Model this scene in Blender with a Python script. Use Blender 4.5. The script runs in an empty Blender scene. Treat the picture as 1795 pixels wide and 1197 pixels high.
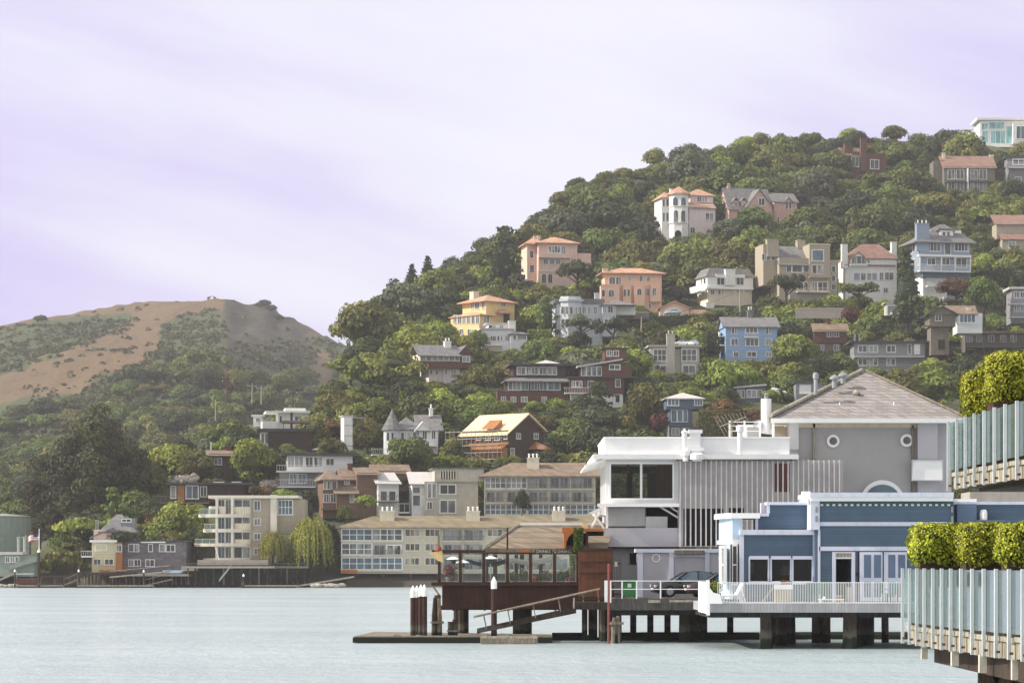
import bpy, math, random
from mathutils import Vector, Matrix, noise
R = math.radians
rnd = random.Random(7)
F, CX, HY, H = 5000.0, 897.5, 988.0, 4.2      # telephoto: focal length and horizon in photo pixels, eye height
col = bpy.context.scene.collection
sc = bpy.context.scene
HAZE = .000125

def W(px, py, D):
    return Vector(((px-CX)*D/F, D, H+(HY-py)*D/F))
def lerp(a, b, t): return a+(b-a)*t
def table(t, x):
    if x <= t[0][0]: return t[0][1]
    for (a, b), (c, d) in zip(t, t[1:]):
        if x <= c: return b+(d-b)*(x-a)/(c-a)
    return t[-1][1]

# ------------------------------------------------------------------ materials
MATS = {}
def newmat(name):
    m = bpy.data.materials.new(name); m.use_nodes = True
    nt = m.node_tree; nt.nodes.clear(); MATS[name] = m
    return m, nt
def N(nt, t, **k):
    n = nt.nodes.new(t)
    for a, v in k.items():
        if a.startswith('i_'):
            key = a[2:]
            n.inputs[int(key) if key.isdigit() else key.replace('_', ' ')].default_value = v
        else: setattr(n, a, v)
    return n
def L(nt, a, b): nt.links.new(a, b)
def rgb(c): return (c[0], c[1], c[2], 1)
def mix(nt, fac, a, b, mode='MIX'):
    n = N(nt, 'ShaderNodeMixRGB', blend_type=mode)
    for s, v in ((0, fac), (1, a), (2, b)):
        if hasattr(v, 'is_linked') or isinstance(v, bpy.types.NodeSocket): L(nt, v, n.inputs[s])
        elif s == 0: n.inputs[0].default_value = v
        else: n.inputs[s].default_value = rgb(v)
    return n.outputs[0]
def math_(nt, op, a, b=0.0, clamp=False):
    n = N(nt, 'ShaderNodeMath', operation=op, use_clamp=clamp)
    for s, v in ((0, a), (1, b)):
        if isinstance(v, bpy.types.NodeSocket): L(nt, v, n.inputs[s])
        else: n.inputs[s].default_value = v
    return n.outputs[0]
def ramp(nt, fac, stops):
    n = N(nt, 'ShaderNodeValToRGB'); e = n.color_ramp.elements
    while len(e) < len(stops): e.new(0.5)
    for el, (p, c) in zip(e, stops):
        el.position = p; el.color = rgb(c) if not isinstance(c, float) else (c, c, c, 1)
    L(nt, fac, n.inputs[0]); return n.outputs[0]
def noise_(nt, vec, scale, detail=3, rough=.55):
    n = N(nt, 'ShaderNodeTexNoise', i_Scale=scale, i_Detail=detail, i_Roughness=rough)
    L(nt, vec, n.inputs['Vector']); return n.outputs[0]
def mapped(nt, vec, s):
    n = N(nt, 'ShaderNodeVectorMath', operation='MULTIPLY'); L(nt, vec, n.inputs[0]); n.inputs[1].default_value = s
    return n.outputs[0]

def mat(name, c, rough=.75, kind=None, vary=.12, scale=1.5, c2=None, step=.25, spec=.3, metal=0, bump=.3, stain=.42):
    """A surface with its own colour variation: plain paint, lap siding, upright boards, shingles, stained timber."""
    m, nt = newmat(name)
    g = N(nt, 'ShaderNodeNewGeometry').outputs['Position']
    lo = [x*(1-vary) for x in c]; hi = [min(.9, x*(1+vary)) for x in (c2 or c)]
    n1 = noise_(nt, g, scale, 4, .6)
    f = ramp(nt, n1, [(.3, 0.0), (.7, 1.0)])
    cc = mix(nt, f, lo, hi)
    b = N(nt, 'ShaderNodeBsdfPrincipled', i_Roughness=rough, i_Metallic=metal)
    b.inputs['Specular IOR Level'].default_value = spec
    hgt = None
    if kind:
        sx = N(nt, 'ShaderNodeSeparateXYZ'); L(nt, g, sx.inputs[0])
        xy = math_(nt, 'ADD', sx.outputs[0], sx.outputs[1]); z = sx.outputs[2]
    if kind in ('siding', 'boards'):
        t = math_(nt, 'FRACT', math_(nt, 'DIVIDE', z if kind == 'siding' else xy, step))
        row = math_(nt, 'FLOOR', math_(nt, 'DIVIDE', z if kind == 'siding' else xy, step))
        wn = N(nt, 'ShaderNodeTexWhiteNoise', noise_dimensions='1D'); L(nt, row, wn.inputs['W'])
        cc = mix(nt, math_(nt, 'MULTIPLY', wn.outputs[0], .35), cc, [x*.7 for x in c])
        cc = mix(nt, ramp(nt, t, [(0, .55), (.09, .55), (.13, 0.0)]), cc, [x*.45 for x in c])
        hgt = t
    if kind == 'shingle':
        cb = N(nt, 'ShaderNodeCombineXYZ'); L(nt, xy, cb.inputs[0]); L(nt, z, cb.inputs[1])
        br = N(nt, 'ShaderNodeTexBrick', offset=.5, i_Scale=1.0)
        br.inputs['Mortar Size'].default_value = .02; br.inputs['Brick Width'].default_value = step*1.6
        br.inputs['Row Height'].default_value = step; br.inputs['Bias'].default_value = 0
        br.inputs['Color1'].default_value = rgb([x*.72 for x in c]); br.inputs['Color2'].default_value = rgb([x*1.28 for x in c])
        br.inputs['Mortar'].default_value = rgb([x*.42 for x in c])
        L(nt, cb.outputs[0], br.inputs['Vector'])
        cc = mix(nt, .75, cc, br.outputs[0]); hgt = br.outputs['Fac']
    if kind == 'pile':                                   # wet foot, weed and barnacle band at the tide line
        st = noise_(nt, mapped(nt, g, (6, 6, .9)), 1.3, 5, .7); wob = math_(nt, 'ADD', z, math_(nt, 'MULTIPLY', noise_(nt, g, 3.5, 3), -.5))
        cc = mix(nt, ramp(nt, st, [(.38, .8), (.6, 0.0)]), cc, [x*.3 for x in c])
        cc = mix(nt, ramp(nt, wob, [(0, 1.0), (.22, 1.0), (.3, 0.0)]), cc, (.012, .018, .010))
        cc = mix(nt, ramp(nt, wob, [(.28, 0.0), (.34, .55), (.55, .45), (.75, 0.0)]), cc, (.13, .125, .105))
    if kind == 'wood':
        st = noise_(nt, mapped(nt, g, (7, 7, .9)), 1.2, 5, .7)
        cc = mix(nt, ramp(nt, st, [(.35, .75), (.6, 0.0)]), cc, [x*.3 for x in c])
    if kind == 'streak':
        st = noise_(nt, mapped(nt, g, (2.2, 2.2, .22)), 1.4, 5, .65)
        cc = mix(nt, ramp(nt, st, [(.5, 0.0), (.72, stain)]), cc, [x*.55 for x in (c2 or c)])
    L(nt, cc, b.inputs['Base Color'])
    if bump:
        bn = N(nt, 'ShaderNodeBump', i_Strength=bump, i_Distance=.03)
        L(nt, hgt if hgt is not None else noise_(nt, g, scale*12, 3), bn.inputs['Height'])
        L(nt, bn.outputs[0], b.inputs['Normal'])
    o = N(nt, 'ShaderNodeOutputMaterial'); L(nt, b.outputs[0], o.inputs[0])
    return m

def glassy(name, c, c2=None, rough=.06, scale=.5):
    """Window pane seen from outside: dark room or drawn curtain behind a shiny surface."""
    m, nt = newmat(name)
    g = N(nt, 'ShaderNodeNewGeometry').outputs['Position']
    f = ramp(nt, noise_(nt, mapped(nt, g, (1, 1, .35)), scale, 2), [(.42, 0.0), (.58, 1.0)])
    b = N(nt, 'ShaderNodeBsdfPrincipled', i_Roughness=rough)
    b.inputs['Specular IOR Level'].default_value = .5
    L(nt, mix(nt, f, c, c2 or c), b.inputs['Base Color'])
    o = N(nt, 'ShaderNodeOutputMaterial'); L(nt, b.outputs[0], o.inputs[0])
    return m

def clearglass(name, tint, gloss=1.0, diff=0.0, dcol=(.5, .6, .6)):
    m, nt = newmat(name)
    t = N(nt, 'ShaderNodeBsdfTransparent'); t.inputs[0].default_value = rgb(tint)
    g = N(nt, 'ShaderNodeBsdfGlossy', i_Roughness=.03); g.inputs[0].default_value = (.95, 1, 1, 1)
    fr = N(nt, 'ShaderNodeFresnel', i_IOR=1.45)
    mx = N(nt, 'ShaderNodeMixShader'); L(nt, math_(nt, 'MULTIPLY', fr.outputs[0], gloss, True), mx.inputs[0]); L(nt, t.outputs[0], mx.inputs[1]); L(nt, g.outputs[0], mx.inputs[2])
    out = mx.outputs[0]
    if diff:
        d = N(nt, 'ShaderNodeBsdfDiffuse'); d.inputs[0].default_value = rgb(dcol)
        m2 = N(nt, 'ShaderNodeMixShader', i_0=diff); L(nt, out, m2.inputs[1]); L(nt, d.outputs[0], m2.inputs[2]); out = m2.outputs[0]
    o = N(nt, 'ShaderNodeOutputMaterial'); L(nt, out, o.inputs[0])
    return m

def leafmat(name, dark, light, scale=.35, trans=.22, hue=.04):
    m, nt = newmat(name)
    g = N(nt, 'ShaderNodeNewGeometry'); oi = N(nt, 'ShaderNodeObjectInfo')
    at = N(nt, 'ShaderNodeAttribute', attribute_name='tone')
    n1 = noise_(nt, g.outputs['Position'], scale, 3, .6)
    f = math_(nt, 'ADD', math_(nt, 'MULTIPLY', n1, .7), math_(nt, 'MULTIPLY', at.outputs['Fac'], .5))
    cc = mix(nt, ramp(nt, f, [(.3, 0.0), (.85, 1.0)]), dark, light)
    hs = N(nt, 'ShaderNodeHueSaturation')
    L(nt, cc, hs.inputs['Color'])
    L(nt, math_(nt, 'ADD', math_(nt, 'MULTIPLY', oi.outputs['Random'], hue), .5-hue/2), hs.inputs['Hue'])
    L(nt, math_(nt, 'ADD', math_(nt, 'MULTIPLY', oi.outputs['Random'], .5), .78), hs.inputs['Value'])
    d = N(nt, 'ShaderNodeBsdfPrincipled', i_Roughness=.6); d.inputs['Specular IOR Level'].default_value = .25
    L(nt, hs.outputs[0], d.inputs['Base Color'])
    t = N(nt, 'ShaderNodeBsdfTranslucent'); L(nt, hs.outputs[0], t.inputs[0])
    mx = N(nt, 'ShaderNodeMixShader', i_0=trans); L(nt, d.outputs[0], mx.inputs[1]); L(nt, t.outputs[0], mx.inputs[2])
    o = N(nt, 'ShaderNodeOutputMaterial'); L(nt, mx.outputs[0], o.inputs[0])
    return m

# ------------------------------------------------------------------ mesh building
class MB:
    def __init__(s): s.v = []; s.f = []; s.tone = []
    def add(s, vs, fs):
        k = len(s.v); s.v += [tuple(v) for v in vs]; s.f += [tuple(i+k for i in f) for f in fs]; return s
    def box(s, x0, x1, y0, y1, z0, z1):
        if x1 < x0: x0, x1 = x1, x0
        if y1 < y0: y0, y1 = y1, y0
        if z1 < z0: z0, z1 = z1, z0
        return s.add([(x0,y0,z0),(x1,y0,z0),(x1,y1,z0),(x0,y1,z0),(x0,y0,z1),(x1,y0,z1),(x1,y1,z1),(x0,y1,z1)],
                     [(0,3,2,1),(4,5,6,7),(0,1,5,4),(1,2,6,5),(2,3,7,6),(3,0,4,7)])
    def tube(s, pts, r, n=8, caps=True):
        pts = [Vector(p) for p in pts]; rs = r if isinstance(r, (list, tuple)) else [r]*len(pts)
        rings = []; k = len(s.v)
        for i, p in enumerate(pts):
            d = (pts[min(i+1, len(pts)-1)]-pts[max(i-1, 0)]).normalized()
            a = d.cross(Vector((0, 0, 1)) if abs(d.z) < .9 else Vector((0, 1, 0))).normalized(); b = d.cross(a)
            for j in range(n):
                t = 2*math.pi*(j+.5)/n
                s.v.append(tuple(p+(a*math.cos(t)+b*math.sin(t))*rs[i]))
        for i in range(len(pts)-1):
            for j in range(n):
                s.f.append((k+i*n+j, k+i*n+(j+1) % n, k+(i+1)*n+(j+1) % n, k+(i+1)*n+j))
        if caps:
            s.f.append(tuple(k+j for j in range(n))[::-1]); s.f.append(tuple(k+(len(pts)-1)*n+j for j in range(n)))
        return s
    def bar(s, p, q, r): return s.tube([p, q], r*1.3, 4)
    def lathe(s, c, prof, n=14):
        c = Vector(c); k = len(s.v)
        for r, z in prof:
            for j in range(n):
                t = 2*math.pi*j/n; s.v.append((c.x+r*math.cos(t), c.y+r*math.sin(t), c.z+z))
        for i in range(len(prof)-1):
            for j in range(n): s.f.append((k+i*n+j, k+i*n+(j+1) % n, k+(i+1)*n+(j+1) % n, k+(i+1)*n+j))
        s.f.append(tuple(k+j for j in range(n))[::-1]); s.f.append(tuple(k+(len(prof)-1)*n+j for j in range(n)))
        return s
    def prism(s, pts, d):                     # polygon pushed along d
        n = len(pts); d = Vector(d); a = [Vector(p) for p in pts]
        return s.add(a+[p+d for p in a], [tuple(range(n))[::-1], tuple(range(n, 2*n))]+[(i, (i+1) % n, n+(i+1) % n, n+i) for i in range(n)])
    def slab(s, pts, t=.12):                  # thin roof sheet with thickness
        return s.prism(pts, (0, 0, -t))
    def mesh(s, name, m):
        me = bpy.data.meshes.new(name); me.from_pydata(s.v, [], s.f); me.update()
        if m: me.materials.append(MATS[m] if isinstance(m, str) else m)
        if s.tone:
            at = me.attributes.new('tone', 'FLOAT', 'FACE'); at.data.foreach_set('value', s.tone)
        return me
    def build(s, name, m, parent=None, smooth=False, loc=None):
        me = s.mesh(name, m)
        if smooth: me.shade_smooth()
        o = bpy.data.objects.new(name, me); col.objects.link(o)
        if parent: o.parent = parent
        if loc is not None: o.location = loc
        return o

def tag(o, label, cat, group=None, kind=None):
    if kind: o['kind'] = kind
    else:
        o['label'] = label; o['category'] = cat; o['kind'] = 'thing'
    if group: o['group'] = group
    return o
def empty(name, loc, label, cat, group=None, rz=0):
    o = bpy.data.objects.new(name, None); col.objects.link(o); o.empty_display_size = .5
    o.location = loc; o.rotation_euler = (0, 0, rz)
    return tag(o, label, cat, group)
def copy_tree(o, parent=None):
    c = o.copy(); col.objects.link(c); c.parent = parent
    for ch in o.children: copy_tree(ch, c)
    return c

# ------------------------------------------------------------------ camera, sun, sky
cam = bpy.data.cameras.new('camera'); cam.sensor_width = 36; cam.lens = 36*F/1795
cam.shift_y = (HY-598.5)/1795; cam.clip_start = .5; cam.clip_end = 6000
camo = bpy.data.objects.new('camera', cam); col.objects.link(camo); camo.location = (0, 0, H); camo.rotation_euler = (R(90), 0, 0)
sc.camera = camo
SUN = Vector((-.80, -.07, .60)).normalized()
sl = bpy.data.lights.new('sun', 'SUN'); sl.energy = 5.3; sl.angle = R(.5); sl.color = (1, .93, .80)
so = bpy.data.objects.new('sun', sl); col.objects.link(so); so.rotation_euler = SUN.to_track_quat('Z', 'Y').to_euler()
w = bpy.data.worlds.new('World'); sc.world = w; w.use_nodes = True
nt = w.node_tree; nt.nodes.clear()
sky = N(nt, 'ShaderNodeTexSky', sky_type='NISHITA', sun_disc=False, sun_elevation=math.asin(SUN.z), sun_rotation=math.atan2(SUN.x, SUN.y) % (2*math.pi))
tc = N(nt, 'ShaderNodeTexCoord').outputs['Generated']
sep = N(nt, 'ShaderNodeSeparateXYZ'); L(nt, tc, sep.inputs[0])
# high fog: long streaks, drifting up to one side, over the blue sky
rot = N(nt, 'ShaderNodeVectorRotate', rotation_type='AXIS_ANGLE'); rot.inputs['Axis'].default_value = (0, 1, 0); rot.inputs['Angle'].default_value = R(-14)
L(nt, tc, rot.inputs['Vector'])
st = noise_(nt, mapped(nt, rot.outputs[0], (2.6, 2.6, 17)), 1.5, 5, .52)
big = noise_(nt, mapped(nt, tc, (6, 6, 9)), 1.0, 3, .5)
side = math_(nt, 'MULTIPLY', math_(nt, 'ABSOLUTE', math_(nt, 'ADD', sep.outputs[0], -.015)), .9)
low = math_(nt, 'MULTIPLY', math_(nt, 'SUBTRACT', .17, sep.outputs[2]), .9)
f = math_(nt, 'ADD', math_(nt, 'ADD', math_(nt, 'MULTIPLY', st, .62), math_(nt, 'MULTIPLY', big, .38)), math_(nt, 'ADD', side, low))
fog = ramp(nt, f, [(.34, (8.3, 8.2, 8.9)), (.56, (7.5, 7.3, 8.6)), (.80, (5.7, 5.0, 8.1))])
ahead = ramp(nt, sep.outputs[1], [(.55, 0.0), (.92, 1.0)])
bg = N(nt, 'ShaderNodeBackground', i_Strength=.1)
fogb = mix(nt, ahead, (8.2, 8.1, 8.2), fog)      # unseen sky over and behind the camera, whitened to add fill light
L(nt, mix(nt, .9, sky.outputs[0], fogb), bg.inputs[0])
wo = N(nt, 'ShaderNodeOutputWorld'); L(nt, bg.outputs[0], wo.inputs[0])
sc.view_settings.view_transform = 'Standard'; sc.view_settings.look = 'None'
sc.view_settings.exposure = .3; sc.view_settings.gamma = 1
cy = sc.cycles
cy.max_bounces = 8; cy.transparent_max_bounces = 24; cy.volume_bounces = 0; cy.use_denoising = True
# ------------------------------------------------------------------ land and water
SLOPE = [(512, 1033), (519, 1003), (533, 930), (580, 805), (640, 700), (720, 600), (790, 500), (860, 400), (930, 300), (1000, 200)]
SLOPE_INV = [(b, a) for a, b in SLOPE][::-1]
RIDGE = [(-200, 1010), (0, 990), (60, 965), (130, 930), (230, 880), (330, 800), (400, 752), (480, 722), (540, 712), (575, 690), (600, 640), (640, 575), (680, 530), (720, 503),
         (770, 488), (800, 462), (850, 432), (900, 425), (960, 378), (1000, 334), (1040, 309), (1100, 298), (1180, 279), (1250, 266), (1330, 256), (1440, 246), (1560, 241), (1650, 246), (1710, 254), (1800, 258), (2000, 275)]
def Dh(px, py):
    """distance of the wooded hillside's ground seen at a pixel"""
    return table(SLOPE_INV, max(py, table(RIDGE, px)))
def hill_z(X, Y):
    px = CX+X/Y*F; rp = table(RIDGE, px); p = table(SLOPE, Y)
    n = .9*noise.noise((X/14, Y/14, 0))+.5*noise.noise((X/5, Y/5, 3))
    if p >= rp: z = H+(HY-p)*Y/F
    else:
        Yr = table(SLOPE_INV, rp); z = H+(HY-rp)*Yr/F-.12*(Y-Yr)
    if Y < 520: n *= .2
    return max(z+n-.4, -2.5)
FAR = [(560, 1002), (640, 960), (760, 880), (900, 800), (1050, 715), (1250, 620), (1450, 565), (1650, 516), (1900, 505)]
FAR_INV = [(b, a) for a, b in FAR][::-1]
FCREST = [(-400, 620), (-100, 583), (0, 566), (60, 553), (120, 545), (200, 533), (260, 524), (320, 520), (385, 522), (420, 527), (470, 538), (520, 560), (570, 580), (640, 610), (800, 700), (1000, 800)]
def fshift(px): return (px-392)*1.15 if px > 392 else (392-px)*.35
def far_z(X, Y):
    px = CX+X/Y*F; rp = table(FCREST, px); Y2 = Y-fshift(px)
    p = table(FAR, Y2)
    n = 5*noise.noise((X/60, Y/90, 5))+2.2*noise.noise((X/22, Y/30, 2))+1.0*noise.noise((X/8, Y/10, 1))
    if px > 380: n += 3.5*noise.noise((X/11+Y/160, Y/140, 8))*min(1, (px-380)/60)
    if p >= rp: z = H+(HY-p)*Y/F
    else:
        Yr = table(FAR_INV, rp)+fshift(px); z = H+(HY-rp)*Yr/F-.1*(Y-Yr); n *= .25
    return z+n*min(1, max(0, (Y-600)/300))-1.5
def far_at(px, py):
    """where a line of sight meets the far hill"""
    Y = table(FAR_INV, py)+fshift(px)
    return Y

def sheet(name, m, xs, ys, fz, attr=None):
    b = MB(); nx = len(xs)
    for y in ys:
        for x in xs:
            X = (x-CX)*y/F; b.v.append((X, y, fz(X, y)))
    for j in range(len(ys)-1):
        for i in range(nx-1): b.f.append((j*nx+i, j*nx+i+1, (j+1)*nx+i+1, (j+1)*nx+i))
    me = b.mesh(name, m); me.shade_smooth()
    if attr:
        for an, fn in attr.items():
            a = me.attributes.new(an, 'FLOAT', 'POINT')
            a.data.foreach_set('value', [fn(*v) for v in b.v])
    o = bpy.data.objects.new(name, me); col.objects.link(o); o['kind'] = 'structure'
    return o
def frange(a, b, s):
    o = []
    while a <= b: o.append(a); a += s
    return o

# ground of the wooded hill: dry earth and low green
m, nt = newmat('hill_ground')
g = N(nt, 'ShaderNodeNewGeometry').outputs['Position']
cc = mix(nt, ramp(nt, noise_(nt, g, .09, 5, .6), [(.4, 0.0), (.62, 1.0)]), (.030, .042, .015), (.085, .095, .032))
cc = mix(nt, ramp(nt, noise_(nt, g, .8, 4, .7), [(.35, .6), (.6, 0.0)]), cc, (.022, .026, .012))
b_ = N(nt, 'ShaderNodeBsdfPrincipled', i_Roughness=.95); L(nt, cc, b_.inputs['Base Color'])
bn = N(nt, 'ShaderNodeBump', i_Strength=.8, i_Distance=.5); L(nt, noise_(nt, g, 1.2, 4), bn.inputs['Height']); L(nt, bn.outputs[0], b_.inputs['Normal'])
L(nt, b_.outputs[0], N(nt, 'ShaderNodeOutputMaterial').inputs[0])
# bare far hill: tan summer grass, green scrub, brown bluff
m, nt = newmat('grass_hill')
g = N(nt, 'ShaderNodeNewGeometry').outputs['Position']
sa = N(nt, 'ShaderNodeAttribute', attribute_name='scrub').outputs['Fac']; ra = N(nt, 'ShaderNodeAttribute', attribute_name='bluff').outputs['Fac']
n1 = noise_(nt, g, .035, 6, .65); n2 = noise_(nt, g, .22, 5, .7)
tan = mix(nt, n1, (.085, .049, .024), (.15, .092, .046))
tan = mix(nt, ramp(nt, n2, [(.4, .5), (.55, 0.0)]), tan, (.15, .105, .04))
gr = mix(nt, n2, (.018, .032, .010), (.07, .088, .026))
fs = math_(nt, 'ADD', sa, math_(nt, 'ADD', math_(nt, 'MULTIPLY', math_(nt, 'ADD', n1, -.5), 1.7), math_(nt, 'MULTIPLY', math_(nt, 'ADD', n2, -.5), 1.5)))
cc = mix(nt, ramp(nt, fs, [(.38, 0.0), (.62, 1.0)]), tan, gr)
bl = mix(nt, ramp(nt, noise_(nt, mapped(nt, g, (1, .4, .35)), .12, 6, .7), [(.38, 0.0), (.62, 1.0)]), (.014, .018, .008), (.052, .040, .024))
cc = mix(nt, ra, cc, bl)
b_ = N(nt, 'ShaderNodeBsdfPrincipled', i_Roughness=.95); L(nt, cc, b_.inputs['Base Color'])
bn = N(nt, 'ShaderNodeBump', i_Strength=1.0, i_Distance=2.0); L(nt, n2, bn.inputs['Height']); L(nt, bn.outputs[0], b_.inputs['Normal'])
L(nt, b_.outputs[0], N(nt, 'ShaderNodeOutputMaterial').inputs[0])

def inpoly(x, y, P):
    c = False; j = len(P)-1
    for i in range(len(P)):
        if (P[i][1] > y) != (P[j][1] > y) and x < (P[j][0]-P[i][0])*(y-P[i][1])/(P[j][1]-P[i][1])+P[i][0]: c = not c
        j = i
    return c
SCRUB = [[(-300, 600), (0, 578), (60, 562), (150, 553), (238, 546), (234, 560), (167, 590), (100, 626), (0, 660), (-300, 720)],
         [(281, 614), (281, 565), (318, 549), (345, 547), (392, 545), (392, 720), (254, 720), (254, 627)],
         [(-300, 750), (0, 707), (84, 694), (160, 680), (187, 655), (234, 640), (254, 627), (300, 605), (600, 590), (700, 1100), (-300, 1100)],
         [(392, 700), (470, 660), (540, 600), (600, 580), (700, 1000), (392, 1000)]]
def scrub_at(x, y, z):
    px, py = CX+x/y*F, HY-(z-H)/y*F
    px += 16*noise.noise((x/14, y/20, 4))+7*noise.noise((x/5, y/8, 1)); py += 9*noise.noise((x/12, y/18, 9))
    if 548 < px < 585 and 615 < py < 700: return .12
    return .74 if any(inpoly(px, py, P) for P in SCRUB) else .14
def bluff_at(x, y, z):
    px, py = CX+x/y*F, HY-(z-H)/y*F
    e = 388+9*noise.noise((py/9, 0, 0))+6*noise.noise((py/3, 0, 0))
    return max(0, min(1, (px-e)/10))*max(0, min(1, (545+.25*(py-520)-px)/40))*max(0, min(1, (700-py)/40))
sheet('hillside', 'hill_ground', frange(-420, 2160, 12), frange(497, 700, 3)+frange(704, 1240, 6), hill_z)
sheet('grassy_hill', 'grass_hill', frange(-420, 1000, 8), frange(570, 1000, 10)+frange(1008, 2100, 8), far_z, {'scrub': scrub_at, 'bluff': bluff_at})

# water
m, nt = newmat('water')
g = N(nt, 'ShaderNodeNewGeometry').outputs['Position']
b_ = N(nt, 'ShaderNodeBsdfPrincipled', i_Roughness=.10, i_IOR=1.33); b_.inputs['Specular IOR Level'].default_value = .8
b_.inputs['Base Color'].default_value = (.10, .20, .19, 1)
pn = noise_(nt, mapped(nt, g, (.012, .03, 1)), 1.0, 3)
L(nt, mix(nt, pn, (.26, .40, .40), (.37, .49, .52)), b_.inputs['Base Color'])
w1 = noise_(nt, mapped(nt, g, (1.0, .8, 1)), .8, 6, .7); w2 = noise_(nt, mapped(nt, g, (.2, .5, 1)), .5, 2)
calm = math_(nt, 'ADD', math_(nt, 'MULTIPLY', ramp(nt, noise_(nt, mapped(nt, g, (.03, .05, 1)), 1.0, 5, .65), [(.3, 0.0), (.7, 1.0)]), .3), .75)
hh = math_(nt, 'MULTIPLY', math_(nt, 'ADD', math_(nt, 'MULTIPLY', w1, .6), math_(nt, 'MULTIPLY', w2, .4)), calm)
bn = N(nt, 'ShaderNodeBump', i_Strength=1.0, i_Distance=1.0); L(nt, hh, bn.inputs['Height']); L(nt, bn.outputs[0], b_.inputs['Normal'])
gl = N(nt, 'ShaderNodeBsdfGlossy', i_Roughness=.42); gl.inputs[0].default_value = (.93, .96, .98, 1); L(nt, bn.outputs[0], gl.inputs['Normal'])
mx = N(nt, 'ShaderNodeMixShader'); L(nt, math_(nt, 'ADD', math_(nt, 'MULTIPLY', calm, .62), -.18), mx.inputs[0]); L(nt, b_.outputs[0], mx.inputs[1]); L(nt, gl.outputs[0], mx.inputs[2])      # glare of countless small ripples
L(nt, mx.outputs[0], N(nt, 'ShaderNodeOutputMaterial').inputs[0])
o = MB().add([(-900, -140, 0), (900, -140, 0), (900, 2200, 0), (-900, 2200, 0)], [(0, 1, 2, 3)]).build('water', 'water'); o['kind'] = 'structure'
# bay floor and shore under everything
m = mat('mud', (.06, .055, .045), .95)
o = MB().add([(-950, -145, -3), (950, -145, -3), (950, 2230, -3), (-950, 2230, -3)], [(0, 1, 2, 3)]).build('seabed', 'mud'); o['kind'] = 'structure'

# sea fog in the air
m, nt = newmat('haze')
pv = N(nt, 'ShaderNodeVolumePrincipled'); pv.inputs['Color'].default_value = (.93, .92, .97, 1); pv.inputs['Density'].default_value = HAZE
pv.inputs['Anisotropy'].default_value = .2
L(nt, pv.outputs[0], N(nt, 'ShaderNodeOutputMaterial').inputs['Volume'])
o = MB().box(-1000, 1000, -160, 2260, -4, 215).build('haze', 'haze'); o['kind'] = 'stuff'
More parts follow.
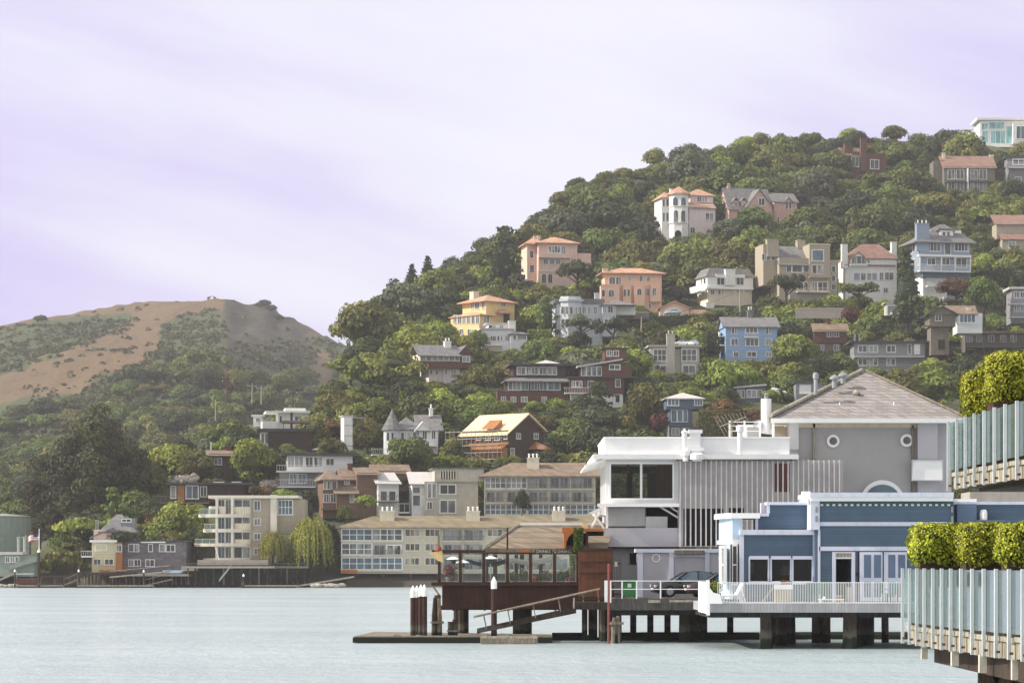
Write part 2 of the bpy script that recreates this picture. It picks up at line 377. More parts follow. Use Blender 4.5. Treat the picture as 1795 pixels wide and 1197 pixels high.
# ------------------------------------------------------------------ houses
HOUSES = []
def shape_arch(u0, u1, z0, z1, rise=None):
    r = (u1-u0)/2; c = (u0+u1)/2; rise = r if rise is None else rise
    return [(u0, z0), (u1, z0)]+[(c+r*math.cos(t), z1-rise+rise*math.sin(t)) for t in [math.pi*i/8 for i in range(9)]]
class House:
    def __init__(s, name, label, short, px, py, a=0, D=None, cat='house', group=None):
        s.D = D or Dh(px, py); s.a = R(a); s.ca, s.sa = math.cos(s.a), math.sin(s.a)
        s.P = W(px, py, s.D); s.short = short; s.px, s.py = px, py
        s.root = empty(name, s.P, label, cat, group, s.a); s.bb = [9e9, 9e9, -9e9, -9e9]
        s.m = F/s.D; HOUSES.append(s)
    def u(s, px, d=0):
        k = (px-CX)/F
        return (k*(s.P.y+d*s.ca)-s.P.x+d*s.sa)/(s.ca-k*s.sa)
    def v(s, px, u=0):
        k = (px-CX)/F
        return (k*(s.P.y+u*s.sa)-s.P.x-u*s.ca)/(-s.sa-k*s.ca)
    def Y(s, u, d): return s.P.y+u*s.sa+d*s.ca
    def z(s, py, u=0, d=0): return H+(HY-py)*s.Y(u, d)/F-s.P.z
    def note(s, x0, x1, y0, y1):
        b = s.bb; b[0] = min(b[0], x0, x1); b[2] = max(b[2], x0, x1); b[1] = min(b[1], y0, y1); b[3] = max(b[3], y0, y1)
    def rect(s, x0, x1, yt, yb, d=0):
        u0, u1 = s.u(x0, d), s.u(x1, d); um = (u0+u1)/2
        return u0, u1, s.z(yt, um, d), s.z(yb, um, d)
    def box(s, name, m, x0, x1, yt, yb, d0=0, d1=8, parent=None):
        u0, u1, z1, z0 = s.rect(x0, x1, yt, yb, d0); s.note(x0, x1, yt, yb)
        return MB().box(u0, u1, d0, d1, z0, z1).build(name, m, parent or s.root)
    def wall(s, m, x0, x1, yt, yb, d0=0, d1=8, name='wall'): return s.box(name, m, x0, x1, yt, yb, d0, d1)
    def hip(s, m, x0, x1, ye, yr, d0=0, d1=8, ov=.5, ridge=None, name='roof', parent=None):
        u0, u1 = s.u(x0, d0), s.u(x1, d0); dm = (d0+d1)/2; um = (u0+u1)/2; s.note(x0, x1, yr, ye)
        ze = s.z(ye, um, d0); zr = s.z(yr, um, dm)
        if ridge: r0, r1 = s.u(ridge[0], dm), s.u(ridge[1], dm)
        else:
            q = min((u1-u0)/2-.01, (d1-d0)/2); r0, r1 = u0+q, u1-q
        a, b, c, d = (u0-ov, d0-ov), (u1+ov, d0-ov), (u1+ov, d1+ov), (u0-ov, d1+ov)
        v = [(p[0], p[1], ze-.22) for p in (a, b, c, d)]+[(p[0], p[1], ze) for p in (a, b, c, d)]+[(r0, dm, zr), (r1, dm, zr)]
        return MB().add(v, [(3, 2, 1, 0), (0, 1, 5, 4), (1, 2, 6, 5), (2, 3, 7, 6), (3, 0, 4, 7), (4, 5, 9, 8), (5, 6, 9), (6, 7, 8, 9), (7, 4, 8)]).build(name, m, parent or s.root)
    def gabx(s, m, x0, x1, ye, yr, d0=0, d1=8, ov=.5, name='roof', wm=None, dm=None, parent=None):
        """ridge runs along the front; the slope faces the water"""
        dm = (d0+d1)/2 if dm is None else dm; u0, u1 = s.u(x0, d0), s.u(x1, d0); um = (u0+u1)/2; s.note(x0, x1, yr, ye)
        ze = s.z(ye, um, d0); zr = s.z(yr, um, dm); k = (zr-ze)/(dm-d0); zb = max(ze-1, zr-k*(d1-dm)) if d1 > dm else zr
        b = MB()
        sec = [(d0-ov, ze-k*ov-.2), (d0-ov, ze-k*ov), (dm, zr+.02)]+([(d1+ov, zb-k*ov), (d1+ov, zb-k*ov-.2)] if d1 > dm else [])+[(dm, zr-.25)]
        b.prism([(u0-ov, y, z) for y, z in sec], (u1-u0+2*ov, 0, 0))
        if wm: MB().prism([(u0, d0+.02, ze-.3), (u0, dm, zr-.2), (u0, max(d1, dm+.01), zb-.3)], (u1-u0, 0, 0)).build('gable_wall', wm, s.root)
        return b.build(name, m, parent or s.root)
    def gaby(s, m, x0, x1, ye, yr, d0=0, d1=8, ov=.4, name='roof', wm=None, xr=None, yer=None, parent=None):
        """gable end faces the front, ridge runs back"""
        u0, u1 = s.u(x0, d0), s.u(x1, d0); um = s.u(xr, d0) if xr else (u0+u1)/2; s.note(x0, x1, yr, ye)
        z0 = s.z(ye, u0, d0); z1 = s.z(yer or ye, u1, d0); zr = s.z(yr, um, d0)
        kl = (zr-z0)/(um-u0); kr = (zr-z1)/(u1-um); t = .25
        sec = [(u0-ov, z0-kl*ov-t), (u0-ov, z0-kl*ov), (um, zr), (u1+ov, z1-kr*ov), (u1+ov, z1-kr*ov-t), (um, zr-t*1.2)]
        o = MB().prism([(x, d0-ov, z) for x, z in sec], (0, d1-d0+2*ov, 0)).build(name, m, parent or s.root)
        if wm: MB().prism([(u0, d0+.02, z0-.3), (um, d0+.02, zr-.2), (u1, d0+.02, z1-.3)], (0, d1-d0-.04, 0)).build('gable_wall', wm, s.root)
        return o
    def flat(s, m, x0, x1, yt, yb, d0=0, d1=8, ov=.4, name='roof'):
        u0, u1, z1, z0 = s.rect(x0, x1, yt, yb, d0); s.note(x0, x1, yt, yb)
        return MB().box(u0-ov, u1+ov, d0-ov, d1+ov, z0, z1).build(name, m, s.root)
    def win(s, *a, pm='pane', **k):
        if pm == 'pane': pm = rnd.choice(('pane', 'pane', 'pane', 'pane_pale', 'pane_curtain'))
        return s.win_(*a, pm=pm, **k)
    def win_(s, x0, x1, yt, yb, d=0, side='F', cols=2, rows=1, fm='trim_white', pm='pane', arch=0, u=0, name='window', ft=None, parent=None):
        """one window: frame with glazing bars, its pane a sub-part"""
        if side == 'F': a0, a1, z1, z0 = s.rect(x0, x1, yt, yb, d); T = lambda p, q, z: (p, d+q, z)
        else:
            a0, a1 = s.v(x0, u), s.v(x1, u); vm = (a0+a1)/2; z1, z0 = s.z(yt, u, vm), s.z(yb, u, vm)
            sg = 1 if side == 'L' else -1
            T = lambda p, q, z: (u+q*sg, p, z)
        if a0 > a1: a0, a1 = a1, a0
        t = ft or max(.11, min(.2, (a1-a0)*.09)); b = MB(); g = MB()
        def bx(m_, p0, p1, q0, q1, y0, y1):
            A, B = T(p0, q0, y0), T(p1, q1, y1); m_.box(A[0], B[0], A[1], B[1], y0, y1)
        if arch:
            rise = (a1-a0)/2*arch
            out = shape_arch(a0-t, a1+t, z0-t, z1+t, rise+t*arch); inn = shape_arch(a0, a1, z0, z1, rise)
            dv = Vector(T(0, .12, 0))-Vector(T(0, 0, 0))
            b.prism([T(p, -.10, z) for p, z in out], dv); g.prism([T(p, -.13, z) for p, z in inn], dv*.6)
            for i in range(1, cols):
                p = lerp(a0, a1, i/cols); bx(b, p-t*.3, p+t*.3, -.16, -.08, z0, z1-rise*.3)
        else:
            bx(b, a0-t, a1+t, -.10, .05, z1, z1+t); bx(b, a0-t*1.2, a1+t*1.2, -.16, .05, z0-t, z0)
            bx(b, a0-t, a0, -.10, .05, z0, z1); bx(b, a1, a1+t, -.10, .05, z0, z1)
            for i in range(1, cols):
                p = lerp(a0, a1, i/cols); bx(b, p-t*.35, p+t*.35, -.09, .04, z0, z1)
            for j in range(1, rows):
                z = lerp(z0, z1, j/rows); bx(b, a0, a1, -.08, .04, z-t*.3, z+t*.3)
            bx(g, a0, a1, -.03, .06, z0, z1)
        f = b.build(name, fm, parent or s.root); g.build('pane', pm, f)
        return f
    def wins(s, xs, yt, yb, **k):
        for x0, x1 in xs: s.win(x0, x1, yt, yb, **k)
    def balc(s, x0, x1, yr, yf, d=0, out=1.6, m='trim_white', glass=None, step=.35, th=.25, rm=None):
        u0, u1, z1, z0 = s.rect(x0, x1, yr, yf, d-out); s.note(x0, x1, yr, yf)
        fl = MB().box(u0, u1, d-out, d-.01, z0-th, z0).build('balcony', m, s.root)
        b = MB(); w_ = .05
        b.box(u0, u1, d-out, d-out+.08, z1-.08, z1); b.box(u0, u0+.08, d-out+.08, d, z1-.08, z1); b.box(u1-.08, u1, d-out+.08, d, z1-.08, z1)
        n = max(2, int((u1-u0)/step))
        for i in range(n+1):
            p = lerp(u0, u1-w_, i/n); b.box(p, p+w_, d-out+.015, d-out+.065, z0, z1-.08)
        b.build('railing_lattice', rm or m, fl)
        if glass: MB().box(u0+.1, u1-.1, d-out+.07, d-out+.1, z0+.05, z1-.1).build('glass_panel', glass, fl)
        return fl
    def chim(s, x0, x1, yt, yb, d=4, dep=1.2, m='plaster_white', pots=0, pm=None, name='chimney'):
        u0, u1, z1, z0 = s.rect(x0, x1, yt, yb, d); s.note(x0, x1, yt, yb)
        b = MB().box(u0, u1, d, d+dep, z0, z1-.2).box(u0-.1, u1+.1, d-.1, d+dep+.1, z1-.2, z1)
        c = b.build(name, m, s.root)
        for i in range(pots):
            p = lerp(u0, u1, (i+.5)/pots)
            MB().lathe((p, d+dep/2, z1), [(.17, 0), (.2, .1), (.15, .5), (.22, .55), (.22, .7), (.05, .8)], 8).build('chimney_pot', pm or m, c)
        return c
    def poly(s, name, m, pts, parent=None):
        """solid from named local corners: list of ((px,py,d) x n), pushed back by the last number"""
        *ps, dep = pts
        q = []
        for px, py, d in ps:
            u = s.u(px, d); q.append((u, d, s.z(py, u, d)))
            s.note(px, px, py, py)
        return MB().prism(q, (0, dep, 0)).build(name, m, parent or s.root)
    def post(s, px, yt, yb, d=0, w_=.15, m='trim_white', name='post'):
        u = s.u(px, d)
        return MB().box(u-w_/2, u+w_/2, d-w_/2, d+w_/2, s.z(yb, u, d), s.z(yt, u, d)).build(name, m, s.root)

mat('trim_white', (.74, .74, .73), .55, vary=.05)
mat('plaster_white', (.72, .71, .69), .8, 'streak', .05)
mat('plaster_ivory', (.62, .57, .49), .8, 'streak', .06)
mat('plaster_cream', (.62, .55, .43), .8, 'streak', .06)
mat('plaster_pink', (.66, .47, .39), .85, 'streak', .08)
mat('plaster_salmon', (.72, .47, .34), .85, 'streak', .07)
mat('plaster_yellow', (.72, .52, .25), .85, 'streak', .06)
mat('plaster_pale_pink', (.66, .56, .55), .85, 'streak', .05)
mat('plaster_rose', (.55, .34, .30), .85, 'streak', .08)
mat('plaster_tan', (.36, .31, .24), .85, 'streak', .08)
mat('concrete', (.44, .42, .37), .9, 'streak', .1)
mat('apartment_cream', (.50, .46, .37), .9, 'streak', .06)
mat('siding_white', (.70, .71, .73), .7, 'siding', .05, step=.3)
mat('siding_pale_grey', (.50, .53, .57), .7, 'siding', .06, step=.3)
mat('siding_light_blue', (.27, .40, .60), .7, 'siding', .06, step=.35)
mat('siding_blue_grey', (.26, .32, .41), .7, 'siding', .06, step=.3)
mat('siding_slate', (.085, .13, .185), .75, 'siding', .1, step=.3)
mat('siding_grey', (.23, .23, .25), .8, 'siding', .1, step=.3)
mat('siding_cream', (.62, .57, .38), .8, 'siding', .06, step=.3)
mat('shingle_brown', (.17, .105, .07), .9, 'siding', .2, step=.55)
mat('shingle_grey', (.155, .145, .16), .9, 'shingle', .2, step=.45)
mat('wood_red_brown', (.125, .055, .042), .85, 'boards', .15, step=.5)
mat('wood_dark', (.050, .031, .024), .9, 'boards', .2, step=.5)
mat('wood_grey', (.17, .15, .125), .9, 'boards', .2, step=.5)
mat('wood_orange', (.36, .15, .055), .8, 'boards', .15, step=.4)
mat('tile_terracotta', (.47, .27, .185), .85, 'shingle', .2, step=.5)
mat('tile_red_brown', (.23, .135, .11), .85, 'shingle', .2, step=.5)
mat('roof_grey', (.17, .165, .17), .9, 'shingle', .15, step=.45)
mat('roof_dark', (.06, .06, .065), .9, 'shingle', .2, step=.45)
mat('roof_brown', (.21, .155, .115), .9, 'shingle', .2, step=.5)
mat('roof_pale', (.48, .46, .45), .7, vary=.12)
mat('roof_moss', (.19, .16, .115), .95, 'shingle', .3, scale=.5, c2=(.27, .20, .085), step=.5)
mat('copper_sheet', (.62, .29, .12), .35, vary=.15, metal=.55, spec=.5)
mat('copper_bright', (.85, .64, .38), .5, vary=.1, metal=.15, spec=.5)
mat('rust_orange', (.42, .16, .05), .8, vary=.2)
mat('steel_grey', (.30, .31, .32), .5, metal=.5)
mat('dark_void', (.012, .012, .012), .9)  # near-black, mostly for shade put into openings and voids
mat('green_paint', (.22, .265, .235), .75, 'streak', .08)
mat('terrace_stone', (.34, .31, .27), .9, 'streak', .12)
glassy('pane', (.020, .024, .026), (.10, .11, .11))
glassy('pane_pale', (.26, .27, .27), (.06, .07, .07), .1)
glassy('pane_curtain', (.34, .33, .30), (.03, .035, .04), .12, 1.1)
glassy('pane_blue', (.10, .16, .20), (.05, .08, .11))
glassy('pane_aqua', (.25, .50, .50), (.12, .28, .30))
clearglass('glass_rail', (.80, .88, .88), 1, .15)
def hs(name, label, short, px, py, **k): return House(name, label, short, px, py, **k)
# glass house on the crest
h = hs('glass_house', 'modern house on the hill crest with tall aqua glass walls', 'glass house', 1716, 258, D=975)
h.wall('plaster_white', 1718, 1800, 212, 262, 0, 12); h.wall('plaster_white', 1776, 1812, 216, 252, -2.5, -.02, 'bay')
h.flat('trim_white', 1716, 1812, 207, 211, 0, 12, .8)
h.win(1722, 1732, 231, 250, pm='pane_aqua', cols=1); h.win(1737, 1762, 230, 252, pm='pane_aqua', cols=3); h.win(1764, 1775, 222, 252, pm='pane_aqua', cols=1)
h.win(1734, 1760, 215, 226, pm='pane_aqua', cols=2); h.win(1721, 1731, 217, 228, pm='pane_aqua', cols=1); h.win(1782, 1797, 222, 243, d=-2.5, pm='pane_blue')
h.balc(1717, 1775, 251, 257, 0, 2.2)
# red-brown house among the crest trees
h = hs('wooden_house', 'red brown wooden house with a tall chimney half buried in crest trees', 'red brown crest house', 1480, 312, a=18)
h.wall('wood_red_brown', 1494, 1552, 268, 330, 0, 9); h.wall('wood_red_brown', 1481, 1495, 258, 300, 1, 9, 'wing')
h.gabx('roof_brown', 1482, 1513, 272, 260, 0, 9, .5); h.chim(1509, 1519, 242, 300, -.9, .9, 'wood_red_brown'); h.chim(1481, 1489, 252, 275, 3, 1.5, 'wood_red_brown')
h.win(1526, 1540, 281, 296); h.win(1493, 1505, 276, 292)
# duplex
h = hs('duplex_house', 'grey timber duplex with a red brown roof and two tiers of balconies', 'grey duplex', 1655, 345, a=0, D=905)
h.wall('wood_grey', 1655, 1744, 292, 350, 0, 10)
h.gabx('tile_red_brown', 1655, 1744, 293, 274, 0, 12, .6, wm='wood_grey', dm=8); h.chim(1652, 1657, 268, 282, 6, 1, 'plaster_cream'); h.chim(1735, 1742, 271, 285, 7, 1.2, 'plaster_cream')
h.wall('wood_grey', 1636, 1655, 282, 320, 4, 12, 'wing'); h.wall('trim_white', 1696, 1698, 295, 340, -1.7, -.02, 'party_wall')
for x0, x1 in ((1659, 1695), (1699, 1742)):
    h.balc(x0, x1, 308, 317, 0, 1.8, 'wood_grey', step=.5); h.balc(x0, x1, 330, 340, 0, 1.8, 'wood_grey', step=.5)
    h.win(x0+3, x0+14, 298, 314, pm='pane_pale'); h.win(x0+18, x0+30, 298, 314); h.win(x0+3, x0+14, 320, 336); h.win(x0+18, x0+30, 320, 336, pm='pane_pale')
# dark house at the edge
h = hs('dark_house', 'charcoal house with a pale curved terrace below the glass house', 'charcoal house', 1768, 330, D=915)
h.wall('siding_grey', 1768, 1815, 292, 335, 0, 9); h.wall('siding_grey', 1765, 1815, 276, 292, 2, 9, 'upper_storey'); h.flat('roof_dark', 1764, 1815, 274, 277, 2, 9)
h.balc(1766, 1812, 284, 293, 0, 2, 'plaster_white', step=.3); h.win(1780, 1790, 311, 322, pm='pane_pale'); h.win(1776, 1795, 280, 288)
# white villa with turret
h = hs('turret_villa', 'white villa with a many-sided arched turret and terracotta roofs', 'white turret villa', 1208, 428, a=14)
h.wall('plaster_pale_pink', 1208, 1254, 360, 430, 0, 9); h.wall('plaster_pale_pink', 1210, 1250, 343, 362, 3, 10, 'upper_storey')
h.hip('tile_terracotta', 1208, 1251, 343, 332, 3, 10, .6, name='roof'); h.gabx('tile_terracotta', 1208, 1253, 363, 355, -.3, 3, .4, name='porch_roof', dm=3)
h.wins([(1222, 1229), (1231, 1239)], 345, 354, d=3); h.win(1237, 1250, 374, 386, pm='pane_pale'); h.wins([(1202+8, 1218)], 399, 409)
u_, z0_, z1_ = h.u(1191), h.z(426), h.z(342); rr = 3.0
b = MB().lathe((u_, .6, 0), [(rr, z0_), (rr, h.z(393)), (rr+.25, h.z(393)), (rr+.25, h.z(391)), (rr, h.z(391)), (rr, h.z(364)), (rr+.2, h.z(364)), (rr+.2, h.z(362.5)), (rr, h.z(362.5)), (rr, z1_)], 8); b.build('turret', 'plaster_white', h.root)
MB().lathe((u_, .6, 0), [(rr+.7, z1_-.1), (rr+.7, z1_+.2), (.05, h.z(327))], 8).build('turret_roof', 'tile_terracotta', h.root); h.note(1172, 1210, 327, 424)
h.wins([(1180, 1188), (1194, 1202)], 346, 360, d=-2.35, arch=1, pm='pane_blue', cols=1); h.wins([(1181, 1188), (1194, 1201)], 369, 389, d=-2.35, arch=1, cols=1)
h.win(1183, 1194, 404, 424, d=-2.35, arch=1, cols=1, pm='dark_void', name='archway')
h.wall('plaster_white', 1160, 1180, 346, 425, 1.5, 9, 'wing'); h.hip('tile_terracotta', 1160, 1182, 347, 337, 1.5, 9, .6, name='wing_roof')
h.wins([(1162, 1165), (1168, 1172)], 350, 362, d=1.5, cols=1); h.wins([(1162, 1165), (1168, 1172)], 373, 388, d=1.5, cols=1); h.chim(1175, 1179, 331, 340, 4, .9, 'plaster_white')
# pink gabled house
h = hs('gabled_house', 'rose pink house with steep slate gables and two small dormers', 'rose pink gabled house', 1278, 404, a=16)
h.wall('plaster_rose', 1278, 1356, 364, 420, 0, 10); h.wall('plaster_rose', 1278, 1281, 364, 412, .01, 10, 'end_wall')
h.gabx('roof_grey', 1278, 1354, 366, 331, 0, 10, .4, wm='plaster_rose'); h.gaby('roof_grey', 1308, 1354, 362, 331, -1.5, 5, .4, wm='plaster_rose', name='cross_gable')
h.wall('plaster_rose', 1309, 1353, 361, 420, -1.5, -.02, 'bay')
h.wall('plaster_rose', 1357, 1397, 352, 412, .5, 9, 'wing'); h.gabx('roof_grey', 1355, 1398, 353, 339, .5, 9, .4, name='wing_roof'); h.gaby('roof_grey', 1375, 1389, 353, 345, .2, 3, .3, name='dormer_roof', wm='plaster_rose')
h.wins([(1377, 1381), (1383, 1387)], 355, 366, d=.5, cols=1); h.wins([(1382, 1385), (1387, 1390)], 379, 388, d=.5, cols=1); h.win(1363, 1366, 380, 389, d=.5, cols=1)
for x in (1285, 1299):
    f_ = h.box('dormer', 'plaster_rose', x, x+10, 352, 366, .6, 4); h.gaby('roof_grey', x-1, x+11, 353, 346, .5, 4, .2, name='dormer_roof', parent=f_); h.win(x+2, x+8, 354, 364, d=.6)
for y in (356, 374, 388): h.win(1264, 1273, y, y+10, side='L', cols=3)
h.chim(1276, 1281, 326, 336, 5, 1, 'plaster_rose', 2); h.win(1330, 1340, 348, 360, d=-1.5)
# edge house with the red-brown roofs
h = hs('roofed_house', 'low house with two stepped red brown roofs behind dark oaks', 'stepped red roof house', 1746, 440, D=820)
h.wall('plaster_tan', 1757, 1810, 418, 450, -2, 9); h.wall('plaster_tan', 1747, 1810, 392, 419, 1, 9, 'upper_storey')
h.gabx('tile_red_brown', 1746, 1812, 392, 377, 1, 9, .5, name='roof', dm=8); h.gabx('tile_red_brown', 1757, 1812, 418, 400, -2, 5, .5, name='lower_roof', dm=4.5); h.win(1768, 1780, 424, 434, d=-2)
# pink villa
h = hs('tall_villa', 'tall pink villa with terracotta roof, arched windows and a roof terrace', 'tall pink villa', 944, 515, a=10)
h.wall('plaster_pink', 944, 1012, 425, 520, 0, 10); h.wall('plaster_pink', 924, 945, 427, 520, 3, 12, 'stair_wing'); h.wall('plaster_pink', 867, 926, 489, 522, 2.2, 10, 'low_wing')
h.hip('tile_terracotta', 942, 1013, 426, 416, -.3, 10, .7); h.hip('tile_terracotta', 922, 955, 427, 417, 2.5, 12, .5, name='wing_roof')
h.win(962, 982, 432, 443, cols=4, d=0); h.win(984, 991, 432, 447, cols=2, d=0); h.wins([(953, 960), (964, 971), (975, 982)], 454, 463, arch=.6, pm='pane_blue')
h.wins([(950, 957), (961, 968)], 480, 496, arch=1); h.win(913, 920, 482, 498, d=2.2, arch=1); h.win(929, 935, 440, 452, d=3, cols=1); h.win(929, 936, 465, 478, d=3, pm='pane_pale', cols=1); h.win(929, 935, 492, 505, d=3, cols=1)
h.win(880, 892, 491, 497, d=2.2, pm='pane_pale'); h.box('terrace_wall', 'plaster_pink', 1012, 1036, 444, 462, 1, 8); h.box('parapet', 'plaster_pink', 945, 1000, 444, 449, -1.3, -1.1); h.box('terrace_floor', 'plaster_pink', 945, 1000, 449, 452, -1.3, -.02)
h.box('cornice', 'plaster_cream', 944, 1012, 475, 477, -.2, -.02); h.chim(936, 940, 414, 424, 6, .8, 'plaster_pink'); h.chim(942, 947, 413, 422, 7, .8, 'plaster_pink')
# salmon villa
h = hs('wide_villa', 'wide salmon villa with terracotta hip roof and canted window bays', 'salmon villa', 1060, 548, a=6)
h.wall('plaster_salmon', 1060, 1160, 479, 555, 0, 10); h.hip('tile_terracotta', 1058, 1162, 479, 470, -.3, 10, .9)
h.box('bay', 'plaster_salmon', 1053, 1086, 501, 552, -2, -.02); h.box('bay', 'plaster_salmon', 1092, 1106, 500, 532, -1.2, -.02); h.box('bay', 'plaster_salmon', 1112, 1130, 499, 536, -1.6, -.02); h.box('bay', 'plaster_salmon', 1140, 1158, 500, 529, -1.2, -.02)
h.chim(1057, 1066, 470, 484, -.2, 1.3, 'plaster_salmon'); h.win(1068, 1078, 486, 500, arch=.5); h.win(1080, 1089, 486, 500, arch=.5, pm='pane_pale')
h.wins([(1101, 1106), (1121, 1126), (1133, 1139)], 484, 493, arch=.8); h.win(1067, 1076, 508, 520, d=-2, arch=.5); h.win(1055, 1060, 508, 520, d=-2, arch=.5, cols=1)
h.wins([(1093, 1097), (1100, 1104)], 507, 519, d=-1.2, arch=.8, cols=1); h.win(1117, 1124, 506, 517, d=-1.6, arch=.8); h.win(1133, 1138, 506, 518, arch=.8); h.win(1144, 1150, 505, 518, d=-1.2, arch=.8)
h.box('balustrade', 'plaster_salmon', 1054, 1088, 498, 501.5, -2, -1.85); h.win(1137, 1141, 532, 541, cols=1)
# white mansard house
h = hs('mansard_house', 'white house with slate mansard roof, round-headed windows and side balcony', 'white mansard house', 1240, 540, a=16)
h.wall('plaster_white', 1240, 1320, 484, 507, 0, 9); h.wall('plaster_cream', 1241, 1318, 507, 536, .6, 9, 'lower_storey'); h.wall('plaster_white', 1238, 1252, 530, 550, .2, 5, 'leg_wall')
h.box('cornice', 'trim_white', 1239, 1321, 503, 507, -.5, -.02)
u0, u1, zt, ze = h.rect(1239, 1322, 470, 486, 0)
MB().add([(u0-.3, -.3, ze), (u1+.3, -.3, ze), (u1+.3, 9.3, ze), (u0-.3, 9.3, ze), (u0+1.2, 1.2, zt), (u1-1.2, 1.2, zt), (u1-1.2, 8, zt), (u0+1.2, 8, zt)], [(3, 2, 1, 0), (4, 5, 6, 7), (0, 1, 5, 4), (1, 2, 6, 5), (2, 3, 7, 6), (3, 0, 4, 7)]).build('roof', 'roof_grey', h.root); h.note(1226, 1322, 470, 486)
for x in (1257, 1291): h.box('dormer', 'plaster_white', x-2, x+15, 481, 487, -.35, 2); h.win(x, x+12, 485, 499, d=-.02, arch=.6)
h.chim(1272, 1289, 472, 500, -.7, 1.2, 'plaster_white'); h.wins([(1259, 1263), (1265, 1269)], 509, 516, d=.6, cols=1); h.win(1246, 1252, 509, 516, d=.6)
h.wins([(1229, 1231), (1234, 1237)], 488, 497, side='L', cols=1); h.wins([(1230, 1236)], 509, 516, side='L', cols=2)
b = MB().box(-2.2, 0, 1, 8, h.z(511), h.z(509.5)).box(-2.2, -2.1, 1, 8, h.z(509.5), h.z(500)); b.build('balcony', 'trim_white', h.root); h.note(1214, 1320, 470, 545)
# yellow villa
h = hs('corner_villa', 'yellow villa with terracotta roof, long glazed gallery and square chimney', 'yellow villa', 852, 592, a=40)
h.wall('plaster_yellow', 852, 902, 528, 598, 0, 9.5); h.wall('plaster_yellow', 840, 868, 551, 598, -1.6, 10, 'gallery')
h.hip('tile_terracotta', 850, 903, 529, 517, -.4, 9.8, .6); h.hip('tile_terracotta', 842, 866, 552, 547, -1.8, 10, .5, name='gallery_roof'); h.box('cornice', 'plaster_cream', 840, 868, 572, 575, -1.8, -1.62)
h.wins([(879, 886)], 529, 537); h.win(872, 874, 530, 533, cols=1); h.win(882, 893, 551, 566, pm='dark_void', cols=1, fm='plaster_yellow', name='porch'); h.hip('tile_terracotta', 876, 897, 548, 542, -1.5, .3, .2, name='porch_roof')
h.wins([(845, 850), (833, 840), (826, 831)], 529, 542, side='L', cols=2, pm='pane_pale'); g0 = h.u(840, -1.6)
for x in (841, 833, 825, 817, 809, 801): h.win(x-6, x-.5, 553, 567, side='L', u=g0, cols=2, pm='pane_pale')
for x in (838, 826, 812): h.win(x-6, x, 577, 586, side='L', u=g0, cols=2)
h.win(848, 857, 552, 566, d=-1.6, cols=2); h.chim(830, 840, 511, 526, 7, 1.6, 'plaster_cream'); h.note(793, 902, 512, 590)
# small white house
h = hs('white_cottage', 'small white flat-roofed house with a canted bay below the yellow villa', 'white flat-roofed cottage', 845, 612, a=8)
h.wall('siding_white', 845, 898, 577, 616, 0, 8); h.wall('siding_white', 856, 893, 568, 578, 2, 8, 'upper_storey'); h.flat('roof_pale', 843, 899, 575, 578, 0, 8, .3); h.flat('roof_pale', 855, 894, 566, 568, 2, 8, .4, 'upper_roof')
h.wall('siding_white', 895, 924, 584, 616, -1, 7, 'bay'); h.hip('roof_grey', 894, 925, 585, 580, -1.2, 7, .4, name='bay_roof'); h.chim(892, 904, 562, 582, 1, 1.4, 'plaster_white')
h.wins([(857, 869), (876, 882)], 570, 576, d=2); h.wins([(860, 869), (886, 892)], 589, 597, cols=3); h.wins([(872, 875), (878, 880)], 589, 597, cols=1); h.wins([(908, 922)], 587, 595, d=-1, cols=4); h.win(900, 904, 588, 595, d=-1, cols=1)
# pale grey bay house
h = hs('bay_house', 'pale blue grey house with a round glazed bay and grey roofs', 'blue grey bay house', 976, 604, a=6)
h.wall('siding_pale_grey', 976, 1056, 532, 608, 0, 10); h.flat('roof_grey', 976, 1056, 524, 532, 0, 10, .5)
uu = h.u(1001); MB().lathe((uu, .8, 0), [(3.1, h.z(600)), (3.1, h.z(529)), (3.5, h.z(529)), (3.5, h.z(525)), (2.7, h.z(524)), (2.7, h.z(520))], 10).build('round_bay', 'siding_pale_grey', h.root)
for x in (984, 991.5, 999, 1006.5, 1014):
    dd = .8-math.sqrt(max(.3, 9.7-(h.u(x+2.5)-uu)**2))
    for y0, y1 in ((538, 550), (560, 574)): h.win(x, x+4.5, y0, y1, d=dd, cols=1)
h.wall('siding_pale_grey', 1056, 1080, 534, 590, -1.6, 6, 'bay'); h.hip('roof_grey', 1056, 1112, 534, 526, -1.8, 8, .5); h.wall('plaster_white', 1080, 1114, 536, 552, .6, 8, 'garage')
h.wins([(1022, 1027), (1030, 1035), (1041, 1046)], 538, 550); h.wins([(1022, 1027), (1030, 1035), (1044, 1049)], 560, 574); h.wins([(1057, 1062), (1066, 1074)], 537, 548, d=-1.6); h.win(1060, 1072, 560, 570, d=-1.6)
h.chim(1043, 1051, 513, 530, 3, 1.2, 'siding_pale_grey'); h.wins([(980, 983)], 580, 590, cols=1)
# garage with a car before it
h = hs('garage', 'small salmon garage with a tiled gable and white arched door', 'salmon garage', 1157, 556, D=742, cat='garage')
h.wall('plaster_salmon', 1157, 1208, 538, 558, 0, 6); h.gaby('tile_terracotta', 1156, 1209, 539, 527, 0, 6, .5, wm='plaster_salmon'); h.win(1164, 1196, 541, 556, arch=.5, cols=1, pm='trim_white', name='garage_door'); h.wall('plaster_salmon', 1209, 1238, 543, 560, .5, 1, 'yard_wall')
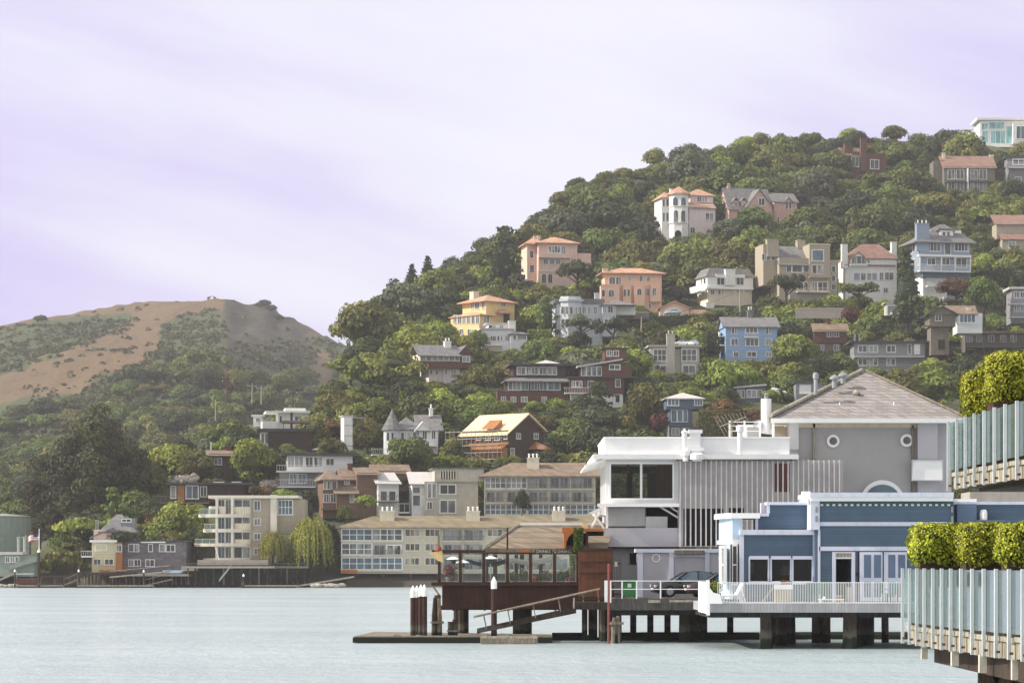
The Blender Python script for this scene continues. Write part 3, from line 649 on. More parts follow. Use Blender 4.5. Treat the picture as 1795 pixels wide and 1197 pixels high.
# modern tan house
h = hs('terraced_house', 'tan stucco house of stacked flat blocks around one slate roof', 'tan stacked house', 1366, 545, a=10)
h.wall('plaster_tan', 1366, 1420, 452, 530, 0, 9); h.wall('plaster_tan', 1419, 1455, 428, 512, -.8, 9, 'tower'); h.wall('plaster_tan', 1338, 1366, 428, 500, 2.5, 11, 'wing'); h.wall('plaster_tan', 1455, 1468, 456, 530, .6, 9, 'stair_wing')
h.gabx('roof_grey', 1366, 1419, 463, 432, -.3, 8, .3, dm=7); h.chim(1345, 1365, 419, 450, 2, 2, 'plaster_tan'); h.chim(1398, 1412, 421, 436, 6, 2, 'plaster_tan')
h.win(1424, 1443, 439, 457, d=-.8, pm='pane_blue', cols=1); h.wins([(1379, 1387), (1389, 1406), (1409, 1417)], 466, 477, cols=1); h.wins([(1424, 1431), (1434, 1442)], 465, 480, d=-.8, cols=1)
h.wins([(1400, 1407), (1409, 1416)], 495, 509, cols=1); h.wins([(1424, 1432), (1434, 1450)], 495, 510, d=-.8, cols=2); h.wins([(1458, 1464)], 467, 477, d=.6, cols=1); h.wins([(1458, 1464)], 483, 493, d=.6, cols=1); h.wins([(1458, 1464)], 498, 508, d=.6, cols=1)
h.balc(1419, 1456, 478, 485, -.8, 1.6, 'plaster_tan'); h.balc(1398, 1456, 504, 511, -.8, 1.8, 'plaster_cream'); h.box('parapet', 'plaster_cream', 1418, 1456, 427, 429, -.95, -.82); h.wins([(1336, 1340), (1344, 1350)], 446, 456, d=2.5, cols=1); h.wins([(1352, 1358)], 445, 456, d=2.5, cols=1); h.wall('terrace_stone', 1384, 1458, 512, 548, -1.2, 6, 'basement')
# cream house
h = hs('skylight_house', 'cream house with brown roof, three skylights and two white chimneys', 'cream skylight house', 1482, 532, a=6)
h.wall('plaster_white', 1482, 1572, 452, 540, 0, 9); h.hip('tile_red_brown', 1483, 1573, 453, 428, 0, 10, .4, ridge=(1510, 1540))
h.gaby('tile_red_brown', 1488, 1522, 456, 441, -1, 4, .3, name='gable_roof', wm='plaster_white'); h.wall('plaster_white', 1490, 1521, 456, 466, -1, -.02, 'gable_bay'); h.win(1493, 1519, 449, 462, d=-1.02, cols=3, arch=.5, pm='pane_pale')
for x in (1527, 1541, 1555): h.poly('skylight', 'trim_white', [(x, 446, 1.55), (x+9, 446, 1.55), (x+6, 440, 2.75), (x-3, 440, 2.75), .2])
h.box('cornice', 'tile_red_brown', 1481, 1570, 464, 466, -.6, -.02); h.chim(1476, 1486, 428, 470, -.6, 1.5, 'plaster_white'); h.chim(1563, 1572, 424, 450, 2, 1.5, 'plaster_white')
h.win(1497, 1507, 479, 491, pm='siding_blue_grey', cols=1, name='shutter'); h.win(1509, 1517, 479, 491, cols=1); h.win(1520, 1527, 479, 491, cols=1); h.win(1529, 1537, 479, 491, pm='siding_blue_grey', cols=1, name='shutter'); h.wins([(1542, 1548), (1551, 1566)], 478, 491); h.wins([(1549, 1556)], 505, 513)
# tall blue grey house
h = hs('victorian_house', 'tall blue grey house with white trim, wide porch and one dormer', 'tall blue grey house', 1612, 545, a=12, D=752)
h.wall('siding_blue_grey', 1612, 1701, 424, 476, 0, 10); h.hip('roof_grey', 1606, 1706, 425, 393, -1, 10, .7, ridge=(1648, 1656)); h.wall('plaster_white', 1618, 1660, 476, 540, 2, 9, 'lower_storey')
h.chim(1607, 1629, 391, 440, -.6, 1.4, 'siding_blue_grey', 3, 'plaster_white'); d_ = h.box('dormer', 'trim_white', 1648, 1671, 404, 420, .6, 4); h.win(1652, 1657, 407, 415, d=.6, cols=1); h.win(1660, 1665, 407, 415, d=.6, cols=1); h.flat('roof_grey', 1645, 1673, 401, 404, .5, 4, .3, 'dormer_roof'); h.box('dormer', 'trim_white', 1673, 1685, 404, 414, 1.5, 5)
h.wins([(1625, 1648), (1674, 1696)], 427, 440, cols=4); h.win(1656, 1666, 426, 446, cols=1, pm='pane_pale', name='door'); h.win(1615, 1619, 428, 440, cols=1)
h.box('trim_band', 'trim_white', 1612, 1702, 446.5, 450, -.3, -.02); h.wins([(1626, 1639), (1652, 1664)], 453, 464, pm='pane'); h.wins([(1676, 1694)], 453, 468, pm='pane')
h.balc(1612, 1702, 464, 475, 0, 1.8, 'trim_white', step=.3)
for x in (1613, 1650, 1674, 1701): h.post(x, 450, 475, -1.75, .22)
h.box('porch_roof', 'trim_white', 1611, 1703, 447, 450, -2, -.32); h.box('skirt', 'siding_slate', 1618, 1701, 477, 488, 0, 1.98); h.balc(1626, 1658, 488, 501, 1, 1.6); h.win(1631, 1648, 520, 537, d=2, cols=3, pm='trim_white', name='garage_door')
for y0, y1 in ((428, 442), (455, 470)): h.wins([(1590, 1594), (1600, 1604)], y0, y1, side='L', cols=1)
h.note(1586, 1702, 391, 535)
# chalet with glazed strip
h = hs('chalet', 'pink and brick house with weathered grey roof and a band of porch windows', 'brick porch house', 792, 672, a=16)
h.wall('plaster_pale_pink', 776, 806, 644, 678, 0, 9, 'lower_storey'); h.wall('plaster_pale_pink', 752, 777, 644, 676, .4, 9, 'lower_wing'); h.box('porch', 'wood_red_brown', 735, 808, 633, 645, -1.2, 8); h.box('porch_wall', 'plaster_cream', 736, 806, 621, 633, -1, 8)
h.gabx('roof_grey', 735, 806, 622, 605, -1.4, 8, .4); h.wall('wood_red_brown', 808, 826, 614, 645, -.6, 8, 'gable_bay'); h.gaby('roof_grey', 806, 828, 616, 605, -.8, 8, .3, wm='wood_red_brown', name='gable_roof')
h.chim(780, 791, 598, 622, 2, 1.4, 'plaster_white', 2); h.wins([(738, 746), (748, 756), (758, 766), (768, 776), (778, 786)], 623, 632, d=-1, pm='pane_pale', cols=1); h.wins([(788, 796), (798, 805)], 623, 632, d=-1, cols=1); h.win(811, 823, 625, 634, d=-.6)
h.wins([(764, 768), (754, 758)], 648, 656, d=.4, cols=1); h.wins([(791, 799)], 647, 656); h.wins([(780, 784)], 648, 656, cols=1)
# brown modern pair
h = hs('eaved_house', 'dark brown two storey house with wide grey eaves between floors', 'dark wide-eaved house', 896, 712, a=6)
h.wall('wood_dark', 900, 992, 641, 660, .8, 9, 'upper_storey'); h.wall('wood_dark', 890, 994, 660, 690, 0, 9); h.wall('wood_red_brown', 872, 998, 686, 714, -.8, 9, 'lower_storey')
h.flat('roof_dark', 897, 1012, 637, 641, .2, 10, .6); h.hip('roof_pale', 934, 986, 638, 631, 1, 8, .2, name='upper_roof'); h.hip('roof_grey', 888, 996, 668, 657, -1.3, 5, .6, name='eave_roof', ridge=(905, 985))
h.wins([(907, 921), (932, 943), (961, 975)], 644, 656, d=.8, pm='pane_pale'); h.wins([(923, 929), (946, 957)], 644, 656, d=.8); h.win(892, 912, 670, 683, pm='pane_pale', cols=3); h.wins([(915, 926), (931, 942), (946, 958), (961, 981)], 670, 683, pm='pane_blue')
h.wins([(879, 886), (896, 904), (914, 924), (950, 958)], 696, 704, d=-.8, pm='pane_pale')
h = hs('brick_house', 'brick red house with a tilted pale roof and white balcony', 'brick red balcony house', 1016, 714, a=4)
h.wall('wood_red_brown', 1018, 1107, 640, 662, .5, 9, 'upper_storey'); h.wall('wood_red_brown', 998, 1094, 662, 690, 0, 9); h.wall('plaster_white', 1000, 1092, 689, 718, .3, 9, 'lower_storey')
h.poly('roof', 'roof_pale', [(1012, 641, -.5), (1092, 628, -.5), (1092, 631, -.5), (1012, 644, -.5), 9.5]); h.box('gable_wall', 'wood_red_brown', 1055, 1090, 632, 641, .55, 9); h.flat('roof_dark', 1000, 1108, 660, 662.5, -.3, 9, .6, 'eave_roof')
h.wins([(1020, 1027), (1029, 1036), (1038, 1045), (1047, 1054)], 643, 658, d=.5, cols=1, pm='pane_pale'); h.win(1069, 1086, 640, 647, d=.5); h.wins([(1003, 1008), (1010, 1020), (1031, 1041)], 668, 678); h.win(1079, 1087, 665, 678, cols=1); h.win(1079, 1086, 692, 705, d=.3, cols=1)
h.balc(990, 1032, 679, 688, 0, 1.6); h.wall('wood_red_brown', 1060, 1098, 611, 630, 5, 10, 'roof_room'); h.wins([(1064, 1072), (1076, 1084)], 615, 624, d=5); h.flat('roof_dark', 1058, 1099, 609, 611.5, 5, 10, .4, 'roof_room_roof')
# concrete twin
h = hs('concrete_house', 'pale concrete house of two glazed bays with parking on its roof', 'roof parking house', 1140, 662, a=3)
h.wall('concrete', 1140, 1170, 608, 664, 0, 8); h.wall('concrete', 1194, 1226, 608, 664, 0, 8, 'wing'); h.wall('concrete', 1170, 1194, 611, 664, .8, 8, 'centre_wall'); h.chim(1169, 1183, 585, 658, -.6, 1.4, 'concrete', 2)
h.flat('concrete', 1138, 1228, 605, 608, -.2, 10, .3, 'roof_deck'); h.balc(1137, 1168, 594, 605, 1, .6, 'wood_red_brown')
h.wins([(1146, 1167)], 613, 632, cols=3, rows=2); h.wins([(1196, 1220)], 613, 632, cols=3, rows=2); h.wins([(1147, 1167), (1197, 1218)], 641, 654, cols=2, pm='pane_pale')
RD = h
# light blue house
h = hs('blue_house', 'sky blue three storey house with white windows and a grey roof', 'sky blue house', 1272, 642, a=5)
h.wall('siding_light_blue', 1272, 1362, 570, 646, 0, 9); h.gabx('roof_grey', 1270, 1364, 571, 556, -.2, 9, .5, wm='siding_light_blue'); h.chim(1311, 1320, 543, 558, 4, 1.3, 'roof_grey', 2, 'plaster_white')
h.wins([(1283, 1287), (1343, 1347)], 573, 585, cols=1); h.wins([(1288.5, 1291), (1348.5, 1351)], 573, 585, cols=1); h.win(1308, 1327, 572, 583, cols=3); h.balc(1305, 1330, 583.5, 590, 0, 1)
h.wins([(1282, 1293), (1342, 1352)], 594, 605); h.win(1308, 1329, 594, 606, cols=3); h.wins([(1286, 1294), (1310, 1325), (1343, 1352)], 617, 625, pm='pane_pale')
b = MB().box(-1.9, 0, 1, 7, h.z(605.5), h.z(603.5)).box(-1.9, -1.8, 1, 7, h.z(603.5), h.z(596)).box(-1.4, 0, 1, 7, h.z(589.5), h.z(588)).box(-1.4, -1.3, 1, 7, h.z(588), h.z(581)); b.build('balcony', 'trim_white', h.root); h.note(1258, 1362, 545, 636)
# dark red house
h = hs('maroon_house', 'maroon wooden house under a mossy brown roof among dark trees', 'maroon house', 1427, 622)
h.wall('wood_red_brown', 1427, 1484, 578, 601, 0, 7); h.wall('wood_grey', 1432, 1474, 601, 625, .5, 7, 'lower_storey'); h.gabx('roof_brown', 1427, 1486, 579, 567, 0, 7, .4); h.chim(1449, 1456, 559, 572, 3, 1, 'wood_red_brown'); h.wins([(1450, 1458), (1462, 1470)], 582, 590); h.wins([(1436, 1444), (1462, 1470)], 605, 614, d=.5, pm='pane_pale')
# grey apartments with balconies
h = hs('balcony_apartments', 'long grey flat-roofed apartments with two full-width dark balconies', 'grey balcony apartments', 1497, 660, cat='apartment building')
h.wall('siding_grey', 1497, 1621, 601, 662, 0, 8); h.flat('roof_dark', 1495, 1627, 598, 601, 0, 8, .9)
h.balc(1498, 1621, 616, 624, 0, 1.6, 'siding_pale_grey', step=.6, rm='steel_grey'); h.balc(1498, 1600, 639, 648, 0, 1.6, 'siding_pale_grey', step=.6, rm='steel_grey')
for x in (1505, 1524, 1555): h.win(x, x+14, 606, 617, cols=2); h.win(x, x+14, 629, 640, cols=2)
h.win(1592, 1597, 604, 621, cols=1, name='door'); h.win(1603, 1612, 604, 620, cols=1, pm='trim_white', name='door'); h.chim(1497, 1500, 585, 600, 3, .5, 'steel_grey'); h.chim(1505, 1508, 585, 600, 3, .5, 'steel_grey')
# weathered cabin
h = hs('wooden_cabin', 'weathered grey timber cabin with a green-edged gable and deck', 'weathered cabin', 1630, 618, D=668, cat='cabin')
h.wall('wood_grey', 1630, 1675, 548, 572, 0, 8); h.gaby('roof_dark', 1627, 1677, 549, 536, -.6, 8, .5, wm='wood_grey'); h.wall('wood_grey', 1632, 1664, 572, 622, .6, 7, 'lower_storey'); h.balc(1620, 1665, 563, 570, 0, 1.8, 'wood_grey', step=.4); h.win(1640, 1650, 552, 562); h.win(1645, 1656, 596, 612, d=.6, pm='dark_void', fm='wood_red_brown', name='doorway')
# white and blue house
h = hs('low_house', 'low white house with a broad blue window and brown roof', 'low blue-windowed house', 1678, 580, D=682)
h.wall('siding_white', 1678, 1722, 549, 584, 0, 7); h.gabx('roof_brown', 1654, 1712, 549, 536, 0, 8, .3); h.win(1683, 1709, 552, 565, cols=4, pm='pane_blue'); h.chim(1695, 1702, 540, 546, 1.5, .6, 'plaster_white')
h = hs('verandah_house', 'long brown verandah house on thin posts above the shrubs', 'long verandah house', 1690, 620, cat='house')
h.wall('wood_grey', 1692, 1830, 585, 608, 1.5, 8); h.flat('roof_brown', 1687, 1830, 580, 584, -.2, 8, .3); h.balc(1690, 1830, 598, 607, 1.5, 1.6, 'wood_grey', step=.5); h.wall('plaster_cream', 1687, 1692, 584, 618, -.2, 2, 'pillar')
for x in (1725, 1744, 1762, 1780): h.post(x, 584, 622, 0, .18, 'wood_grey')
for x in (1695, 1712, 1733, 1754, 1772): h.win(x, x+9, 588, 599, d=1.5, pm='pane_pale' if x % 2 else 'pane')
h = hs('pale_house', 'pale grey house of stacked curved balconies at the hill edge', 'stacked balcony house', 1774, 562, D=692)
h.wall('siding_grey', 1774, 1815, 508, 566, 0, 8); h.flat('roof_pale', 1772, 1815, 503, 507, 0, 8, .5); h.balc(1769, 1812, 524, 532, 0, 2, 'siding_pale_grey'); h.balc(1771, 1812, 546, 555, 0, 2, 'siding_pale_grey'); h.wins([(1778, 1786), (1789, 1797)], 512, 522); h.wins([(1778, 1786), (1789, 1797)], 536, 546)
h = hs('garage', 'small garage with a green door under the cream skylight house', 'green door garage', 1554, 552, D=718, cat='garage')
h.wall('concrete', 1554, 1580, 532, 556, 0, 5); h.win(1556, 1577, 536, 552, cols=1, pm='green_paint', name='garage_door'); h.flat('concrete', 1552, 1582, 530, 532, 0, 5, .3)
# parking decks
def deck(label, x0, x1, y, D, yb, m='wood_grey', short='parking deck'):
    h = House('parking_deck', label, short, x0, y, 0, D, 'parking deck')
    h.box('deck', m, x0, x1, y, y+3, 0, 7)
    for i in range(5): h.post(lerp(x0+3, x1-3, i/4), y+3, yb, .3, .25, m)
    for i in range(2): MB().bar((h.u(lerp(x0, x1, i/2)), .3, h.z(y+4)), (h.u(lerp(x0, x1, (i+1)/2)), .3, h.z(yb)), .08).build('brace', m, h.root)
    return h
PD1 = deck('timber parking deck on braced posts beside the tall cypress', 1545, 1600, 553, 712, 582, 'wood_dark')
PD2 = deck('long parking deck behind the weathered cabin', 1655, 1727, 524, 735, 548)
PD3 = deck('short parking deck nearest the hill edge with one white car', 1738, 1768, 513, 742, 535)
# slate house
h = hs('slate_house', 'slate blue hillside house with pale hip roof and tall lower window', 'slate blue house', 1172, 768, a=3)
h.wall('siding_slate', 1168, 1232, 697, 717, -.5, 8, 'upper_storey'); h.wall('siding_slate', 1174, 1214, 717, 748, 0, 8); h.wall('siding_grey', 1174, 1214, 748, 772, .3, 8, 'lower_storey'); h.hip('roof_pale', 1168, 1232, 698, 688, -.5, 8, .5)
h.wins([(1171, 1189), (1218, 1231)], 700, 710, d=-.5, cols=3, pm='pane_blue'); h.wins([(1177, 1186), (1188, 1196), (1198, 1205)], 719, 739, cols=1, pm='pane_blue'); h.wins([(1178, 1190), (1196, 1208)], 751, 762, d=.3)
h = hs('garden_house', 'little slate garden house with white window frames and a thin roof', 'little garden house', 1290, 702)
h.wall('siding_slate', 1290, 1342, 678, 704, 0, 6); h.poly('roof', 'roof_pale', [(1286, 678, -.6), (1336, 673, -.6), (1344, 673, -.6), (1344, 675.5, -.6), (1286, 680.5, -.6), 7]); h.wins([(1293, 1298), (1301, 1305)], 684, 697, cols=1); h.win(1310, 1325, 684, 696, cols=2); h.win(1327, 1335, 684, 696, cols=1)
h = hs('grey_house', 'plain grey house with one bright window behind the restaurant vents', 'plain grey house', 1395, 708)
h.wall('siding_grey', 1395, 1476, 671, 712, 0, 7); h.flat('roof_dark', 1394, 1478, 668, 671, 0, 7, .3); h.win(1403, 1420, 676, 689, cols=1, pm='trim_white')
# ---- lower hillside
h = hs('cubist_house', 'white flat-roofed modern house with a curved corner balcony', 'white modern house', 487, 760, a=8)
h.wall('plaster_white', 487, 541, 722, 760, 0, 8); h.wall('plaster_white', 500, 536, 715, 722, 1, 7, 'upper_storey'); h.flat('plaster_white', 467, 543, 720, 723.5, -1, 8, .1); h.win(490, 494, 729, 741, cols=1); h.win(517, 530, 730, 737); h.wall('plaster_white', 460, 488, 738, 756, -1, 6, 'terrace')
h = hs('brown_house', 'brown board house with a flat roof below the white modern house', 'flat brown house', 458, 790, a=5)
h.wall('wood_dark', 470, 546, 756, 795, 0, 8); h.wall('plaster_white', 456, 472, 757, 786, .4, 6, 'bay'); h.flat('roof_dark', 452, 548, 751, 756, -.4, 9, .2); h.wins([(458, 463), (465, 470)], 760, 777, d=.4, cols=1); h.chim(509, 513, 723, 752, 2, .6, 'wood_dark')
h.box('pergola', 'roof_brown', 494, 545, 737, 741, .5, 5)
for x in (497, 519, 543): h.post(x, 741, 751, .6, .16, 'wood_grey')
h = hs('white_shed', 'tiny white flat-roofed building peeking over the hedge', 'tiny white building', 441, 745)
h.wall('plaster_white', 444, 460, 729, 748, 0, 4); h.flat('plaster_white', 442, 461, 727, 729.5, 0, 4, .2); h.win(449, 455, 733, 739)
h = hs('lift_tower', 'narrow white hillside lift tower with a landing bridge', 'white lift tower', 601, 802, a=18, cat='tower')
h.wall('plaster_white', 603, 618, 730, 806, 0, 2.6); h.box('bridge', 'steel_grey', 618, 640, 731, 733, .5, 2); h.flat('roof_pale', 602, 619, 728, 730, 0, 2.6, .15)
for y in (745, 763, 781): h.box('band', 'steel_grey', 603, 618, y, y+1, -.05, -.01)
h = hs('turreted_house', 'grey and white house with a conical turret and white pediment', 'conical turret house', 690, 806, a=8)
h.wall('siding_pale_grey', 690, 735, 753, 810, 0, 8); h.hip('roof_grey', 692, 738, 752, 731, 0, 8, .5)
uu = h.u(688); MB().lathe((uu, .8, 0), [(1.75, h.z(806)), (1.75, h.z(754))], 12).build('turret', 'siding_pale_grey', h.root); MB().lathe((uu, .8, 0), [(2.15, h.z(754.5)), (2.15, h.z(753)), (1.2, h.z(738)), (.4, h.z(724)), (.03, h.z(716))], 12).build('turret_roof', 'roof_grey', h.root)
h.wins([(678, 682), (686, 690)], 758, 772, d=-.98, cols=1); h.wins([(703, 708), (714, 719), (724, 729)], 758, 770, cols=1); h.wall('siding_white', 735, 768, 752, 796, -.8, 8, 'wing'); h.gabx('roof_grey', 732, 774, 752, 727, -.5, 9, .4, name='wing_roof'); h.gaby('trim_white', 729, 754, 752, 738, -1.6, 1, .2, name='pediment', wm='trim_white')
h.chim(753, 759, 715, 730, 3, 1, 'plaster_white', 1); h.wins([(741, 748), (757, 763)], 756, 769, d=-.8); h.balc(744, 766, 770, 780, -.8, 1.4); h.balc(652, 690, 786, 796, -1, 2, 'trim_white')
# chalet under repair
h = hs('timber_chalet', 'dark timber chalet with a bright copper roof being repaired', 'copper-roofed chalet', 890, 822, a=48)
h.wall('wood_dark', 890, 952, 755, 830, 0, 12.5); h.gaby('copper_bright', 889, 953, 757, 724, 0, 12.5, .6, wm='wood_dark', xr=924, yer=752)
h.wins([(905, 912), (936, 943)], 760, 769, pm='pane_pale'); h.wins([(884, 889)], 760, 769, side='L', pm='pane_pale', cols=1); h.wins([(895, 901)], 786, 797, cols=1)
z_ = h.z(786, 0, 2); MB().prism([(-2.6, -.3, h.z(787)), (0, -.3, h.z(775)), (0, -.3, h.z(777.5)), (-2.6, -.3, h.z(789.5))], (0, 13, 0)).build('lean_to_roof', 'copper_sheet', h.root)
MB().box(-1.6, -.02, 0, 12.5, -2, h.z(784)).build('lean_to', 'wood_orange', h.root); h.wins([(868, 876), (852, 860), (836, 843)], 761, 771, side='L', cols=1)
b = MB().prism([(-.8, 3.2, h.z(751)), (1.9, 3.2, h.z(734)), (1.9, 3.2, h.z(748))], (0, 3.4, 0)); b.build('dormer', 'wood_orange', h.root)
pu = h.u(946, -1); MB().add([(pu-2.6, -2.6, h.z(786)), (pu+2.6, -2.6, h.z(786)), (pu+2.6, 2.6, h.z(786)), (pu-2.6, 2.6, h.z(786)), (pu, 0, h.z(771))], [(3, 2, 1, 0), (0, 1, 4), (1, 2, 4), (2, 3, 4), (3, 0, 4)]).build('porch_roof', 'copper_sheet', h.root)
MB().box(pu-1.8, pu+1.8, -1.8, 1.8, h.z(825), h.z(787)).build('porch', 'wood_dark', h.root); h.note(808, 968, 724, 822)
CH = h
sx = empty('scaffolding', h.root.location, 'steel pipe scaffolding wrapped round the copper-roofed chalet', 'scaffolding', None, h.a)
nb = 6
for i in range(nb+1):
    v_ = lerp(-1.2, 13, i/nb)
    for u_ in (-3.2, -4.4):
        MB().tube([(u_, v_, -3), (u_, v_, h.z(752))], .05, 5).build('standard', 'steel_grey', sx)
for j in range(6):
    zz = lerp(h.z(818), h.z(756), j/5)
    for u_ in (-3.2, -4.4): MB().tube([(u_, -1.5, zz), (u_, 13.3, zz)], .045, 5).build('ledger', 'steel_grey', sx)
    if j in (1, 3, 5): MB().box(-4.3, -3.3, -1.2, 13, zz+.06, zz+.12).build('plank', 'wood_orange', sx)
MB().bar((-4.45, -1.2, h.z(818)), (-4.45, 5, h.z(795)), .035).build('brace', 'steel_grey', sx); MB().bar((-4.45, 13, h.z(818)), (-4.45, 6, h.z(795)), .035).build('brace', 'steel_grey', sx)
# white two storey with decks
h = hs('deck_house', 'white two storey house with glazed doors and two long decks', 'white deck house', 497, 862, a=6)
h.wall('siding_white', 503, 618, 799, 828, 0, 8); h.wall('siding_grey', 490, 570, 828, 866, .8, 8, 'lower_storey'); h.flat('roof_dark', 497, 622, 794, 799, -.5, 8, .5)
h.wins([(505, 515), (517, 531)], 800, 818, pm='pane_pale'); h.wins([(536, 548), (551, 564)], 801, 818); h.win(572, 585, 804, 815); h.wins([(508, 520), (523, 536)], 831, 846, d=.8, pm='pane_blue'); h.balc(485, 570, 815, 825, 0, 2, 'trim_white', step=.5); h.balc(487, 553, 840, 852, .8, 2.4, 'trim_white', step=.5)
MB().bar((h.u(552), -.6, h.z(838)), (h.u(566), .2, h.z(826)), .1).build('stair', 'trim_white', h.root)
h = hs('shingled_house', 'brown shingled house with several small stepped roofs', 'brown shingled house', 565, 906, a=12)
h.wall('shingle_brown', 566, 598, 838, 908, 0, 7); h.wall('shingle_brown', 597, 627, 836, 866, 1.5, 8, 'middle_block'); h.wall('shingle_brown', 590, 626, 862, 908, -1, 8, 'lower_storey'); h.wall('shingle_brown', 626, 662, 828, 908, -.5, 9, 'end_block')
h.hip('roof_brown', 564, 598, 840, 822, -.3, 7, .4); h.gabx('roof_brown', 598, 628, 838, 821, 1.2, 8, .4, name='middle_roof'); h.gabx('roof_brown', 588, 627, 863, 849, -1.6, 1.6, .3, name='lower_roof', dm=1.4); h.gabx('roof_brown', 628, 664, 830, 819, -.8, 9, .4, name='end_roof'); h.wall('shingle_brown', 655, 715, 825, 860, 8, 14, 'back_block'); h.gabx('roof_brown', 655, 718, 827, 814, 8, 14, .4, name='back_roof')
h.wins([(568, 571), (574, 578), (582, 590)], 843, 857, cols=1, pm='pane_pale'); h.wins([(568, 576), (580, 588)], 866, 880); h.wins([(604, 612)], 841, 848, d=1.5); h.win(614, 620, 864, 880, d=-1); h.balc(563, 594, 882, 891, 0, 1.8, 'shingle_brown'); h.chim(610, 618, 812, 826, 4, 1, 'wood_red_brown')
h = hs('gable_house', 'white narrow house with a pale sloping roof and small deck', 'narrow white house', 663, 906, a=14)
h.wall('siding_white', 663, 699, 842, 908, 0, 12); h.gabx('roof_pale', 662, 700, 846, 828, -.6, 12, .4, dm=6, wm='siding_white'); h.wins([(667, 678), (682, 693)], 861, 877, fm='trim_white', cols=1); h.balc(651, 700, 868, 878, 0, 1.8, 'wood_grey', step=.5); h.wins([(668, 674), (684, 690)], 886, 894, cols=1); h.balc(700, 718, 882, 897, 1, 1.5, 'trim_white', step=.8)
h = hs('slab_house', 'board-marked concrete house with a slatted vent band', 'slatted concrete house', 744, 906, a=6)
h.wall('concrete', 744, 838, 844, 908, 0, 10); h.wall('concrete', 762, 848, 822, 844, -.6, 10, 'upper_storey'); h.flat('roof_grey', 760, 852, 820, 822, -.6, 10, .2)
for i in range(7): h.box('fin', 'plaster_cream', 771+i*4.6, 773+i*4.6, 825, 840, -.8, -.62)
h.box('painted_recess', 'dark_void', 771, 801, 825.5, 839.5, -.64, -.605); h.wins([(772, 798)], 850, 865, cols=2); h.wins([(772, 798)], 877, 898, cols=2); h.wins([(750, 756), (758, 764)], 848, 872, cols=1, pm='pane_pale'); h.wins([(749, 757)], 880, 892)  # flat near-black panel paints the shade between the fins
h.wall('siding_white', 722, 744, 850, 906, .8, 9, 'side_block'); h.gabx('roof_pale', 720, 762, 847, 827, .4, 9, .3, name='side_roof', dm=8); h.wins([(724, 736)], 854, 864, d=.8, cols=1); h.wins([(724, 736)], 868, 886, d=.8, cols=1)
# upper apartments
h = hs('terrace_apartments', 'three storey cream apartments with glazed galleries behind the lower block', 'upper apartment block', 849, 908, D=538, cat='apartment building')
h.wall('apartment_cream', 849, 1044, 834, 910, 0, 10); h.hip('roof_brown', 847, 1050, 834, 811, -.4, 10, .8, ridge=(895, 1045))
h.chim(924, 945, 802, 826, 2, 1.6, 'plaster_cream', 3, 'plaster_white')
for j, (y0, y1) in enumerate(((836, 856), (861, 880), (884, 902))):
    h.box('floor_band', 'apartment_cream', 848.5, 1044, y1+.5, y1+3.5, -.35, -.02)
    for i, (x0, x1) in enumerate(((851, 886), (888, 922), (926, 961), (963, 999), (1001, 1041))):
        if j == 2 or (j == 0 and i < 2): h.win(x0, x1, y0+1, y1-1, cols=4, rows=2, pm='pane_pale' if j == 0 else 'pane_blue')
        else:
            h.win(x0+3, (x0+x1)/2-2, y0+2, y1-1, cols=2, fm='steel_grey'); h.win((x0+x1)/2+2, x1-4, y0+2, y1-1, cols=2, fm='steel_grey', pm='pane_pale')
            h.balc(x0, x1, y1-8, y1, 0, .5, 'apartment_cream', step=.5, rm='wood_grey')
for x in (849.5, 887, 924, 962, 1000): h.box('pier', 'apartment_cream', x-.8, x+.8, 835, 903, -.5, -.03)
# lower apartments
h = hs('waterside_apartments', 'long three storey cream apartments on dark piles at the water edge', 'waterside apartment block', 598, 1005, D=516, cat='apartment building')
h.wall('apartment_cream', 598, 1060, 923, 1005, 0, 11); h.hip('roof_moss', 596, 1062, 924, 904, -.6, 11, .8, ridge=(655, 1040)); h.box('fascia', 'plaster_cream', 593, 1064, 924, 926, -1.3, -1.1)
h.box('void_shade', 'dark_void', 606, 1058, 1006, 1031, 2, 10)  # black box stands in for the shade under the apartments
for x in (625, 672, 720, 768, 816, 864, 930): h.post(x, 1005, 1034, .6, .7, 'wood_dark', 'pile')
for x0, x1 in ((666, 691), (817, 841), (968, 991)): h.chim(x0, x1, 895, 916, 2.2, 1.8, 'plaster_cream', 3, 'plaster_white')
for j, (y0, y1) in enumerate(((927, 947), (952, 972), (977, 998))):
    h.box('floor_band', 'plaster_cream', 597.5, 706, y1+.5, y1+3, -.4, -.02)
    for i, (x0, x1) in enumerate(((600, 651), (654, 704))):
        if not (j == 1 and i == 1): h.win(x0, x1, y0+1, y1-1, cols=4, rows=2, pm=('pane_blue', 'pane_pale', 'pane_blue')[(i+j) % 3], d=-.05)
        else: h.win(x0+25, x1-2, y0+4, y1-1, cols=2); h.win(x0+3, x0+20, y0+4, y1-1, cols=2, fm='steel_grey'); h.balc(x0, x1, y1-8, y1, 0, .45, 'apartment_cream', rm='wood_grey')
    for x0, x1 in ((711, 735), (746, 770), (855, 880)): h.win(x0, x1, y0+1, y0+12, cols=3, pm='pane_pale' if (x0+j) % 3 == 0 else 'pane', fm='plaster_cream')
    for x0, x1 in ((776, 811), (813, 848), (884, 920), (922, 958), (960, 996)):
        h.win(x0+3, (x0+x1)/2-2, y0+3, y1-1, cols=2, fm='steel_grey'); h.win((x0+x1)/2+1, x1-3, y0+3, y1-1, cols=2, fm='steel_grey', pm='pane_pale')
        h.balc(x0, x1, y1-8, y1, 0, .5, 'apartment_cream', step=.5, rm='wood_grey')
        h.box('pier', 'apartment_cream', x0-1.4, x0-.2, y0-1, y1, -.55, -.02)
h.box('rust_skirt', 'rust_orange', 597, 626, 998, 1004, -.6, -.05)
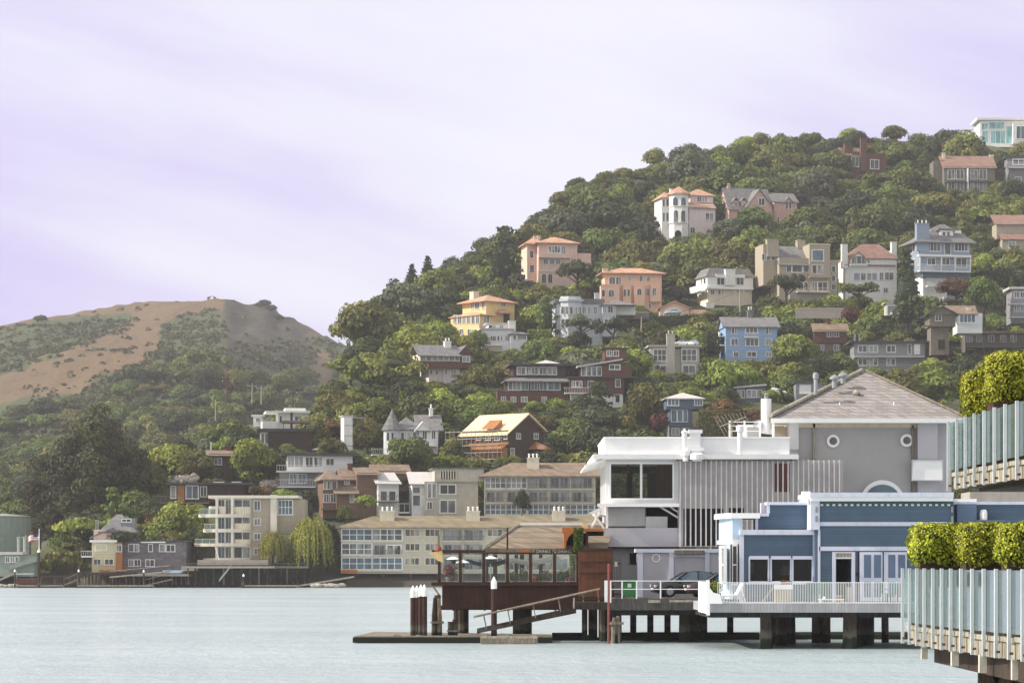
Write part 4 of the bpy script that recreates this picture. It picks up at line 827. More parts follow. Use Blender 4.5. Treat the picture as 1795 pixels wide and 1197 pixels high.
# rustic house, flat stilt house
h = hs('rustic_house', 'dark rustic cottage with brick chimney among yellow green trees', 'dark rustic cottage', 364, 838, a=8)
h.wall('wood_dark', 366, 408, 795, 842, 0, 7); h.gabx('roof_brown', 364, 410, 797, 789, -.4, 7, .4); h.chim(395, 405, 782, 792, 3, 1, 'wood_red_brown'); h.chim(369, 371, 775, 792, 3, .3, 'plaster_white'); h.win(376, 388, 803, 814)
h = hs('stilt_house', 'long flat brown house on stilts with a railed deck', 'flat stilt house', 297, 878, D=548)
h.wall('wood_dark', 297, 428, 849, 880, 0, 9); h.flat('roof_dark', 291, 441, 845.5, 849, -.6, 9, .2); h.wall('wood_orange', 311, 323, 850, 879, -.3, -.02, 'pillar'); h.wins([(300, 308)], 852, 873, pm='pane_pale', cols=1); h.win(327, 347, 852, 873, cols=2, pm='pane_blue'); h.win(352, 362, 853, 870)
h.balc(267, 366, 869, 880, 0, 2.6, 'wood_grey', step=.8); h.chim(316, 319, 840, 847, 4, .6, 'plaster_white')
for x in (272, 292, 316, 340, 360): h.post(x, 881, 905, -1.6, .22, 'wood_dark')
for x0, x1 in ((374, 392), (406, 422)): h.box('skylight', 'trim_white', x0, x1, 844, 846, 1, 3)
# round white balconied building
h = hs('round_house', 'white stacked house with rounded balconies and a tall white pylon', 'rounded balcony house', 372, 984, D=514, a=0)
h.wall('plaster_ivory', 380, 440, 872, 986, 1.2, 10); h.wall('plaster_tan', 440, 474, 872, 986, 1, 10, 'side_block'); h.wall('plaster_ivory', 474, 485, 867, 986, .2, 3, 'pylon'); h.wall('plaster_tan', 486, 534, 875, 935, 2, 10, 'back_block'); h.flat('plaster_ivory', 368, 520, 868, 873, .2, 10, .3)
def roundslab(x0, x1, y0, y1, d, name='slab', m='plaster_ivory', q=.35):
    u0, u1, z1, z0 = h.rect(x0, x1, y0, y1, d); r = (u1-u0)/2
    P = [(u1, d+4), (u0, d+4)]+[((u0+u1)/2-r*math.cos(t), d-r*q*math.sin(t)) for t in [math.pi*i/12 for i in range(13)]]
    return MB().prism([(x, y, z0) for x, y in P], (0, 0, z1-z0)).build(name, m, h.root)
for x0, y0 in ((348, 901), (356, 927), (340, 952), (356, 978)): roundslab(x0, 440, y0, y0+5.5, 1)
for y0, y1 in ((888, 901), (917, 928), (945, 953)): roundslab(408, 440, y0, y1, .6, 'curved_parapet', 'plaster_cream', .5)
for x0, x1 in ((366, 379), (384, 396)): roundslab(x0, x1, 887, 901, .2, 'curved_parapet', 'plaster_ivory', .4)
for y0, y1 in ((876, 900), (907, 926), (933, 951), (959, 977)):
    h.wins([(383, 393), (396, 406)], y0, y1, d=1.2, cols=2, pm='pane_blue' if y0 > 900 else 'pane'); h.wins([(411, 424), (426, 438)], y0, y1, d=1.2, cols=1)
    h.win(446, 456, y0+2, y1-6, d=1, cols=2)
for x in (380, 407): h.post(x, 873, 982, -.2, .45, 'plaster_ivory')
h.wins([(488, 512)], 877, 901, d=2, cols=4, rows=2, pm='pane_blue'); 
for x0, y0, y1 in ((350, 891, 901), (358, 918, 927), (342, 944, 952)): h.balc(x0, 380, y0, y1, 1.2, 1.4, 'plaster_ivory', glass='glass_rail', step=1.2)
MB().bar((h.u(385, -1), -1.2, h.z(985, 0, -1)), (h.u(378, -1), -1.2, h.z(958, 0, -1)), .12).build('stair', 'trim_white', h.root); h.box('terrace', 'terrace_stone', 346, 470, 981, 990, -4, 3)
# grey shingle and cream waterside houses
h = hs('waterside_house', 'grey shingled flat-roofed house standing over the water', 'grey waterside house', 212, 1004, D=512)
h.wall('shingle_grey', 212, 326, 949, 1006, 0, 9); h.flat('roof_dark', 210, 328, 947, 949.5, 0, 9, .2); h.box('trim_band', 'trim_white', 247, 290, 949, 951, -.5, -.22)
h.wins([(226, 234), (236, 243), (261, 267), (280, 289)], 954, 966, cols=1); h.win(292, 306, 955, 966); h.wins([(226, 233), (236, 246), (256, 270)], 981, 992)
for x in (228, 236, 262, 300): h.chim(x, x+2, 942, 948, 3, .4, 'steel_grey')
h = hs('cream_house', 'cream clapboard house with an orange corner and tall grey roof', 'cream clapboard house', 160, 1002, D=510, a=4)
h.wall('siding_cream', 161, 203, 949, 1004, 0, 8); h.wall('wood_orange', 203, 214, 950, 1000, -.3, 8, 'corner_bay'); h.hip('roof_grey', 176, 236, 932, 901, 1, 9, .4, ridge=(204, 214)); h.wall('plaster_pink', 164, 200, 928, 950, .8, 8, 'gable_storey'); h.gaby('roof_grey', 160, 206, 940, 924, .6, 6, .3, name='gable_roof', xr=198)
h.flat('trim_white', 158, 204, 946, 950, -.6, 8, .1, 'eave'); h.wins([(165, 176), (184, 198)], 980, 989); h.win(168, 186, 955, 964, pm='siding_cream'); h.balc(142, 162, 965, 974, 0, 2, 'trim_white'); h.balc(174, 222, 992, 999, -.3, 2, 'wood_orange', step=.4); h.wins([(204, 208), (209, 213)], 955, 966, d=-.3, cols=1); h.wall('siding_grey', 212, 236, 908, 950, 2, 8, 'back_block'); h.win(214, 229, 910, 914, d=2)
for x in (167, 171): h.chim(x, x+2, 911, 935, 3, .3, 'steel_grey')
# tanks
def tank(px, r, yt, yb, D, label):
    t = empty('storage_tank', W(px, yb, D), label, 'tank'); hh_ = (yb-yt)*D/F
    MB().lathe((0, 0, 0), [(r, 0), (r, hh_*.33), (r+.06, hh_*.33), (r+.06, hh_*.345), (r, hh_*.345), (r, hh_*.66), (r+.06, hh_*.66), (r+.06, hh_*.675), (r, hh_*.675), (r, hh_)], 28).build('shell', 'green_paint', t, False)
    MB().lathe((0, 0, hh_-.001), [(r+.12, 0), (r+.12, .15), (.2, r*.10+.15)], 28).build('lid', 'green_paint', t)
    MB().tube([(0, -r-.12, 0), (0, -r-.12, hh_+.6)], .06, 5).build('pipe', 'steel_grey', t)
tank(6, 5.2, 906, 1000, 542, 'big sage green storage tank beside the eucalyptus')
tank(35, .52, 943, 968, 518, 'slim green silo tank closest to the big tank')
tank(46, .58, 942, 968, 517, 'slim green silo tank beside the flagpole')
h = hs('dock_shed', 'sage green dock shed with a sloping ramp roof', 'green dock shed', 0, 1008, D=512, cat='shed')
h.wall('green_paint', -20, 60, 974, 1010, 0, 6); h.flat('roof_pale', -22, 36, 967, 972, -.2, 6, .4); h.poly('roof', 'green_paint', [(17, 990, -1), (64, 974, -1), (64, 984, -1), (17, 998, -1), 5]); h.wins([(10, 16), (19, 25), (28, 33)], 976, 985); h.poly('ramp', 'terrace_stone', [(-10, 1018, -2), (30, 1001, -2), (30, 1004, -2), (-10, 1021, -2), 2])
# ------------------------------------------------------------------ waterfront restaurants on piles
mat('paint_white', (.77, .77, .78), .6, 'streak', .03, stain=.12)
mat('paint_grey', (.40, .385, .39), .75, 'streak', .03, stain=.08)
mat('paint_lilac', (.47, .455, .49), .75, 'streak', .03, stain=.08)
mat('rib_grey', (.43, .415, .415), .75, 'streak', .08)
mat('rib_pale', (.60, .58, .57), .75, 'streak', .1)
mat('blue_siding', (.085, .135, .198), .65, 'siding', .08, step=.155)
mat('blue_panel', (.105, .150, .235), .6, vary=.06)
mat('blue_trim', (.60, .63, .74), .6, 'streak', .04)
mat('bay_pale_blue', (.44, .56, .68), .65, vary=.05)
mat('green_band', (.045, .105, .10), .6)
mat('roof_shingle', (.275, .25, .245), .95, 'shingle', .3, scale=5, step=.2)
mat('cedar_shingle', (.20, .16, .12), .95, 'shingle', .25, scale=.5, step=.3)
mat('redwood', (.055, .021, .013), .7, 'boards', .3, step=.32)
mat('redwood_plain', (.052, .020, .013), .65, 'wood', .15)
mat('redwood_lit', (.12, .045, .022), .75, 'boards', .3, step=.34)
mat('deck_grey', (.34, .34, .36), .85, 'boards', .15, step=.16)
mat('pile_wood', (.045, .033, .026), .95, 'pile', .3)
mat('pile_pale', (.19, .14, .10), .95, 'pile', .3)
mat('pile_red', (.050, .017, .013), .7, 'pile', .15)
mat('beam_dark', (.030, .030, .034), .9, 'wood', .3)
mat('weathered', (.24, .205, .165), .95, 'wood', .25)
mat('weathered_pale', (.40, .37, .30), .9, 'wood', .2)
mat('white_gloss', (.86, .86, .86), .4, vary=.03)
mat('orange_clay', (.46, .15, .045), .75, vary=.15)
mat('green_bin', (.03, .17, .055), .5, vary=.1)
mat('red_pole', (.20, .055, .05), .6, vary=.15)
leafmat('sail_white', (.74, .73, .72), (.82, .80, .78), trans=.5, hue=0)
mat('sail_navy', (.012, .014, .03), .8, vary=.1)
mat('canvas_tan', (.40, .34, .25), .85, vary=.1)
mat('flower_red', (.45, .03, .03), .6, vary=.3, scale=8)
mat('flower_pink', (.62, .32, .35), .6, vary=.3, scale=8)
mat('pot_red', (.23, .05, .035), .6, vary=.25, scale=4)
mat('plastic_green', (.03, .12, .075), .4, vary=.1)
mat('sign_letters', (.55, .52, .47), .6)
glassy('pane_dark', (.02, .022, .022), (.05, .055, .055))
mat('interior', (.028, .019, .014), .9, vary=.3, scale=.8)
mat('tarmac_deck', (.10, .095, .09), .9, 'wood', .15)
clearglass('clear_pane', (.93, .97, .96), .7)
clearglass('dark_pane', (.62, .62, .58), .45)

def holed(h, name, m, x0, x1, yt, yb, d0, d1, holes, parent=None):
    """wall with real rectangular openings"""
    xs = sorted({x0, x1}|{v for q in holes for v in q[:2]}); ys = sorted({yt, yb}|{v for q in holes for v in q[2:]}); b = MB()
    for ya, yc in zip(ys, ys[1:]):
        run = None
        for xa, xc in list(zip(xs, xs[1:]))+[(None, None)]:
            op = xa is None or any(q[0] <= xa and xc <= q[1] and q[2] <= ya and yc <= q[3] for q in holes)
            if op:
                if run: b.box(h.u(run[0], d0), h.u(run[1], d0), d0, d1, h.z(yc, 0, d0), h.z(ya, 0, d0)); run = None
            else: run = (run[0], xc) if run else (xa, xc)
    h.note(x0, x1, yt, yb)
    return b.build(name, m, parent or h.root)
def ring(h, x0, x1, yt, yb, w_, d0, d1, m, name, parent=None):
    return holed(h, name, m, x0-w_, x1+w_, yt-w_, yb+w_, d0, d1, [(x0, x1, yt, yb)], parent)
def vpipe(h, name, px, yt, yb, d, r, m='paint_white', cap=None):
    u, z1, z0 = h.u(px, d), h.z(yt, 0, d), h.z(yb, 0, d); b = MB()
    pr = [(r, z0), (r, z1)]
    if cap == 'cone': pr = [(r, z0), (r, z1-.3), (r*1.9, z1-.3), (r*1.9, z1-.2), (.02, z1)]
    if cap == 'drum': pr = [(r, z0), (r, z1-.38), (r*1.45, z1-.36), (r*1.45, z1-.08), (r*.8, z1)]
    if cap == 'crown': pr = [(r, z0), (r, z1-.5), (r*1.25, z1-.45), (r*1.25, z1-.4), (r, z1-.36), (r*1.6, z1-.18), (r*.6, z1-.1), (.03, z1)]
    return b.lathe((u, d, 0), pr, 14).build(name, m, h.root)

# --- white restaurant
h = House('restaurant_building', 'large white and grey restaurant with ribbed screen wall and shingled pyramid roof', 'white restaurant', 1062, 1048, 0, 163, 'restaurant'); WR = h
u_ = lambda p, d=0: h.u(p, d)
holed(h, 'wall', 'paint_white', 1062, 1190, 804, 888, 0, .3, [(1071, 1122, 813, 873), (1126, 1179, 813, 873)])
ring(h, 1071, 1179, 813, 873, 3, -.12, -.01, 'white_gloss', 'window_frame')
for a, b in ((1071, 1122), (1126, 1179)): h.box('pane', 'dark_pane', a, b, 813, 873, .12, .15)
b = MB()                                                       # glazed flank
for i in range(6):
    v0 = .3+i*1.9; b.box(0, .2, v0, v0+.45, h.z(888), h.z(804))
b.box(.01, .19, .3, 11.5, h.z(888), h.z(876)).box(.01, .19, .3, 11.5, h.z(812), h.z(804.5)); b.build('side_wall', 'paint_white', h.root)
MB().box(.08, .11, .75, 11.4, h.z(876), h.z(812)).build('side_pane', 'dark_pane', h.root)
MB().box(.2, 3.9, 11.3, 11.5, h.z(888), h.z(868)).box(.2, 3.9, 11.3, 11.5, h.z(818), h.z(804)).box(1.7, 2.0, 11.3, 11.5, h.z(868), h.z(818)).box(2.9, 3.9, 11.3, 11.5, h.z(868), h.z(818)).build('rear_wall', 'interior', h.root); MB().box(.2, u_(1190), .3, 11.3, h.z(888), h.z(884)).build('dining_floor', 'interior', h.root)
for x, y, w_ in ((1092, 824, 12), (1140, 822, 9), (1160, 830, 7)): h.box('lamp_shade', 'orange_clay', x, x+w_, y, y+6, 3.5, 3.9)
for x in (1085, 1112, 1150): h.box('dining_table', 'wood_grey', x, x+16, 866, 868, 3, 4.2)
h.box('post', 'wood_red_brown', 1099, 1102, 806, 876, 4, 4.3); h.box('partition', 'wood_orange', 1152, 1182, 815, 880, 6, 6.3)
h.box('roof', 'paint_white', 1040, 1400, 796, 804.5, -.7, 12)
h.box('parapet', 'paint_white', 1060, 1384, 768, 796, 0, 11.8); h.box('coping', 'white_gloss', 1058.5, 1385, 765.5, 768, -.08, 12)
MB().prism([(u_(1062), -.6, h.z(804)), (u_(1026), -.6, h.z(815)), (u_(1026), -.6, h.z(818)), (u_(1062), -.6, h.z(808))], (0, 12.4, 0)).build('side_eave', 'white_gloss', h.root)
h.box('sill', 'white_gloss', 1048, 1191, 882, 888, -.5, -.01)
MB().prism([(u_(1062), .2, h.z(884)), (u_(1031), .2, h.z(899)), (u_(1062), .2, h.z(903))], (0, 6, 0)).build('side_awning', 'paint_white', h.root)
h.wall('paint_grey', 1064, 1190, 888, 960, 1.4, 10, 'lower_storey'); h.box('shutter', 'paint_white', 1066, 1131, 890, 922, 1.1, 1.38); h.box('service_box', 'paint_white', 1132, 1170, 905, 925, .7, 1.38); h.box('void_shade', 'dark_void', 1133, 1189, 890, 925, 1.3, 1.39)
b = MB(); b.tube([(u_(1155), .2, h.z(886)), (u_(1189), .2, h.z(907))], .06, 5).tube([(u_(1172), .2, h.z(886)), (u_(1189), .2, h.z(897))], .05, 5); b.build('bracket', 'paint_white', h.root)
h.box('balustrade', 'paint_lilac', 1062, 1191, 925, 958, -.1, .1); h.box('ledge', 'beam_dark', 1062, 1191, 958, 960.5, -.05, 1.2); h.box('corner_post', 'white_gloss', 1062, 1066, 886, 925, -.05, .2)
h.wall('paint_grey', 1066, 1190, 960, 1050, .6, 9, 'ground_wall'); h.box('vent', 'dark_void', 1104, 1119, 969, 988, .5, .58)
# ribbed screen
h.wall('rib_grey', 1190, 1478, 807, 958, -.4, 3, 'screen'); b = MB()
for i in range(32):
    x = 1191.5+i*9; b.box(u_(x, -.52), u_(x+2.3, -.52), -.52, -.41, h.z(958, 0, -.5), h.z(806, 0, -.5))
b.build('screen_rib', 'rib_pale', h.root)
h.box('cap_rail', 'weathered', 1186, 1384, 803.5, 807, -.6, 3.2); h.box('painted_opening', 'dark_void', 1198, 1268, 891, 956, -.408, -.404); h.box('painted_opening', 'dark_void', 1278, 1304, 890, 900, -.408, -.404); h.box('painted_opening', 'wood_red_brown', 1358, 1384, 812, 862, -.408, -.404); h.box('unit', 'paint_grey', 1222, 1246, 912, 948, -.405, -.402)  # flush panels on the screen paint the dark inside of openings
h.box('flat_roof_edge', 'rust_orange', 1215, 1385, 799, 803, -.2, 3)
# tower with pyramid roof
h.wall('paint_grey', 1400, 1640, 740, 958, 3.2, 15, 'tower'); h.box('pilaster', 'paint_white', 1383, 1400, 741, 788, 3, 6); h.box('tower_side', 'paint_white', 1383, 1401, 788, 880, 3.3, 14.8); h.box('frieze', 'plaster_cream', 1400, 1640, 741, 749, 3.0, 3.19)
h.box('pilaster', 'paint_lilac', 1609, 1644, 739, 805, 2.7, 3.18); h.box('tower_end', 'paint_lilac', 1640, 1668, 742, 960, 3.4, 15); h.box('downpipe', 'weathered_pale', 1425, 1429, 742, 805, 3.0, 3.18); h.box('downpipe', 'weathered', 1598, 1602, 745, 885, 3.0, 3.18); h.box('lower_panel', 'paint_lilac', 1609, 1644, 843, 880, 2.9, 3.18)
h.box('sign_board', 'white_gloss', 1599, 1653, 805.5, 842.5, 2.3, 2.6); ring(h, 1600.5, 1651.5, 807, 841, 1.2, 2.24, 2.29, 'paint_lilac', 'sign_frame')
for px, py in ((1460, 773), (1589, 772)):
    uu, zz = u_(px, 3.2), h.z(py, 0, 3.2); P = [(math.cos(t), math.sin(t)) for t in [2*math.pi*i/24 for i in range(24)]]
    f_ = MB().prism([(uu+.37*c, 3.02, zz+.37*s_) for c, s_ in P], (0, .17, 0)).build('round_window', 'white_gloss', h.root)
    MB().prism([(uu+.22*c, 2.98, zz+.22*s_) for c, s_ in P], (0, .06, 0)).build('pane', 'pane', f_)
uu, zz = u_(1546, 3.2), h.z(880, 0, 3.2)
f_ = MB().prism([(uu+1.28*math.cos(t), 2.95, zz+1.28*math.sin(t)) for t in [math.pi*i/20 for i in range(21)]], (0, .24, 0)).build('half_round_window', 'white_gloss', h.root)
MB().prism([(uu+.98*math.cos(t), 2.9, zz+.22+.80*math.sin(t)) for t in [math.pi*i/20 for i in range(21)]], (0, .08, 0)).build('pane', 'pane_blue', f_)
h.hip('roof_shingle', 1355, 1694, 733, 651, 2.4, 15, .25, ridge=(1510, 1516), name='pyramid_roof'); h.box('eave_board', 'paint_white', 1352, 1697, 733, 741, 2.0, 2.14); MB().box(u_(1352, 2), u_(1352, 2)+.14, 2.14, 15.2, h.z(741, 0, 2), h.z(733, 0, 2)).build('eave_board', 'paint_white', h.root)
MB().box(u_(1353, 2)+.15, u_(1697, 2)-.1, 2.2, 15, h.z(740, 0, 2), h.z(738.5, 0, 2)).build('soffit', 'plaster_cream', h.root)
a_ = Vector((u_(1351, 2.1), 2.1, h.z(731, 0, 2.1))); c_ = Vector((u_(1511, 8.7), 8.7, h.z(650, 0, 8.7))); MB().tube([a_+Vector((0, 0, .1)), c_+Vector((0, 0, .05))], .13, 6).build('hip_cap', 'weathered_pale', h.root)
c2_ = Vector((u_(1697, 2.1), 2.1, h.z(733, 0, 2.1))); MB().tube([c2_+Vector((-.2, 0, .12)), c_+Vector((.2, 0, .05))], .07, 6).build('hip_cap', 'weathered', h.root)
# veranda under the eave, flues and vents
h.box('gallery_rail', 'plaster_cream', 1357, 1384, 748, 765, 4, 4.15); h.post(1355.5, 740, 766, 2.4, .13, 'white_gloss')
h.box('gallery_back', 'wood_dark', 1357, 1384, 741, 749, 7, 7.2)
vpipe(h, 'vent_pipe', 1200, 751, 806, -.4, .13, cap='crown'); vpipe(h, 'vent_pipe', 1297, 745, 803, -.4, .15, cap='drum'); vpipe(h, 'vent_stub', 1202, 788, 808, -.85, .16, cap='drum'); vpipe(h, 'vent_stub', 1222, 794, 808, -1.0, .28, cap='drum')
h.chim(1210, 1228, 753, 796, -.45, .4, 'paint_white', name='chimney'); h.chim(1207, 1231, 784, 796, -.62, .6, 'paint_white', name='chimney_base')
b = MB(); uu = u_(1343, 3); b.lathe((uu, 3, 0), [(.30, h.z(758, 0, 3)), (.30, h.z(699, 0, 3)), (.26, h.z(699, 0, 3)), (.26, h.z(702, 0, 3))], 16); b.build('flue', 'paint_white', h.root, False)
MB().prism([(u_(1336, 3), 2.8, h.z(752, 0, 3)), (u_(1351, 3), 2.8, h.z(752, 0, 3)), (u_(1358, 3), 2.8, h.z(762, 0, 3)), (u_(1330, 3), 2.8, h.z(758, 0, 3))], (0, .6, 0)).build('flue_elbow', 'paint_white', h.root)
b = MB(); b.lathe((uu, 3, 0), [(.12, h.z(699, 0, 3)), (.12, h.z(692, 0, 3)), (.2, h.z(692, 0, 3)), (.03, h.z(689, 0, 3))], 10); b.build('flue_tip', 'steel_grey', h.root)
for px, yt, yb, d, r, cp in ((1430, 653, 692, 4.2, .12, 'drum'), (1463, 656, 680, 5.5, .16, 'cone'), (1478, 651, 672, 6.2, .16, 'cone'), (1501, 682, 700, 5.3, .12, 'cone')): vpipe(h, 'roof_vent', px, yt, yb, d, r, 'steel_grey' if px < 1500 else 'weathered_pale', cp)
for px, py in ((1472, 713), (1567, 712)): vpipe(h, 'roof_vent', px, py-8, py+3, 4, .03, 'white_gloss'); MB().lathe((u_(px, 3.9), 3.9, h.z(py+2, 0, 3.9)), [(.14, -.1), (.1, .08), (.02, .12)], 8).build('flashing', 'white_gloss', h.root)
h.box('roof_cabin', 'paint_white', 1301, 1334, 744, 768, 3.4, 5); h.box('cabin_face', 'paint_grey', 1310, 1333, 749, 767, 3.36, 3.39)
b = MB()
for p in (1279, 1305, 1332): b.box(u_(p, 2.6)-.05, u_(p, 2.6)+.05, 2.55, 2.65, h.z(767, 0, 2.6), h.z(737, 0, 2.6))
for y in (739, 746, 755): b.box(u_(1279, 2.6)+.06, u_(1332, 2.6)-.06, 2.57, 2.63, h.z(y+1, 0, 2.6), h.z(y-.3, 0, 2.6))
b.build('roof_railing', 'white_gloss', h.root)
for x in (1084, 1110, 1140, 1170, 1280, 1380, 1450, 1520, 1600, 1650): h.post(x, 1048, 1135, 3, .35, 'pile_wood', 'pile')
h.box('base_deck', 'beam_dark', 1066, 1660, 1049, 1062, .7, 14)
# yagi aerial, dish: separate things on the roof
t = empty('tv_aerial', h.P+Vector((u_(1283, 2.3), 2.3, h.z(766, 0, 2.3))), 'long slanted television aerial on the flat white roof', 'aerial')
z_ = h.z(737, 0, 2.3)-h.z(766, 0, 2.3); MB().tube([(0, 0, 0), (0, 0, z_+.1)], .03, 6).build('mast', 'weathered_pale', t)
p0, p1 = Vector((-.7, 0, z_-.35)), Vector((.8, 0, z_+.22)); MB().tube([p0, p1], .03, 5).build('boom', 'weathered_pale', t)
for i in range(9):
    p = p0.lerp(p1, i/8); l_ = lerp(.75, .3, i/8); MB().tube([p+Vector((-.5*l_, -.3, .8*l_)), p+Vector((.5*l_, .3, -.8*l_))], .012, 4).build('element', 'weathered_pale', t)
t = empty('satellite_dish', h.P+Vector((u_(1329, 2.9), 2.9, h.z(745, 0, 2.9))), 'grey satellite dish beside the white flue', 'satellite dish')
MB().lathe((0, 0, 0), [(.02, 0), (.16, .03), (.28, .1), (.28, .11), (.15, .05), (.02, .02)], 16).build('dish', 'steel_grey', t).rotation_euler = (R(70), 0, R(-30)); MB().tube([(0, .05, 0), (0, .1, -.45)], .03, 6).build('arm', 'steel_grey', t)
# low garage wall with roundels
g = House('garage_block', 'low lilac grey garage front with round emblems and white piers', 'lilac garage', 1116, 1048, 0, 160.4, 'garage')
g.wall('paint_lilac', 1118, 1290, 968, 1049, 0, 1.6); g.box('cornice', 'blue_trim', 1114, 1292, 961.5, 968, -.15, 1.7)
for a, b in ((1118, 1127), (1173, 1181), (1236, 1244)): g.box('pier', 'blue_trim', a, b, 968, 1049, -.12, -.01)
g.box('lintel', 'blue_trim', 1181, 1236, 972, 976, -.1, -.01); g.box('lattice_panel', 'weathered', 1182, 1235, 964, 971, -.3, -.16)
for px in (1150, 1266):
    uu, zz = g.u(px), g.z(978); b = MB(); Pn = 24
    for i in range(Pn):
        t0, t1 = 2*math.pi*i/Pn, 2*math.pi*(i+1)/Pn
        b.prism([(uu+r_*math.cos(t), -.06, zz+r_*math.sin(t)) for r_, t in ((.24, t0), (.24, t1), (.18, t1), (.18, t0))][::-1], (0, .055, 0))
    b.build('roundel_ring', 'white_gloss', g.root)
# --- blue house over the water
h = House('blue_restaurant', 'blue clapboard restaurant with stepped white parapets and cornice over the water', 'blue restaurant', 1300, 1056, 0, 147, 'restaurant'); BR = h
u_ = lambda p, d=0: h.u(p, d)
holed(h, 'wing_wall', 'blue_siding', 1302, 1427, 937, 1054, 0, .25, [(1315, 1346, 980, 1018), (1353, 1385, 980, 1018), (1391, 1423, 980, 1018)])
h.box('room_back', 'interior', 1302, 1427, 937, 1054, 4, 4.2); MB().box(u_(1302), u_(1427), .25, 4, h.z(1020), h.z(1019)).build('room_floor', 'interior', h.root)
for a, b in ((1315, 1346), (1353, 1385), (1391, 1423)):
    w_ = h.box('window_head', 'blue_trim', a-1.5, b+1.5, 974, 980, -.12, -.01); f_ = ring(h, a, b, 980, 1018, 2.8, -.06, .1, 'blue_trim', 'window'); h.box('pane', 'dark_pane', a, b, 980, 1018, .1, .13, f_)
h.box('window_sill', 'blue_trim', 1308, 1428, 1021, 1024, -.2, -.07)
h.box('picture', 'trim_white', 1313, 1321, 986, 1005, 2, 2.05); MB().lathe((u_(1379, 1.5), 1.5, h.z(1007, 0, 1.5)), [(.38, 0), (.36, .2), (.2, .42), (.02, .48)], 14).build('lamp_shade', 'bay_pale_blue', h.root)
h.box('parapet_cap', 'blue_trim', 1297, 1429, 928, 937, -.25, 3); h.box('corner_board', 'blue_trim', 1297, 1304, 937, 1054, -.08, -.01); h.box('corner_board', 'blue_trim', 1425, 1428.5, 937, 1010, -.08, -.01)
# stepped parapet behind
u0 = u_
P = [(1328, 927), (1328, 904), (1347, 904), (1347, 884), (1424, 884), (1424, 927)]
MB().prism([(u_(x, 1.2), 1.2, h.z(y, 0, 1.2)) for x, y in P], (0, 2.5, 0)).build('stepped_parapet', 'blue_siding', h.root); h.note(1328, 1424, 884, 927)
h.box('parapet_trim', 'blue_trim', 1344, 1426, 879.5, 884.5, .9, 3.8); h.box('parapet_trim', 'blue_trim', 1324, 1348, 899.5, 904.5, .9, 3.8); h.box('parapet_trim', 'blue_trim', 1344.5, 1349.5, 884.5, 899.5, 1.0, 1.19); h.box('parapet_trim', 'blue_trim', 1421, 1427, 884.5, 928, 1.0, 1.19)
h.box('parapet_trim', 'blue_trim', 1324, 1329, 904.5, 928, 1.0, 1.19); h.box('chimney', 'paint_lilac', 1334, 1343, 881, 899, 2, 2.6)
# angled bay
ua, ub, uc = u_(1300, .6), u_(1283, .6), u_(1266, 2)
MB().prism([(ua, .3, h.z(1050)), (ub, .3, h.z(1050)), (uc, 2.2, h.z(1050)), (uc, 4.4, h.z(1050)), (ua, 4.4, h.z(1050))][::-1], (0, 0, h.z(908)-h.z(1050))).build('bay', 'bay_pale_blue', h.root)
MB().prism([(ua+.9, .0, h.z(908)), (ub-.1, .0, h.z(908)), (uc-.25, 2.1, h.z(908)), (uc-.25, 4.5, h.z(908)), (ua+.9, 4.5, h.z(908))][::-1], (0, 0, h.z(899)-h.z(908))).build('bay_cornice', 'white_gloss', h.root)
MB().prism([(ua+.01, .22, h.z(953)), (ub, .22, h.z(953)), (uc-.1, 2.15, h.z(953)), (uc-.1, 4.45, h.z(953)), (ua, 4.45, h.z(953))][::-1], (0, 0, h.z(946)-h.z(953))).build('bay_band', 'white_gloss', h.root)
h.win(1284.5, 1291, 957, 1022, d=.3, cols=1, rows=2, fm='white_gloss', ft=.12, pm='pane_dark'); h.box('bay_post', 'white_gloss', 1293, 1300, 953, 1050, .2, .29); h.box('bay_post', 'white_gloss', 1279, 1283, 953, 1050, .2, .29); h.win(1268, 1272, 960, 1020, side='L', u=uc, cols=1, rows=2, fm='white_gloss', ft=.1, pm='pane_dark')
h.note(1262, 1300, 899, 1050)
# main block
holed(h, 'wall', 'blue_siding', 1437, 1672, 880, 1055, -.5, 5, [(1466, 1492, 979, 1055)])
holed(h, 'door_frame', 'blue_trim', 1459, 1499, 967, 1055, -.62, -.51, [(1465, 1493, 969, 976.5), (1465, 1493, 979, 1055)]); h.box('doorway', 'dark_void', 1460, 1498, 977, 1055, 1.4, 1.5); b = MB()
for i in range(11): b.box(u_(1466+i*2.5, -.6), u_(1467.2+i*2.5, -.6), -.6, -.55, h.z(976.5, 0, -.6), h.z(969, 0, -.6))
b.build('transom_grille', 'plaster_cream', h.root); h.box('transom', 'dark_void', 1465, 1493, 969, 976.5, -.51, -.505)
h.box('cornice', 'blue_trim', 1420, 1672, 863, 871, -1.1, 5.2); h.box('cornice', 'white_gloss', 1421.5, 1671, 871, 878, -.95, 5.1); h.box('frieze', 'green_band', 1436, 1671, 878.5, 885, -.56, -.51)
b = MB()
for i in range(22): b.box(u_(1438+i*10.6, -.6), u_(1443+i*10.6, -.6), -.6, -.565, h.z(886.5, 0, -.6), h.z(883, 0, -.6))
b.build('dentil_trim', 'blue_trim', h.root)
h.box('band', 'blue_trim', 1436, 1672, 914.5, 921.5, -.6, -.51); h.box('band', 'blue_trim', 1436, 1600, 957.5, 965, -.6, -.51)
h.box('pilaster', 'blue_trim', 1421, 1437, 878, 928, -.7, 3); h.box('corner_board', 'blue_trim', 1434, 1438, 928, 1055, -.6, -.51); h.box('side_wall', 'blue_panel', 1428, 1437, 928, 1055, -.4, 3)
for y in (888, 904): h.box('bracket_ornament', 'steel_grey', 1429.5, 1434, y, y+10, -.78, -.71); h.box('bracket_ornament', 'steel_grey', 1667, 1671, y, y+10, -.6, -.51)
h.box('scroll', 'white_gloss', 1408, 1421, 861, 875, -.6, .4)
